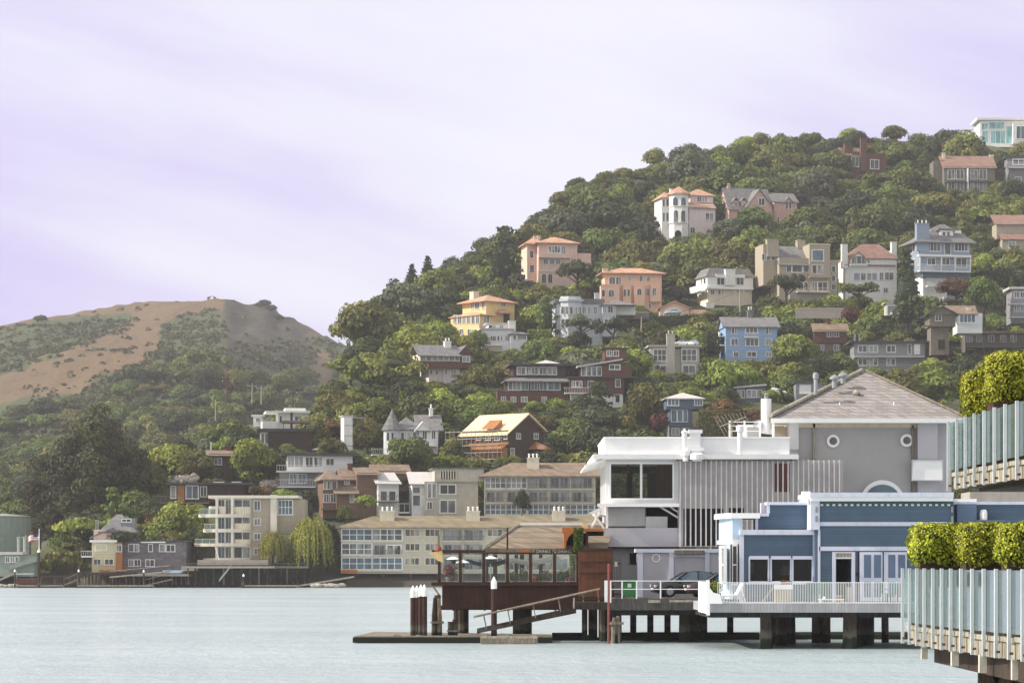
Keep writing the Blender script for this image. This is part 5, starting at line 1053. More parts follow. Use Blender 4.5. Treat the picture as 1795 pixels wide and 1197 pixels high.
for a in (1507, 1549.5):
    dr = h.box('double_door', 'blue_trim', a, a+40, 967, 1053, -.62, -.51)
    for k in range(2):
        x = a+7.5+k*17.5
        h.box('door_panel', 'blue_panel', x, x+12.5, 972, 1012, -.64, -.625, dr); h.box('door_panel', 'blue_panel', x, x+12.5, 1019, 1046, -.64, -.625, dr)
h.box('gap_board', 'beam_dark', 1504, 1506.5, 968, 1055, -.55, -.51); h.box('lamp_bracket', 'beam_dark', 1501, 1503.5, 1003, 1008, -.7, -.51)
# right extension
h.wall('blue_siding', 1672, 1830, 884, 1000, 1, 5, 'extension'); h.box('extension_cap', 'blue_trim', 1672, 1830, 879, 884, .8, 5.1); h.box('cupboard', 'blue_panel', 1678, 1712, 883, 918, .4, .98)
h.box('ledge', 'blue_panel', 1710, 1762, 911, 914, .3, .98); h.box('roof_shed', 'terrace_stone', 1700, 1830, 862, 879, 3, 6); h.box('cap_box', 'paint_white', 1672, 1712, 874, 879, 1, 3)
t = tag(MB().lathe(h.P+Vector((u_(1724, .6), .6, h.z(911, 0, .6))), [(.19, 0), (.2, .3), (.17, .48), (.1, .53)], 12).build('ledge_canister', 'white_gloss'), 'white rounded canister on the blue wall ledge', 'canister')  # plain white canister, gives no light
# --- decks and piles
def pier(name, label, px0, px1, yt, yb, D, depth, m, piles, pm='pile_wood', beams=True, cat='pier'):
    t = House(name, label, label, px0, yt, 0, D, cat)
    t.box('deck', m, px0, px1, yt, yb, 0, depth)
    t.box('beam', 'beam_dark', px0+3, px1-3, yb, yb+9, .6, depth-.5)
    for px, d, r, mm in piles:
        uu = t.u(px, d); ln = [(uu+.05*rnd.uniform(-1, 1), d, -t.P.z-1.5), (uu, d, t.z(yb, 0, 0)+.02)]
        MB().tube(ln, [r*1.05, r*.95], 9).build('pile', mm, t.root)
    return t
bd = pier('deck_pier', 'grey boarded deck on dark piles carrying the blue restaurant', 1240, 1720, 1057, 1073, 141, 12.5, 'deck_grey',
     [(1342, .5, .30, 'pile_wood'), (1346, 4.5, .28, 'pile_wood'), (1370, 6, .3, 'pile_wood'), (1383, 9, .34, 'pile_wood'), (1430, 11, .22, 'pile_pale'), (1440, 11.5, .2, 'pile_pale'), (1449, 11, .2, 'pile_pale'), (1490, .5, .36, 'pile_wood'), (1500, 4, .3, 'pile_wood'), (1518, 7, .34, 'pile_wood'), (1523, 10, .3, 'pile_wood'), (1551, 11.5, .2, 'pile_pale'), (1362, 11, .35, 'pile_wood'), (1680, .5, .3, 'pile_wood'), (1640, 3, .3, 'pile_wood')])
u_ = lambda p, d=0: bd.u(p, d)
b = MB(); b.box(u_(1258), u_(1720), .02, .06, bd.z(1021.2), bd.z(1020)); b.box(u_(1258), u_(1720), .02, .06, bd.z(1056.6), bd.z(1055.6))
i = 1258
while i < 1600: b.box(u_(i), u_(i)+.026, .025, .055, bd.z(1055.6), bd.z(1021.2)); i += 2.9
b.build('railing_lattice', 'white_gloss', bd.root)
pts = [(1238, 1078), (1238, 1016), (1243.5, 1016), (1244, 1030), (1250, 1038), (1262, 1041), (1266, 1057), (1266, 1057.5), (1244, 1057.5), (1244, 1078)]
MB().prism([(u_(x), -.03, bd.z(y)) for x, y in pts], (0, -.12, 0)).build('end_panel', 'white_gloss', bd.root)
MB().box(u_(1238), u_(1238)+.1, 0, 6, bd.z(1075), bd.z(1020)).build('end_panel', 'white_gloss', bd.root)
cp = pier('car_pier', 'timber pier with white pipe rails and parked dark cars', 1066, 1330, 1049, 1069, 152, 11, 'tarmac_deck',
     [(1081, 1, .26, 'pile_wood'), (1072, 4, .24, 'pile_wood'), (1200, 1.5, .32, 'pile_wood'), (1212, 3, .34, 'pile_wood'), (1222, 5, .34, 'pile_wood'), (1231, 7, .3, 'pile_wood'), (1058, 3, .26, 'pile_wood'), (1052, 6, .3, 'pile_wood'), (1206, 8, .3, 'pile_wood'), (1218, 9.5, .3, 'pile_wood')])
u_ = lambda p, d=0: cp.u(p, d)
MB().box(u_(1090), u_(1195), 2.5, 2.7, cp.z(1079), cp.z(1076.5)).build('waler', 'beam_dark', cp.root); MB().prism([(u_(1116), 3, cp.z(1069)), (u_(1134), 3, cp.z(1069)), (u_(1130), 3, cp.z(1079)), (u_(1120), 3, cp.z(1077))], (0, 1, 0)).build('pipe_bundle', 'beam_dark', cp.root)
b = MB()
for px in (1090.5, 1116, 1158): b.box(u_(px)-.035, u_(px)+.035, .05, .12, cp.z(1049), cp.z(1017.5))
for y in (1017, 1031.5): b.box(u_(1072), u_(1238), .06, .11, cp.z(y+1.4), cp.z(y))
b.build('rail_lattice', 'paint_white', cp.root); MB().box(u_(1059.5), u_(1071.5), -.1, .02, cp.z(1056), cp.z(1017)).build('end_panel', 'paint_white', cp.root); cp.box('kerb_timber', 'weathered', 1071, 1236, 1046.5, 1049, .1, .4); cp.box('plate', 'weathered_pale', 1136, 1158, 1051, 1056, -.06, -.01); cp.box('plate', 'weathered_pale', 1174, 1214, 1051, 1055, -.06, -.01)
# green waste bin
t = empty('waste_bin', W(1103, 1048, 155), 'green wheeled waste bin behind the white pipe rail', 'bin')
MB().box(-.38, .38, -.35, .35, .12, .92).build('bin_body', 'green_bin', t); MB().box(-.41, .41, -.4, .38, .92, 1.0).build('lid', 'green_bin', t); MB().box(-.1, .1, -.37, -.352, .6, .8).build('notice', 'trim_white', t)
for s_ in (-.3, .3): MB().tube([(s_-.03, .25, .1), (s_+.03, .25, .1)], .1, 10).build('wheel', 'beam_dark', t)
# iron gate by the redwood wall
t = empty('iron_gate', W(1078, 1048, 158), 'tall black iron gate between redwood screen and grey wall', 'gate'); b = MB()
for i in range(8): b.box(-.28+i*.085, -.262+i*.085, -.01, .01, 0, 2.25+.12*math.sin(i))
b.box(-.3, .36, -.02, .02, .2, .25).box(-.3, .36, -.02, .02, 1.9, 1.95); b.build('grille', 'beam_dark', t); MB().box(-.02, .14, -.06, -.03, 1.75, 2.02).build('lantern', 'plaster_cream', t)

# --- cars
def paintmat(n, c): return mat(n, c, .25, vary=.03, spec=.6, bump=0)
paintmat('car_black', (.012, .012, .014)); paintmat('car_maroon', (.035, .012, .014)); paintmat('car_white', (.75, .75, .75)); paintmat('car_silver', (.42, .47, .52)); paintmat('car_red', (.25, .03, .03))
mat('tyre_rubber', (.015, .015, .015), .9); mat('wheel_rim', (.45, .45, .46), .35, metal=.7); mat('lamp_lens', (.75, .75, .72), .15); mat('lamp_red', (.35, .02, .02), .2)
def car(loc, rz, paint, label, group=None, k=1.0):
    t = empty('parked_car', loc, label, 'car', group, rz); t.scale = (k, k, k)
    st = [(-2.2, .42, .62, .70), (-2.12, .28, .72, .80), (-1.6, .2, .84, .87), (-.9, .2, .93, .89), (0, .2, .95, .9), (1.0, .2, .96, .89), (1.7, .22, .97, .86), (2.1, .3, .92, .78), (2.2, .45, .8, .7)]
    b = MB()
    for x, zb, zt, w_ in st:
        zm = lerp(zb, zt, .55); b.v += [(x, -w_*.92, zb), (x, -w_, zm), (x, -w_*.9, zt), (x, w_*.9, zt), (x, w_, zm), (x, w_*.92, zb)]
    n = len(st)
    for i in range(n-1):
        for j in range(6): b.f.append((i*6+j, i*6+(j+1) % 6, i*6+6+(j+1) % 6, i*6+6+j))
    b.f += [tuple(range(6))[::-1], tuple((n-1)*6+j for j in range(6))]
    body = b.build('body', paint, t, True)
    P = [(-1.05, .92), (-.35, 1.36), (.25, 1.44), (.9, 1.38), (1.65, .95)]
    b = MB()
    for x, z in P:
        w_ = lerp(.80, .60, (z-.92)/.52); b.v += [(x, -w_, z), (x, w_, z), (x, .8, .9), (x, -.8, .9)]
    for i in range(len(P)-1):
        for j in range(4): b.f.append((i*4+j, i*4+(j+1) % 4, i*4+4+(j+1) % 4, i*4+4+j))
    b.f += [(0, 1, 2, 3), tuple(16+j for j in (3, 2, 1, 0))]
    b.build('window_glass', 'pane_blue', t)
    b = MB(); rp = [(-.38, 1.37), (.25, 1.455), (.95, 1.39)]
    b.prism([(rp[0][0], -.61, rp[0][1]), (rp[1][0], -.61, rp[1][1]), (rp[2][0], -.61, rp[2][1]), (rp[2][0], -.61, rp[2][1]-.05), (rp[1][0], -.61, rp[1][1]-.05), (rp[0][0], -.61, rp[0][1]-.05)], (0, 1.22, 0)); b.build('roof', paint, t)
    b = MB()
    for s_ in (-1, 1):
        for x0, z0, x1, z1 in ((-1.08, .92, -.37, 1.38), (.22, .93, .24, 1.44), (1.68, .95, .92, 1.39)): b.bar((x0, s_*.82, z0), (x1, s_*.62, z1), .035)
    b.build('pillar_trim', paint, t)
    for x in (-1.38, 1.32):
        for s_ in (-1, 1):
            w_ = MB().tube([(x, s_*.68, .33), (x, s_*.90, .33)], .33, 18).build('wheel', 'tyre_rubber', t); b = MB().tube([(x, s_*.885, .33), (x, s_*.915, .33)], .2, 14); b.build('rim', 'wheel_rim', w_)
    for s_ in (-1, 1):
        MB().box(-2.2, -2.02, s_*.42, s_*.74, .56, .70).build('headlight', 'lamp_lens', t); MB().box(2.03, 2.2, s_*.45, s_*.72, .68, .82).build('tail_light', 'lamp_red', t)
        MB().box(-.85, -.72, s_*.85, s_*.98, .93, 1.03).build('mirror', paint, t)
    MB().box(-2.235, -2.2, -.25, .25, .42, .52).build('number_plate', 'trim_white', t)
    return t
zd = cp.P.z+.01
car(((1212-CX)*158/F, 158, zd), R(8), 'car_black', 'black sedan parked behind another car on the timber pier')
car(((1272-CX)*155.4/F, 155.4, zd), R(6), 'car_maroon', 'dark maroon car with bright headlamp tucked behind the white end panel')
# --- redwood terrace
h = House('terrace_restaurant', 'redwood terrace restaurant with glass wind screens on piles over the water', 'redwood terrace', 775, 1066, 0, 156, 'restaurant'); TR = h
u_ = lambda p, d=0: h.u(p, d)
h.box('skirt', 'redwood', 775, 1076, 1026, 1066, 0, .3); h.box('floor', 'redwood_plain', 775, 1076, 1028, 1034, .3, 11); h.box('sill_rail', 'redwood_plain', 756, 1028, 1020, 1026, -.25, .35)
for x in (793, 848, 891, 905, 972): h.box('batten', 'redwood_plain', x, x+3, 1026, 1070, -.08, -.01)
h.box('header_beam', 'redwood_plain', 757, 851, 963.5, 969, -.1, .15); h.box('head_rail', 'redwood_plain', 851, 1016, 969, 970.5, -.05, .1)
P_ = (770, 807, 848, 889.5, 930, 972, 1013)
for x in P_: h.box('screen_post', 'redwood_plain', x-2.6, x+2.6, 969, 1020, -.06, .12)
for a, b in zip(P_, P_[1:]):
    f_ = h.box('glass_panel', 'clear_pane', a+4, b-4, 972, 1018, .02, .04); ring(h, a+4, b-4, 972, 1018, 1, .0, .06, 'weathered_pale', 'frame', f_)
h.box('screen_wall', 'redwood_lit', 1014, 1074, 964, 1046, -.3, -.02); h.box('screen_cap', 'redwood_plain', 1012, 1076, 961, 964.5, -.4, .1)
for y in (984, 1003): h.box('screen_rail', 'redwood_plain', 1016, 1072, y, y+2, -.34, -.31)
h.box('mast', 'redwood_plain', 888, 891, 925, 963, 0, .1); h.box('flag_staff', 'weathered', 767, 771, 938, 964, 0, .12)
MB().box(u_(772), u_(774), .3, 9, h.z(1026), h.z(1020)).build('side_rail', 'redwood_plain', h.root)
for px, d, r, mm in ((811, 2, .27, 'pile_wood'), (803, 5, .27, 'pile_wood'), (814, 8, .25, 'pile_wood'), (909, 1.5, .34, 'pile_wood'), (921, 2.5, .36, 'pile_wood'), (917, 7, .3, 'pile_wood'), (1025, 1, .17, 'pile_wood'), (1047, 3, .27, 'pile_wood'), (1040, 6, .3, 'pile_wood'), (1060, 8, .3, 'pile_wood')):
    MB().tube([(u_(px, d), d, -h.P.z-1.5), (u_(px, d), d, h.z(1034))], r, 9).build('pile', mm, h.root)
b = MB().box(u_(772)-.2, u_(1010), 1, 1.3, h.z(1069), h.z(1064)).box(u_(772)-.2, u_(1010), 7, 7.3, h.z(1069), h.z(1064)); b.build('joist', 'beam_dark', h.root)
b = MB(); b.bar((u_(757), -.1, h.z(1024)), (u_(773), 0, h.z(1047)), .05); b.build('brace', 'weathered_pale', h.root)
# shingled pavilion behind the terrace
h = House('pavilion', 'shingled hip roof pavilion with drinks and dining boards behind the glass screens', 'shingled pavilion', 850, 1034, 0, 160.5, 'pavilion')
u_ = lambda p, d=0: h.u(p, d)
h.hip('cedar_shingle', 851, 1062, 961, 919, 0, 9, .1, ridge=(913, 1075)); a_ = Vector((u_(850), -.1, h.z(960)+.08)); c_ = Vector((u_(912.5, 4.5), 4.5, h.z(918, 0, 4.5)+.05)); MB().tube([a_, c_], .06, 6).build('hip_cap', 'weathered_pale', h.root); h.box('ridge_cap', 'paint_white', 911, 1060, 916, 920.5, 4.2, 4.8)
h.box('header', 'redwood_plain', 851, 1062, 963.5, 970, .1, .4)
for x in (853, 905, 948, 1005): h.post(x, 970, 1034, .3, .2, 'redwood_plain')
for x in (868, 915): h.post(x, 970, 1034, 8, .25, 'redwood_plain')
def lettering(txt, px, py, d, size, m):
    c = bpy.data.curves.new('lettering', 'FONT'); c.body = txt; c.size = size; c.extrude = .01
    o = bpy.data.objects.new('lettering', c); me = o.to_mesh().copy(); bpy.data.objects.remove(o)
    me.materials.clear(); me.materials.append(MATS[m]); o = bpy.data.objects.new('lettering', me); col.objects.link(o)
    o.location = (u_(px, d), d, h.z(py, 0, d)); o.rotation_euler = (R(90), 0, 0)
    return o
for t_, x in (('DRINKS', 943), ('DINING', 980)):
    s_ = h.box('sign_board', 'wood_dark', x-5, x+24, 962.5, 969.5, -.2, -.11); o = lettering(t_, x-3, 968.6, -.215, .23, 'sign_letters'); o.parent = s_
h.box('sign_board', 'orange_clay', 913, 927, 963, 967.5, -.2, -.11)
ar = MB(); A = [(985, 924), (1012, 924), (1012, 932), (1004, 934), (997, 940), (993, 950), (992, 961), (989, 961), (988, 935), (985, 932)]
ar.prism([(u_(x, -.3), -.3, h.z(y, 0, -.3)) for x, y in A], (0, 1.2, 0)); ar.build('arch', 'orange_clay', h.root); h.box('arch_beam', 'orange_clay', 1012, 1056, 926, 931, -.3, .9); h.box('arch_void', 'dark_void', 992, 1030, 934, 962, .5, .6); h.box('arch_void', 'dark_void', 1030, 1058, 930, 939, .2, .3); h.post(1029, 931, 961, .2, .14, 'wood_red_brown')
PV = h
t = tag(MB().box(0, .3, 0, .3, 0, .3).build('yellow_crate', 'plaster_yellow', loc=W(1021, 925, 160.4)), 'yellow crate on top of the orange arch', 'crate')
t = empty('folded_parasol', W(1036, 926, 160.6), 'folded white parasols leaning against the white restaurant roof corner', 'parasol'); MB().tube([(0, 0, 0), (.5, .1, .9)], [.08, .05], 8).build('folded_canopy', 'sail_white', t); MB().tube([(.75, 0, 0), (.2, .1, .75), (.05, .1, .8)], [.05, .09, .02], 8).build('folded_canopy', 'sail_white', t); MB().tube([(.5, .1, .9), (.53, .1, 1.0)], .02, 6).build('pole', 'weathered_pale', t)
# terrace furnishings
def heater(px, yt, yb, d, r, label):
    p = W(px, yb, 156+d); hh_ = (yb-yt)*(156+d)/F; t = empty('patio_heater', p, label, 'patio heater')
    MB().lathe((0, 0, 0), [(.22, 0), (.22, .04), (.035, .08), (.035, hh_-.42)], 10).build('stand', 'weathered_pale', t); MB().lathe((0, 0, hh_-.42), [(.04, 0), (.13, .02), (.13, .24), (.03, .26)], 10).build('burner', 'beam_dark', t); MB().lathe((0, 0, hh_-.16), [(r, 0), (r*.9, .03), (r*.5, .11), (.02, .16)], 18).build('hood', 'white_gloss', t)
heater(795, 975, 1030, 2.2, .40, 'white-hooded patio heater beside the red plant'); heater(811, 981, 1030, 1.2, .40, 'lower white-hooded patio heater at the second screen post'); heater(860, 974, 1030, 1.4, .42, 'white-hooded patio heater under the navy sail')
def sail(name, m, pts, label, sag):
    b = MB(); n = 12
    for i in range(n+1):
        t_ = i/n
        for j in range(2):
            a, c = pts[j], pts[j+2]; p = a.lerp(c, t_); b.v.append((p.x, p.y, p.z-sag*4*t_*(1-t_)))
    for i in range(n): b.f.append((2*i, 2*i+1, 2*i+3, 2*i+2))
    o = b.build(name, m, None, True); md = o.modifiers.new('s', 'SOLIDIFY'); md.thickness = .03
    return tag(o, label, 'awning')
sail('shade_sail', 'sail_white', [W(893, 976, 157.0), W(893, 983, 160), W(975, 968, 157.0), W(975, 979, 160)], 'white shade sail strung behind the middle glass screens', .3)
sail('shade_sail', 'sail_white', [W(975, 974, 157.6), W(975, 978, 159.5), W(1000, 974, 157.6), W(1000, 977, 159.5)], 'small white shade sail beside the flowering vine', .1)
sail('shade_sail', 'sail_navy', [W(818, 979, 157.4), W(818, 985, 160), W(890, 978, 157.4), W(890, 986, 160)], 'navy blue shade sail strung over the terrace', .25)
# far-side pots
t = empty('potted_plant', W(789, 1020, 157.4), 'round red potted plant at the terrace corner', 'potted plant'); MB().lathe((0, 0, 0), [(.2, 0), (.28, .25), (.25, .28)], 12).build('pot', 'wood_grey', t)
RED_POT = t
t = empty('mooring_ornament', W(769, 968, 155.7), 'yellow and red carved ornament on the terrace corner beam', 'ornament'); MB().prism([(-.55, 0, .0), (.2, 0, .1), (.25, 0, -.55), (-.05, 0, -.45)], (0, .08, 0)).build('wing', 'plaster_yellow', t); MB().lathe((-.02, .05, .1), [(.2, 0), (.16, .15), (.06, .3)], 8).build('bulb', 'pot_red', t)
# float, gangway, piles
FD = 151.5
def f_(px, py): return W(px, py, FD)
t = empty('float_dock', Vector(((620-CX)*FD/F, FD, 0)), 'long low timber float reaching out past the white-capped piles', 'dock')
x0, x1 = 0, (968-620)*FD/F
MB().add([(x0, 0, .08), (x1, 0, .08), (x1, 4.5, .08), (x0+.6, 10.5, .08), (x0, 0, .36), (x1, 0, .36), (x1, 4.5, .36), (x0+.6, 10.5, .36)], [(3, 2, 1, 0), (4, 5, 6, 7), (0, 1, 5, 4), (1, 2, 6, 5), (2, 3, 7, 6), (3, 0, 4, 7)]).build('deck', 'weathered', t)
MB().box(x0-.05, x1, -.12, -.01, .02, .30).build('fender', 'pile_wood', t); MB().box(x0+.2, x1, .1, 4, -.6, .079).build('flotation', 'dark_void', t)
for x in (842, 880, 930, 690): MB().box((x-620)*FD/F, (x-620)*FD/F+.35, .3, .5, .361, .46).build('cleat', 'weathered_pale', t)
t = empty('float_dock', Vector(((842-CX)*149.5/F, 149.5, 0)), 'short pale float plank lying in front of the long float', 'dock'); MB().box(0, 3.0, 0, .9, .05, .38).build('deck', 'weathered_pale', t); MB().box(.05, 2.95, -.08, -.01, .0, .3).build('fender', 'weathered', t)
o = tag(MB().tube([(( 968-CX)*158/F, 158, .12), ((1150-CX)*158/F, 158.3, .14), ((1330-CX)*158.6/F, 158.6, .12)], .3, 8).build('floating_boom', 'pile_wood'), 'dark floating log boom under the car pier', 'log boom')
o = tag(MB().tube([((1335-CX)*159/F, 159, .12), ((1500-CX)*159/F, 159.3, .14), ((1640-CX)*159/F, 159, .12)], .3, 8).build('floating_boom', 'pile_wood'), 'dark floating log boom under the blue restaurant deck', 'log boom')
def cappile(px, yt, D, r, label, capm='white_gloss', yb=None):
    t = empty('mooring_pile', Vector(((px-CX)*D/F, D, 0)), label, 'pile', 'white capped mooring piles'); zt = H+(HY-yt)*D/F; ch = r*1.9
    MB().lathe((0, 0, 0), [(r*1.02, -2), (r, zt-ch-.35)], 14).build('shaft', 'pile_red', t); MB().lathe((0, 0, 0), [(r*1.04, zt-ch-.36), (r*1.06, zt-ch), (r*.55, zt-ch*.45), (.02, zt)], 14).build('cap', capm, t)
cappile(724, 1026, 153, .145, 'outermost white-capped pile of the four on the float'); cappile(731, 1026, 155, .145, 'second white-capped pile in from the end of the float'); cappile(738, 1024, 154, .145, 'third white-capped pile in from the end of the float'); cappile(744, 1024, 153, .145, 'white-capped pile of the four on the float closest to the terrace'); cappile(866, 1010, 152.6, .155, 'single red-brown white-capped pile rising before the redwood terrace')
# broken timber dolphins
def dolphin(px, yt, D, n, sp, label, m='pile_wood', mp='pile_pale'):
    t = empty('timber_dolphin', Vector(((px-CX)*D/F, D, 0)), label, 'piling')
    for i in range(n):
        x, y = rnd.uniform(-sp, sp), rnd.uniform(-sp, sp); zt = H+(HY-yt-rnd.uniform(0, 14))*D/F
        MB().tube([(x, y, -2), (x*.8, y*.8, zt*.6), (x*.7+rnd.uniform(-.04, .04), y*.7, zt)], [.15, .14, .09], 8).build('pile', mp if i % 2 else m, t)
    MB().lathe((0, 0, 1.0), [(sp+.17, 0), (sp+.17, .12)], 12).build('rope_band', 'weathered', t)
dolphin(766, 1040, 153.5, 5, .2, 'splintered wooden dolphin beside the float under the terrace corner'); dolphin(1080, 1070, 151, 4, .24, 'ragged pale wooden dolphin at the corner of the car pier', 'pile_pale', 'weathered')
for px, yt, lb in ((789, 1089, 'short dark stump beside the terrace piles'), (797, 1085, 'split dark stump against the terrace piles')):
    t = empty('pile_stump', Vector(((px-CX)*154/F, 154, 0)), lb, 'pile stump'); MB().tube([(0, 0, -2), (.02, 0, H+(HY-yt)*154/F)], [.17, .15], 9).build('shaft', 'pile_wood', t); MB().lathe((0, 0, .55), [(.19, 0), (.19, .08)], 9).build('band', 'steel_grey', t)
t = empty('mooring_pole', Vector(((1066.5-CX)*150.6/F, 150.6, 0)), 'thin dull red pole standing at the corner of the car pier', 'pole'); MB().tube([(0, 0, -2), (.02, 0, 4.15)], .065, 8).build('shaft', 'red_pole', t); MB().lathe((0.02, 0, 4.15), [(.075, 0), (.06, .05), (.01, .07)], 8).build('cap', 'red_pole', t)
# gangway
t = empty('gangway', W(835, 1106, 152.2), 'sloping timber gangway with grey pipe handrails down to the float', 'gangway'); A, B = W(836, 1105, 152.2)-t.location, W(1010, 1066, 152.2)-t.location
for s_ in (0, 1.0): MB().prism([A+Vector((0, s_, .1)), B+Vector((0, s_, .1)), B+Vector((0, s_, -.25)), A+Vector((0, s_, -.15))], (0, .12, 0)).build('stringer', 'pile_wood', t)
MB().prism([A+Vector((0, .13, .08)), B+Vector((0, .13, .08)), B+Vector((0, .13, .02)), A+Vector((0, .13, .02))], (0, .86, 0)).build('tread', 'weathered', t)
rise = Vector((0, 0, .92)); C_ = W(830, 1081, 152.2)-t.location; E_ = W(1052, 1032, 152.2)-t.location
for s_ in (0, 1.05): MB().tube([C_+Vector((0, s_, 0)), E_+Vector((0, s_, 0))], .055, 8).build('handrail', 'weathered', t)
for k in (.08, .27, .47, .67, .86, .98):
    p = C_.lerp(E_, k); q = A.lerp(B, min(1, k*1.12))
    for s_ in (0, 1.05): MB().tube([p+Vector((0, s_, 0)), Vector((p.x+.14, s_+q.y, A.lerp(B, min(1, (p.x+.1-A.x)/(B.x-A.x))).z))], .03, 6).build('rail_post', 'weathered', t)
h = House('landing', 'small timber landing at the head of the gangway', 'gangway landing', 1005, 1056, 0, 151.8, 'landing'); h.box('platform', 'pile_wood', 1005, 1066, 1055, 1068, 0, 2.5); h.box('rail', 'redwood_plain', 1006, 1058, 1048, 1050.5, .1, .2); h.box('post', 'weathered_pale', 1005, 1007, 1047, 1066, -.06, -.01); h.box('pipe', 'white_gloss', 1047.5, 1049, 1068, 1116, -.06, 0)
h.box('pipe', 'white_gloss', 1030, 1031.2, 1068, 1112, -.05, 0)
# deck furniture of the blue restaurant
DZ = bd.z(1057)+bd.P.z
def on(px, D): return Vector(((px-CX)*D/F, D, DZ+.004))
t = empty('lounge_chair', on(1282, 143), 'white reclining deck chair at the end of the blue restaurant deck', 'deck chair', rz=R(10)); MB().prism([(-.5, 0, .32), (.3, 0, .42), (.62, 0, .98), (.68, 0, .95), (.36, 0, .36), (-.5, 0, .26)], (0, .6, 0)).build('seat', 'white_gloss', t)
for x in (-.4, .3): 
    for y in (.03, .55): MB().box(x, x+.05, y, y+.05, 0, .36).build('leg', 'white_gloss', t)
MB().tube([(.5, .0, .75), (.75, 0, 0)], .03, 6).build('brace', 'white_gloss', t)
t = empty('planter_table', on(1374, 144), 'white topped trough with red flowers over tan canvas', 'planter'); MB().box(-.46, .46, 0, .45, .66, .9).build('trough', 'white_gloss', t); MB().box(-.44, .44, .02, .43, 0, .655).build('canvas', 'canvas_tan', t); MB().prism([(-.5, .1, .86), (-.42, .1, .9), (-.85, .1, .2), (-1.0, .1, .02), (-1.15, .1, 0)], (0, .06, 0)).build('hose', 'weathered_pale', t)
PT = t
def chair(px, D, rz, label, m='plastic_green'):
    t = empty('deck_chair', on(px, D), label, 'chair', 'green plastic chairs on the deck', R(rz)); MB().box(-.24, .24, -.22, .24, .42, .46).build('seat', m, t); b = MB(); 
    for i in range(5): b.box(-.24+i*.1, -.16+i*.1, .2, .24, .46, .95)
    b.box(-.24, .24, .2, .245, .951, 1.0); b.build('backrest', m, t)
    for x in (-.24, .2):
        for y in (-.22, .2): MB().box(x, x+.04, y, y+.04, 0, .419).build('leg', m, t)
    for x in (-.26, .22): MB().box(x, x+.04, -.2, .2, .64, .67).build('armrest', m, t)
chair(1424, 144.5, 15, 'green plastic chair under the blue wing windows'); chair(1441, 144.2, -10, 'green plastic chair between blue wing and open door'); chair(1552, 144.6, 60, 'green plastic chair before the white double doors'); chair(1563, 144.0, -70, 'second green plastic chair before the white double doors, turned away')
t = empty('low_table', on(1457, 142.6), 'low white table standing before the open door', 'table'); MB().box(-.62, .62, -.3, .3, .14, .19).build('table_top', 'white_gloss', t); MB().box(-.42, -.3, -.1, .02, .191, .32).build('jug', 'white_gloss', t)
for x in (-.55, .5): MB().box(x, x+.05, -.25, .25, 0, .139).build('leg', 'white_gloss', t)
t = empty('storage_crate', on(1470, 145.4), 'yellow wooden crate just inside the open blue door', 'crate'); MB().box(-.16, .16, -.16, .16, 0, .3).build('box', 'wood_orange', t); MB().box(-.18, .18, -.18, .18, .3, .34).build('lid', 'plaster_yellow', t)
t = empty('menu_board', on(1489, 145.6), 'tan board leaning beside the open door', 'board'); MB().box(-.14, .14, 0, .05, .02, .75).build('panel', 'canvas_tan', t); MB().box(-.16, .16, .06, .1, 0, .8).build('back_frame', 'wood_grey', t)
POT_GREEN = empty('potted_plant', on(1255, 144.2), 'leafy potted plant behind the white deck end panel', 'potted plant'); MB().lathe((0, 0, 0), [(.22, 0), (.28, .45), (.25, .48)], 12).build('pot', 'wood_grey', POT_GREEN)
# gull in flight
t = empty('seagull', W(1363, 684, 158), 'gull with dark wings flying past the white flue', 'bird'); t.rotation_euler = (R(-38), R(-8), R(200)); t.scale = (.85, .85, .85); b = MB()
b.tube([(-.42, 0, -.02), (-.3, 0, -.01), (-.12, 0, 0), (.1, 0, .02), (.25, 0, .05), (.33, 0, .07), (.40, 0, .06), (.46, 0, .04)], [.02, .05, .10, .11, .08, .065, .05, .012], 10); b.build('body', 'white_gloss', t, True)
for s_ in (-1, 1):
    wp = [(.12, .06, .05, .20), (.18, .34, .26, .19), (.05, .68, .20, .14), (-.14, 1.0, -.05, .05)] if s_ > 0 else [(.12, .06, .05, .20), (.20, .32, .18, .19), (.10, .62, .10, .14), (-.05, .92, -.02, .05)]
    b = MB()
    for x, y, z, c_ in wp: b.v += [(x, s_*y, z), (x-c_*.5, s_*y, z+.03), (x-c_*1.6, s_*y, z-.01), (x-c_*.5, s_*y, z-.01)]
    for i in range(3):
        for j in range(4): b.f.append((i*4+j, i*4+(j+1) % 4, i*4+4+(j+1) % 4, i*4+4+j))
    b.f += [(0, 1, 2, 3), (12, 13, 14, 15)]; b.build('wing', 'wood_dark' if s_ > 0 else 'beam_dark', t, True)
MB().prism([(-.4, -.03, -.01), (-.62, -.12, -.02), (-.62, .12, -.02), (-.4, .03, -.01)], (0, 0, .015)).build('tail', 'white_gloss', t)
MB().tube([(.46, 0, .04), (.54, 0, .01)], [.018, .004], 6).build('beak', 'plaster_yellow', t)
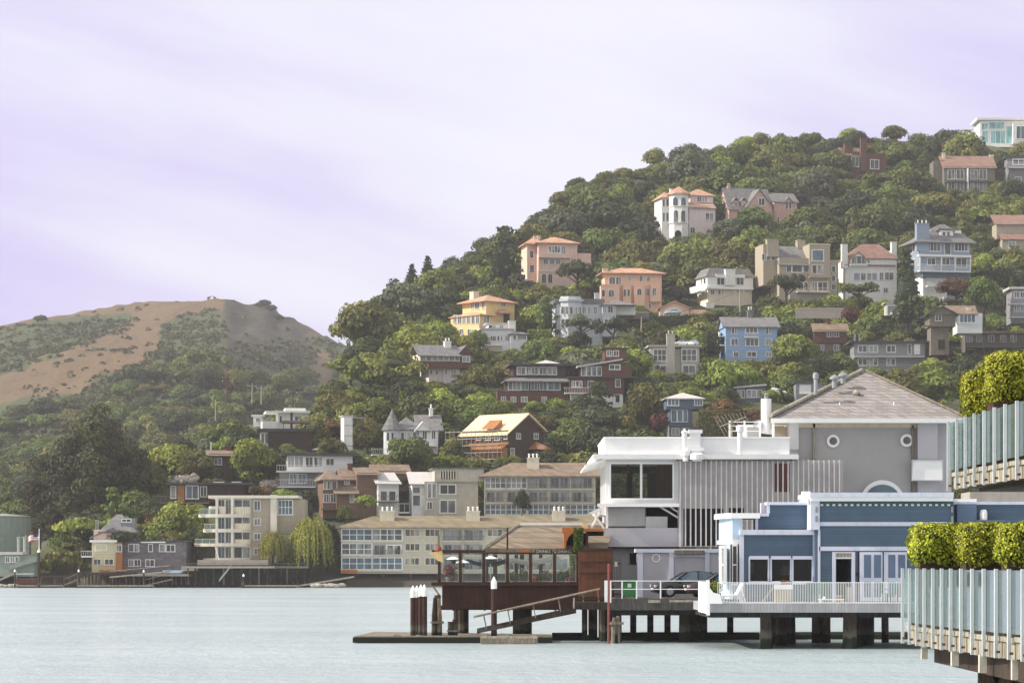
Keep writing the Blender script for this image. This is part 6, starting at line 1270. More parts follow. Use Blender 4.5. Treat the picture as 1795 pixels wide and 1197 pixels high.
# ------------------------------------------------------------------ glazed decks close to the camera
clearglass('screen_glass', (.72, .86, .86), .45, .05, (.30, .42, .45))
mat('post_metal', (.50, .53, .55), .45, vary=.06, metal=.2)
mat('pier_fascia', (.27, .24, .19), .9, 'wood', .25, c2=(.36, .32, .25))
mat('pier_trim', (.34, .31, .25), .9, 'wood', .2)
mat('pier_rust', (.15, .085, .05), .95, 'wood', .3)
mat('stub_white', (.52, .49, .42), .85, 'streak', .1)
mat('planter_wood', (.060, .035, .024), .9, 'boards', .2, step=.2)
def glazed(name, label, pts, zt, zb, zg, npost, inner, piles, rlabel, plant_z):
    """deck edge as a polyline of (x, y); glass wind screen on metal posts along it"""
    deck = empty(name, Vector((pts[0][0], pts[0][1], 0)), label, 'pier'); o0 = deck.location; V = lambda x, y, z: (x-o0.x, y-o0.y, z)
    P = [Vector((x, y, 0)) for x, y in pts]; seg = [(b-a).length for a, b in zip(P, P[1:])]; tot = sum(seg)
    def at(s):
        for a, b, l_ in zip(P, P[1:], seg):
            if s <= l_: return a.lerp(b, s/l_), (b-a).normalized()
            s -= l_
        return P[-1], (P[-1]-P[-2]).normalized()
    ring_ = [V(p.x, p.y, zb) for p in P]+[V(inner, P[-1].y, zb), V(inner, P[0].y, zb)]
    MB().prism(ring_, (0, 0, zg-.02-zb)).build('deck', 'planter_wood', deck)
    n = 26
    for i in range(n):
        a, d = at(tot*i/n); b_, _ = at(tot*(i+1)/n); nx = Vector((d.y, -d.x, 0)); nx = nx if nx.x < 0 else -nx
        q = [a, b_-(b_-a)*.02, b_-(b_-a)*.02+nx*.05, a+nx*.05]; j = rnd.uniform(-.012, .012)
        MB().prism([V(p.x, p.y, zb-.01+j) for p in q], (0, 0, zg-zb-.10)).build('fascia', 'pier_fascia', deck)
        q = [a, b_-(b_-a)*.03, b_-(b_-a)*.03+nx*.085, a+nx*.085]
        MB().prism([V(p.x, p.y, zg-.12+j) for p in q], (0, 0, .07)).build('trim_board', 'pier_trim', deck)
    for x, y, z0, z1, r in piles: MB().box(x-r-o0.x, x+r-o0.x, y-r-o0.y, y+r-o0.y, z0, z1).build('stub', 'stub_white', deck)
    t = empty('glass_windscreen', o0.copy(), rlabel, 'glass railing')
    for i in range(npost):
        a, d = at(tot*i/(npost-1)); nx = Vector((d.y, -d.x, 0)); nx = nx if nx.x < 0 else -nx; c = a+nx*.115
        b = MB(); q = [c-d*.025+nx*.05, c+d*.025+nx*.05, c+d*.025, c-d*.025]
        b.prism([V(p.x, p.y, zg-.36) for p in q], (0, 0, zt-zg+.36)); b.build('post', 'post_metal', t)
        MB().box(c.x-.025-o0.x, c.x+.03-o0.x, c.y-.03-o0.y, c.y+.03-o0.y, zg-.29, zg-.255).build('bolt_plate', 'pier_rust', t)
        if i < npost-1:
            e, _ = at(tot*(i+1)/(npost-1)); q = [a+nx*.1+d*.02, e+nx*.1-d*.02, e+nx*.11-d*.02, a+nx*.11+d*.02]
            MB().prism([V(p.x, p.y, zg) for p in q], (0, 0, zt-zg-.02)).build('glass_panel', 'screen_glass', t)
    MB().box(P[0].x-o0.x, P[0].x+3-o0.x, .03, .045, zg, zt-.03).build('glass_panel', 'screen_glass', t)
    for k in range(1, 5): MB().box(P[0].x+k*.7-o0.x, P[0].x+k*.7+.05-o0.x, .046, .10, zg-.1, zt).build('post', 'post_metal', t)
    return deck
low = glazed('glazed_pier', 'lower curved timber deck edged with weathered boards close by', [(6.74, 48.2), (6.78, 46), (6.87, 43.4), (7.02, 41), (7.20, 38.6), (7.42, 36.2)], 4.13, 2.87, 3.22, 17, 16, [(6.85, 47.4, 2.62, 2.86, .05), (6.86, 44.2, 2.62, 2.86, .055), (6.93, 42.0, 2.6, 2.86, .055), (7.06, 40, 2.58, 2.86, .055), (7.30, 37.6, 2.55, 2.86, .055)],
       'curved glass windscreen on grey posts along the lower deck', 4.2)
up = glazed('glazed_pier', 'upper timber deck jutting out above with rust stained edge', [(7.79, 50), (7.80, 47), (7.84, 44), (7.93, 41.5), (8.06, 39)], 6.69, 5.52, 5.84, 13, 16, [], 'glass windscreen on grey posts along the upper deck', 6.7)
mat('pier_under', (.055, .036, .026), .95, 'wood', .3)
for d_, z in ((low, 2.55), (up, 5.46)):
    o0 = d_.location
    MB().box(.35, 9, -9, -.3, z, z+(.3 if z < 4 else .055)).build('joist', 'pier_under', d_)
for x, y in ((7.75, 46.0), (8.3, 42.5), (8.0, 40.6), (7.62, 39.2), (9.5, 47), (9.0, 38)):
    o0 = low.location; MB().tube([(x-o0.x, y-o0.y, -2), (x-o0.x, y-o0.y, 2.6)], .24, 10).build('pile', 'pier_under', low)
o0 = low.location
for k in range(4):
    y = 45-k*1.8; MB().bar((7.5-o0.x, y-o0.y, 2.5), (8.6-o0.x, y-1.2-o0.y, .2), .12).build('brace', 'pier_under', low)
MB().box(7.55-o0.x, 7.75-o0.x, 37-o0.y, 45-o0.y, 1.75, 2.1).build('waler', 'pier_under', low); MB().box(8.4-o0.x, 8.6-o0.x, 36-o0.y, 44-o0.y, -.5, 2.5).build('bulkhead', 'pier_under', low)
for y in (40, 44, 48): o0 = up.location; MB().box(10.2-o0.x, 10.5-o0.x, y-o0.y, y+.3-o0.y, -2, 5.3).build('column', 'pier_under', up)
# planters
PLANTERS = []
def planter(x0, x1, y0, y1, z0, z1, label, h_, tone):
    t = empty('planter_box', Vector((x0, y0, z0)), label, 'planter'); w_, d_ = x1-x0, y1-y0
    b = MB(); b.box(0, w_, 0, .05, 0, z1-z0).box(0, w_, d_-.05, d_, 0, z1-z0).box(0, .05, .05, d_-.05, 0, z1-z0).box(w_-.05, w_, .05, d_-.05, 0, z1-z0); b.build('trough', 'planter_wood', t)
    MB().box(.05, w_-.05, .05, d_-.05, z1-z0-.12, z1-z0-.05).build('soil', 'mud', t); MB().box(-.02, w_+.02, -.03, -.005, z1-z0-.1, z1-z0).build('rim', 'planter_wood', t)
    PLANTERS.append((x0, x1, y0, y1, z1, h_, label, tone))
planter(6.80, 7.42, 47.4, 48.1, 3.22, 4.22, 'dark wooden planter at the far end of the lower deck', .66, 0)
planter(7.24, 7.95, 45.4, 46.0, 3.22, 4.22, 'dark wooden planter in the middle of the lower deck', .64, 0)
planter(7.48, 8.25, 43.0, 43.6, 3.22, 4.22, 'dark wooden planter where the lower deck curves', .60, 0)
planter(7.84, 8.28, 48.6, 49.2, 5.84, 6.70, 'dark wooden planter at the end of the upper deck', .84, 1)
planter(7.86, 8.66, 46.5, 47.2, 5.84, 6.84, 'dark wooden planter of the taller upper hedge', .84, 1)
# ------------------------------------------------------------------ trees, hedges, shrubs
leafmat('leaf_oak', (.024, .042, .010), (.145, .178, .036))
leafmat('leaf_bright', (.055, .090, .012), (.27, .30, .045))
leafmat('leaf_dark', (.015, .026, .010), (.066, .082, .027))
leafmat('leaf_olive', (.042, .052, .012), (.20, .195, .042))
leafmat('leaf_grey', (.038, .050, .028), (.130, .145, .080))
leafmat('leaf_gum', (.014, .019, .008), (.090, .088, .030))
leafmat('leaf_rust', (.040, .022, .010), (.160, .085, .028))
leafmat('leaf_willow', (.085, .105, .014), (.32, .31, .055), scale=.8)
leafmat('leaf_maroon', (.030, .008, .008), (.130, .030, .025))
leafmat('leaf_scrub', (.022, .030, .012), (.085, .090, .030), scale=.1)
leafmat('leaf_hedge', (.022, .030, .005), (.46, .47, .035), scale=5, trans=.06, hue=.02)
leafmat('leaf_blossom', (.30, .26, .22), (.62, .56, .52), scale=2)
mat('bark', (.055, .042, .032), .95, 'wood', .25); mat('bark_pale', (.22, .19, .16), .9, 'wood', .25)

def rdir(r):
    while True:
        v = Vector((r.uniform(-1, 1), r.uniform(-1, 1), r.uniform(-1, 1))); l_ = v.length
        if .05 < l_ <= 1: return v/l_
def leafquad(b, p, n, s, r, tone, asp=.75):
    t = n.orthogonal().normalized(); q = n.cross(t); a = r.uniform(0, 6.28); t, q = t*math.cos(a)+q*math.sin(a), q*math.cos(a)-t*math.sin(a)
    k = len(b.v); t *= s; q *= s*asp; n2 = n*s*.25
    b.v += [tuple(p-t), tuple(p-q+n2), tuple(p+t), tuple(p+q+n2)]; b.f.append((k, k+1, k+2, k+3)); b.tone.append(tone)
def lobe(b, c, rad, r, n, s, tone, flat=1.0, down=.35, jit=.42):
    for _ in range(n):
        d = rdir(r)
        if d.z < -down: d.z = -d.z*.6; d.normalize()
        rr = rad*r.uniform(.72, 1.06)
        p = c+Vector((d.x*rr, d.y*rr, d.z*rr*flat))
        nn = (d+rdir(r)*jit).normalized()
        leafquad(b, p, nn, s*r.uniform(.7, 1.3), r, max(0, min(1, tone+r.uniform(-.14, .14))))
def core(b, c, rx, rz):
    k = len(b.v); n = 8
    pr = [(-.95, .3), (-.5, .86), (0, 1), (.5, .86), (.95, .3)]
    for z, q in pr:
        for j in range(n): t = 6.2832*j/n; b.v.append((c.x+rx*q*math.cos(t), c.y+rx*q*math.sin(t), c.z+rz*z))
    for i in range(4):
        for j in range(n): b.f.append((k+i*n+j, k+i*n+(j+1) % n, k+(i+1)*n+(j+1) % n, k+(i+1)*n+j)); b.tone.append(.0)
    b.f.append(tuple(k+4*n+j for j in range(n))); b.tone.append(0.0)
def crown(kind, seed):
    """crown of about 5 m radius standing on z = 0 with its trunk and limbs"""
    r = random.Random(seed); b = MB(); t = MB(); limbs = []
    if kind == 'round':
        ht = r.uniform(6.0, 7.5)
        for i in range(20):
            a = i*2.4+r.uniform(-.5, .5); q = math.sqrt((i+.5)/20)*3.5; c = Vector((q*math.cos(a), q*math.sin(a), ht*(.78-.44*(q/3.5)**2*r.uniform(.5, 1.2))+r.uniform(-.3, .3))); rad = r.uniform(1.35, 2.25)
            lobe(b, c, rad, r, int(60*rad*rad/2), .33, r.uniform(.15, .95), .8); limbs.append(c)
        core(b, Vector((0, 0, ht*.52)), 2.5, ht*.22)
    elif kind == 'broad':
        for i in range(16):
            a = r.uniform(0, 6.28); q = math.sqrt(r.random())*4.6; c = Vector((q*math.cos(a), q*math.sin(a), 4.6+r.uniform(-.9, .8)-q*.18)); rad = r.uniform(1.1, 1.8)
            lobe(b, c, rad, r, int(46*rad*rad/2), .33, r.uniform(.15, .95), .6, .2); limbs.append(c)
        core(b, Vector((0, 0, 4.2)), 2.7, .7)
    elif kind == 'cone':
        ht = 13.0
        for i in range(34):
            k = i/33; z = lerp(2.0, ht-.5, k); rr = lerp(3.3, .35, k**.9); a = i*2.4+r.uniform(-.3, .3); q = rr*r.uniform(.35, .85); c = Vector((q*math.cos(a), q*math.sin(a), z)); rad = max(.45, rr*.46)
            lobe(b, c, rad, r, int(22+16*rad), .36, r.uniform(.1, .9), .55, .5); limbs.append(c) if i % 4 == 0 else None
        core(b, Vector((0, 0, 5.2)), 1.8, 4.2)
    elif kind == 'cypress':                                     # broad, layered, dark
        for i in range(26):
            k = i/25; z = lerp(3.0, 12.2, k); rr = 4.2*math.sin(math.pi*min(.95, .28+k*.66)); a = i*2.1+r.uniform(-.5, .5); q = rr*r.uniform(.3, .9); c = Vector((q*math.cos(a), q*math.sin(a), z+r.uniform(-.5, .5))); rad = r.uniform(1.0, 1.7)
            lobe(b, c, rad, r, int(38*rad*rad/2), .34, r.uniform(.05, .95), .5, .25); limbs.append(c) if i % 3 == 0 else None
        core(b, Vector((0, 0, 7.2)), 1.7, 3.0)
    elif kind == 'tall':                                        # eucalyptus: open column of hanging clumps
        for i in range(64):
            d = rdir(r); d.z = d.z if d.z > -.75 else -d.z; k = r.uniform(.62, 1.0)*(1+.22*noise.noise((d.x*2+seed, d.y*2, d.z*2)))
            c = Vector((d.x*6.2*k, d.y*6.2*k, 15+d.z*10.5*k)); rad = r.uniform(1.5, 2.9); lobe(b, c, rad, r, int(92*rad*rad/2), .27, r.uniform(.0, .95), .85, .6, .5); limbs.append(c) if i % 6 == 0 else None
        core(b, Vector((0, 0, 15)), 3.6, 7)
    elif kind == 'willow':
        for i in range(260):
            a = r.uniform(0, 6.28); q = math.sqrt(r.random())*3.6; top = 7.2-q*q*.19+r.uniform(-.5, .3); x, y = q*math.cos(a), q*math.sin(a); ln = r.uniform(2.2, 4.8)*(.5+q/5)
            for k in range(int(ln/.28)):
                z = top-k*.28
                if z < .5: break
                o = 1+.05*math.sqrt(k); p = Vector((x*o+r.uniform(-.1, .1), y*o+r.uniform(-.1, .1), z)); n = (Vector((x, y, .8))*.3+rdir(r)*.7).normalized(); leafquad(b, p, n, .26, r, max(0, min(1, .75-k*.03+r.uniform(-.25, .25))), .5)
        core(b, Vector((0, 0, 4.2)), 2.6, 2.4); limbs = [Vector((q*1.6*math.cos(q*2), q*1.6*math.sin(q*2), 5.5)) for q in (-1, -.5, .6, 1)]
    elif kind == 'shrub':
        for i in range(12):
            a = r.uniform(0, 6.28); q = math.sqrt(r.random())*1.7; c = Vector((q*math.cos(a), q*math.sin(a), 1.3-q*.25+r.uniform(-.2, .4))); rad = r.uniform(.7, 1.15)
            lobe(b, c, rad, r, int(40*rad), .24, r.uniform(.15, .95), .85); limbs.append(c)
        core(b, Vector((0, 0, 1.0)), 1.5, .9)
    elif kind == 'palm':
        for i in range(26):
            a = i*2.4; e = r.uniform(.2, 1.25)
            for k in range(13):
                s = k/12*2.9; dz = s*math.sin(e)-.20*s*s; p = Vector((s*math.cos(e)*math.cos(a), s*math.cos(e)*math.sin(a), 4.5+dz)); leafquad(b, p, (Vector((-math.sin(a), math.cos(a), .6))+rdir(r)*.3).normalized(), .30, r, r.uniform(.3, 1), .4)
        limbs = []
    th = {'round': 4.0, 'broad': 4.0, 'cone': 11, 'cypress': 10.5, 'tall': 24, 'willow': 5, 'shrub': .8, 'palm': 4.5}[kind]; tr = {'tall': .55, 'cypress': .5, 'shrub': .12, 'palm': .32}.get(kind, .34)
    n = 6; ln = [Vector((.25*math.sin(i*.9+seed)*(i/n), .25*math.cos(i*1.3+seed)*(i/n), lerp(-1.5, th, i/n))) for i in range(n+1)]
    t.tube(ln, [tr*lerp(1.25, .35, i/n) for i in range(n+1)], 7)
    for c in limbs[:9]:
        z0 = min(th*.9, max(.5, c.z*.55)); t.tube([(0, 0, z0), ((c.x)*.5, (c.y)*.5, lerp(z0, c.z, .6)), tuple(c)], [tr*.42, tr*.28, tr*.1], 5)
    return b, t
PROTO = {}
KINDNAME = {'round': 'broadleaf_tree', 'broad': 'spreading_tree', 'cone': 'conifer_tree', 'cypress': 'cypress_tree', 'tall': 'eucalyptus_tree', 'willow': 'willow_tree', 'shrub': 'shrub', 'palm': 'palm_tree'}
TONE_TREES = {('round', 'leaf_oak'): 'mid_green_tree', ('round', 'leaf_olive'): 'olive_green_tree', ('round', 'leaf_dark'): 'dark_green_tree'}  # rounded trees named by leaf tone, no species known
SHAPE = {'round': 'rounded', 'broad': 'spreading', 'cone': 'pointed conifer', 'cypress': 'layered cypress', 'tall': 'tall eucalyptus', 'willow': 'weeping willow', 'shrub': 'low shrub', 'palm': 'palm'}
TONE = {'leaf_oak': 'mid green', 'leaf_bright': 'bright green', 'leaf_dark': 'dark green', 'leaf_olive': 'olive', 'leaf_grey': 'grey green', 'leaf_rust': 'rusty brown', 'leaf_willow': 'yellow green', 'leaf_maroon': 'maroon', 'leaf_blossom': 'pale blossoming', 'leaf_scrub': 'drab green', 'leaf_gum': 'olive'}
MESHES = {}
def crownmesh(kind, v, lm):
    key = (kind, v)
    if key not in PROTO: PROTO[key] = crown(kind, 100*v+len(kind))
    if (key, lm) not in MESHES:
        b, t = PROTO[key]; MESHES[(key, lm)] = (b.mesh('crown', lm), MESHES[(key, 'trunk')] if (key, 'trunk') in MESHES else t.mesh('trunk', 'bark_pale' if kind == 'tall' else 'bark'))
        MESHES[(key, 'trunk')] = MESHES[(key, lm)][1]
    return MESHES[(key, lm)]
TREES = []                                  # (object, px, py, size, kind, material)
NV = {'round': 6, 'broad': 5, 'cone': 3, 'cypress': 3, 'shrub': 5}
def plant(kind, p, s, lm, px, py, sz=None, rot=None, v=None, label=None):
    v = v if v is not None else rnd.randrange(NV.get(kind, 1)); cm, tm = crownmesh(kind, v, lm)
    o = bpy.data.objects.new(TONE_TREES.get((kind, lm), KINDNAME[kind]), None); col.objects.link(o); o.location = p; o.scale = (s, s, sz or s); o.rotation_euler = (0, 0, rnd.uniform(0, 6.28) if rot is None else rot)
    for nm, me in (('trunk', tm), ('crown', cm)):
        c = bpy.data.objects.new(nm, me); col.objects.link(c); c.parent = o
    o['category'] = 'shrub' if kind == 'shrub' else 'tree'; o['kind'] = 'thing'
    if label: o['label'] = label
    TREES.append((o, px, py, s, kind, lm, label)); return o
RADIUS = {'round': 4.7, 'broad': 5.6, 'cone': 3.3, 'cypress': 5, 'tall': 7, 'willow': 4.2, 'shrub': 2.4, 'palm': 2.8}
HEIGHT = {'round': 7.0, 'broad': 5.8, 'cone': 13, 'cypress': 13, 'tall': 28, 'willow': 7.3, 'shrub': 2.2, 'palm': 6.5}
def manual(kind, px, ytop, ybase, lm, wpx=None, D=None, v=None, label=None):
    """a tree set by its foot, its top and its width in the photo"""
    D = D or Dh(px, ybase); p = W(px, ybase, D); hz = (ybase-ytop)*D/F/HEIGHT[kind]; s = (wpx*D/F/2/RADIUS[kind]) if wpx else hz
    return plant(kind, p, s, lm, px, ybase, hz, v=v, label=label)
HB = [(h.bb[0], h.bb[1], h.bb[2], h.bb[3], h.D) for h in HOUSES if h.bb[0] < 1e8]
def clear(px, py, D, rp, hp, slack=.32, sideslack=.16):
    """would this plant hide a house that stands behind it, or stand inside one?"""
    for x0, y0, x1, y1, Dh_ in HB:
        if Dh_ < 200: continue
        if D < Dh_+1:
            yb = y1-(y1-y0)*slack; m = (x1-x0)*sideslack
            if px+rp > x0+m and px-rp < x1-m and py-hp < yb and py > y0: return False
        if Dh_-1.5 < D < Dh_+13 and x0-rp*.35 < px < x1+rp*.35 and abs(py-y1) < 60: return False
    return True
# -- trees picked out one by one in the photo
manual('tall', 172, 706, 1000, 'leaf_gum', 150, 555, 0, 'towering olive eucalyptus with a bare pale trunk above the cream clapboard house')
manual('tall', 102, 775, 1000, 'leaf_gum', 130, 562, 0, 'broad drooping eucalyptus on the tank side of the tallest eucalyptus')
manual('tall', 226, 765, 990, 'leaf_dark', 110, 560, 0, 'dark slimmer eucalyptus between the tallest eucalyptus and the yellow green crowns')
manual('willow', 479, 930, 988, 'leaf_willow', 54, 513, 0, 'small weeping willow at the water edge beside the rounded balcony house')
manual('willow', 545, 905, 998, 'leaf_willow', 84, 514, 0, 'larger weeping willow at the water edge beside the waterside apartment block')
manual('round', 574, 905, 1000, 'leaf_dark', 50, 520, None, 'dark tree wedged between the larger willow and the waterside apartment block')
manual('cone', 1591, 435, 580, 'leaf_dark', 74, 700, None, 'tall dark conifer between the cream skylight house and the tall blue grey house')
manual('cypress', 885, 395, 540, 'leaf_dark', 100, 775, None, 'massive dark cypress before the wing of the tall pink villa')
manual('broad', 1012, 456, 515, 'leaf_dark', 78, 766, 1, 'umbrella shaped dark tree between the tall pink villa and the salmon villa')
manual('round', 905, 430, 470, 'leaf_dark', 70, 812)
manual('palm', 843, 478, 522, 'leaf_olive', 42, 790, 0, 'spiky palm rising behind the roof of the yellow villa')
manual('cypress', 808, 655, 745, 'leaf_dark', 80, 655, None, 'dark cypress uphill of the copper-roofed chalet')
manual('cypress', 1048, 668, 770, 'leaf_dark', 90, 625, None, 'dark cypress hiding the corner of the brick red balcony house')
manual('cypress', 995, 745, 815, 'leaf_dark', 90, 585, None, 'dark cypress between the copper-roofed chalet and the white restaurant')
manual('round', 1390, 587, 655, 'leaf_bright', 88, 660, 1, 'big bright rounded tree at the corner of the sky blue house')
manual('round', 1320, 358, 425, 'leaf_oak', 90, 835, 2, 'broad oak covering the front of the rose pink gabled house')
manual('round', 1275, 385, 432, 'leaf_grey', 70, 832)
manual('round', 720, 758, 835, 'leaf_oak', 84, 563, 3, 'full green tree below the white pediment of the conical turret house')
manual('round', 645, 725, 802, 'leaf_olive', 64, 588, 4, 'olive tree between the white lift tower and the conical turret house')
manual('round', 555, 725, 805, 'leaf_olive', 88, 600, 0, 'olive oak between the white modern house and the lift tower')
manual('round', 440, 770, 850, 'leaf_bright', 78, 562, 1, 'bright green tree between the dark rustic cottage and flat brown house')
manual('round', 300, 768, 850, 'leaf_willow', 110, 570, 5, 'golden green spreading tree uphill of the flat stilt house')
manual('round', 345, 785, 858, 'leaf_olive', 80, 565, 2); manual('round', 265, 800, 880, 'leaf_olive', 60, 560, 3)
manual('broad', 1505, 493, 540, 'leaf_oak', 88, 736, 0, 'spreading oak under the windows of the cream skylight house')
manual('broad', 1378, 480, 540, 'leaf_dark', 66, 738, 2, 'loose dark tree against the tan stacked house')
manual('broad', 1018, 551, 600, 'leaf_grey', 70, 705, 3, 'wind-shaped grey green tree before the blue grey bay house'); manual('broad', 1075, 552, 612, 'leaf_dark', 74, 705, 4)
manual('round', 1190, 565, 600, 'leaf_oak', 60, 728); manual('round', 1245, 568, 640, 'leaf_dark', 50, 690)
manual('round', 1310, 640, 690, 'leaf_bright', 70, 650); manual('round', 1385, 648, 710, 'leaf_oak', 80, 645)
manual('round', 1130, 672, 770, 'leaf_olive', 90, 610); manual('round', 1270, 700, 770, 'leaf_rust', 90, 600, None, 'rusty brown tree beside the slate blue house'); manual('round', 1320, 715, 770, 'leaf_rust', 80, 598)
manual('shrub', 1180-25, 725, 760, 'leaf_maroon', 44, 600); manual('shrub', 1493, 540, 568, 'leaf_maroon', 36, 700, None, 'maroon bush by the timber parking deck')
manual('round', 1640, 645, 720, 'leaf_bright', 110, 590); manual('round', 1700, 640, 720, 'leaf_oak', 110, 585); manual('round', 1590, 655, 720, 'leaf_olive', 80, 585); manual('round', 1760, 615, 690, 'leaf_bright', 100, 590); manual('round', 1480, 650, 690, 'leaf_oak', 80, 620)
manual('round', 1725, 490, 560, 'leaf_oak', 70, 690); manual('round', 1675, 488, 530, 'leaf_rust', 70, 735); manual('round', 1780, 430, 510, 'leaf_olive', 70, 770); manual('round', 1725, 440, 505, 'leaf_bright', 70, 775)
manual('round', 1105, 350, 430, 'leaf_oak', 90, 852); manual('round', 1010, 355, 430, 'leaf_dark', 110, 856); manual('round', 960, 365, 430, 'leaf_dark', 90, 858)
manual('round', 1065, 345, 442, 'leaf_dark', 165, 846, 2, 'great dark oak mass uphill of the tall pink villa'); manual('round', 1400, 300, 360, 'leaf_oak', 120, 905); manual('round', 1240, 300, 352, 'leaf_oak', 110, 905); manual('cone', 722, 462, 512, 'leaf_dark', 40, 790); manual('cone', 750, 448, 502, 'leaf_dark', 44, 800); manual('cypress', 690, 488, 540, 'leaf_dark', 56, 775)
manual('broad', 1560, 300, 350, 'leaf_oak', 110, 900, 0); manual('round', 1640, 330, 392, 'leaf_olive', 100, 860); manual('round', 1555, 345, 402, 'leaf_oak', 110, 855); manual('round', 1500, 330, 392, 'leaf_dark', 90, 865)
manual('shrub', 215, 930, 950, 'leaf_dark', 56, 511); manual('round', 90, 950, 1015, 'leaf_oak', 60, 530); manual('shrub', 110, 965, 1010, 'leaf_olive', 90, 520); manual('round', 690, 610, 640, 'leaf_dark', 60, 690)
manual('broad', 640, 868, 905, 'leaf_bright', 44, 522); manual('cone', 538, 858, 925, 'leaf_grey', 36, 527); manual('round', 520, 880, 940, 'leaf_grey', 60, 526)
for i, (px, yt, yb, lm, wp, D) in enumerate([(270, 905, 955, 'leaf_rust', 50, 530), (310, 880, 935, 'leaf_bright', 60, 530), (345, 915, 975, 'leaf_oak', 60, 522), (300, 925, 970, 'leaf_olive', 60, 522), (255, 890, 930, 'leaf_olive', 40, 535), (345, 885, 925, 'leaf_bright', 44, 534), (605, 880, 925, 'leaf_oak', 30, 524), (790, 794, 820, 'leaf_bright', 30, 562), (900, 795, 822, 'leaf_bright', 34, 561), (880, 800, 826, 'leaf_oak', 34, 560), (915, 855, 905, 'leaf_dark', 30, 534), (955, 790, 828, 'leaf_dark', 60, 562), (700, 765, 800, 'leaf_oak', 40, 572)]): manual('round', px, yt, yb, lm, wp, D)
for i, (px, yt, yb, lm, wp, D) in enumerate([(12, 845, 905, 'leaf_oak', 80, 700), (62, 835, 905, 'leaf_dark', 80, 690), (100, 850, 960, 'leaf_oak', 90, 600), (70, 885, 960, 'leaf_dark', 70, 590), (30, 870, 930, 'leaf_oak', 80, 620), (140, 900, 1000, 'leaf_dark', 60, 535), (110, 925, 1005, 'leaf_oak', 60, 530)]): manual('round', px, yt, yb, lm, wp, D)
# -- the wood on the slope
KP = [('round', .84), ('broad', .10), ('cypress', .045), ('cone', .015)]
def pick(r, t):
    x = r.random(); s = 0
    for k, p in t:
        s += p
        if x < s: return k
    return t[0][0]
def lm_for(px, py, r):
    up = py < table(RIDGE, px)+85 or py < 520
    return pick(r, [('leaf_oak', .48), ('leaf_olive', .24), ('leaf_dark', .18), ('leaf_bright', .06), ('leaf_grey', .04)] if up else [('leaf_oak', .34), ('leaf_olive', .24), ('leaf_dark', .17), ('leaf_bright', .20), ('leaf_grey', .03), ('leaf_rust', .03)])
r_ = random.Random(21); py = 236.0; placed = []
TAKEN = [(t[1], t[2]) for t in TREES]
while py < 985:
    px = r_.uniform(-20, 20)+(60 if py > 860 else 230 if py > 690 else 560); sp = 38+max(0, (py-600)*.045)
    while px < 1850:
        x, y = px+r_.uniform(-10, 10), py+r_.uniform(-7, 7); px += sp
        rg = table(RIDGE, x)
        if y < rg-2 or (y > 720 and x > 1060) or (y > 900 and x > 350): continue
        if 1390 < x < 1480 and 385 < y < 412: continue            # the open meadow
        if x < 110 and y < 960: continue
        k = pick(r_, KP); s = r_.choice((.8, .95, 1.1, 1.25, 1.5, 1.8))*r_.uniform(.9, 1.1)*(1.0 if y < 700 else .8)
        if k in ('cypress', 'cone'): s *= .62
        if y < rg+30: s = min(s, .95)
        ok = False
        for _ in range(4):
            D = Dh(x, y); rp, hp = RADIUS[k]*s*F/D, HEIGHT[k]*s*F/D
            if clear(x, y, D, rp*.8, hp): ok = True; break
            s *= .72
            if k in ('cypress', 'cone'): k = 'round'
        if not ok: continue
        if s < .36: continue
        if any(abs(x-a) < 16 and abs(y-b) < 9 for a, b in TAKEN): continue
        p = W(x, y, D); p.z = hill_z(p.x, p.y)-HEIGHT[k]*s*.12-(1.8 if y < rg+30 else 0); k = 'round' if k != 'round' and y < rg+28 else k; plant(k, p, s, lm_for(x, y, r_), x, y, s*r_.uniform(.9, 1.2)); placed.append((x, y))
    py += 17.5
# -- shrubs in the gaps
for _ in range(900):
    x = r_.uniform(300, 1820); y = r_.uniform(max(300, table(RIDGE, x)+40), 890)
    if (y > 720 and x > 1060): continue
    s = r_.uniform(.7, 1.35); D = Dh(x, y)
    if not clear(x, y, D, 2.2*s*F/D, 2.2*s*F/D, .16, .04): continue
    if any(abs(x-a) < 15 and -4 < y-b < 14 for a, b in placed): continue
    if len([1 for t in TREES if t[4] == 'shrub']) > 170: break
    p = W(x, y, D); p.z = hill_z(p.x, p.y)-.1; plant('shrub', p, s, pick(r_, [('leaf_bright', .4), ('leaf_oak', .3), ('leaf_olive', .2), ('leaf_rust', .06), ('leaf_blossom', .04)]), x, y); placed.append((x, y))
# -- woods at the foot of the bare hill
NF = len(TREES); yy = 652.0
while yy < 905:
    x = -30+r_.uniform(0, 30)
    while x < 600:
        a, c = x+r_.uniform(-9, 9), yy+r_.uniform(-8, 8); x += 40+(yy-650)*.05
        lim = 735 if a < 60 else 715 if a < 200 else 672 if a < 300 else 640 if a < 380 else 692 if a < 480 else 650
        if c < lim or c > table(RIDGE, a)+8: continue
        if 545 < a < 592 and c < 705: continue
        D = far_at(a, c); p = W(a, c, D); p.z = far_z(p.x, p.y); s = r_.uniform(.8, 1.35)*D/760
        plant(pick(r_, [('round', .8), ('broad', .2)]), p, s, pick(r_, [('leaf_oak', .45), ('leaf_dark', .3), ('leaf_olive', .25)]), a, c, s*r_.uniform(.85, 1.05))
    yy += 17
for px, py, s in ((464, 546, .85), (476, 550, .7), (455, 543, .6), (488, 556, .6), (66, 557, .6), (73, 557, .7)):
    D = far_at(px, py); p = W(px, py, D); p.z = far_z(p.x, p.y)-.5; plant('round', p, s, 'leaf_dark', px, py)
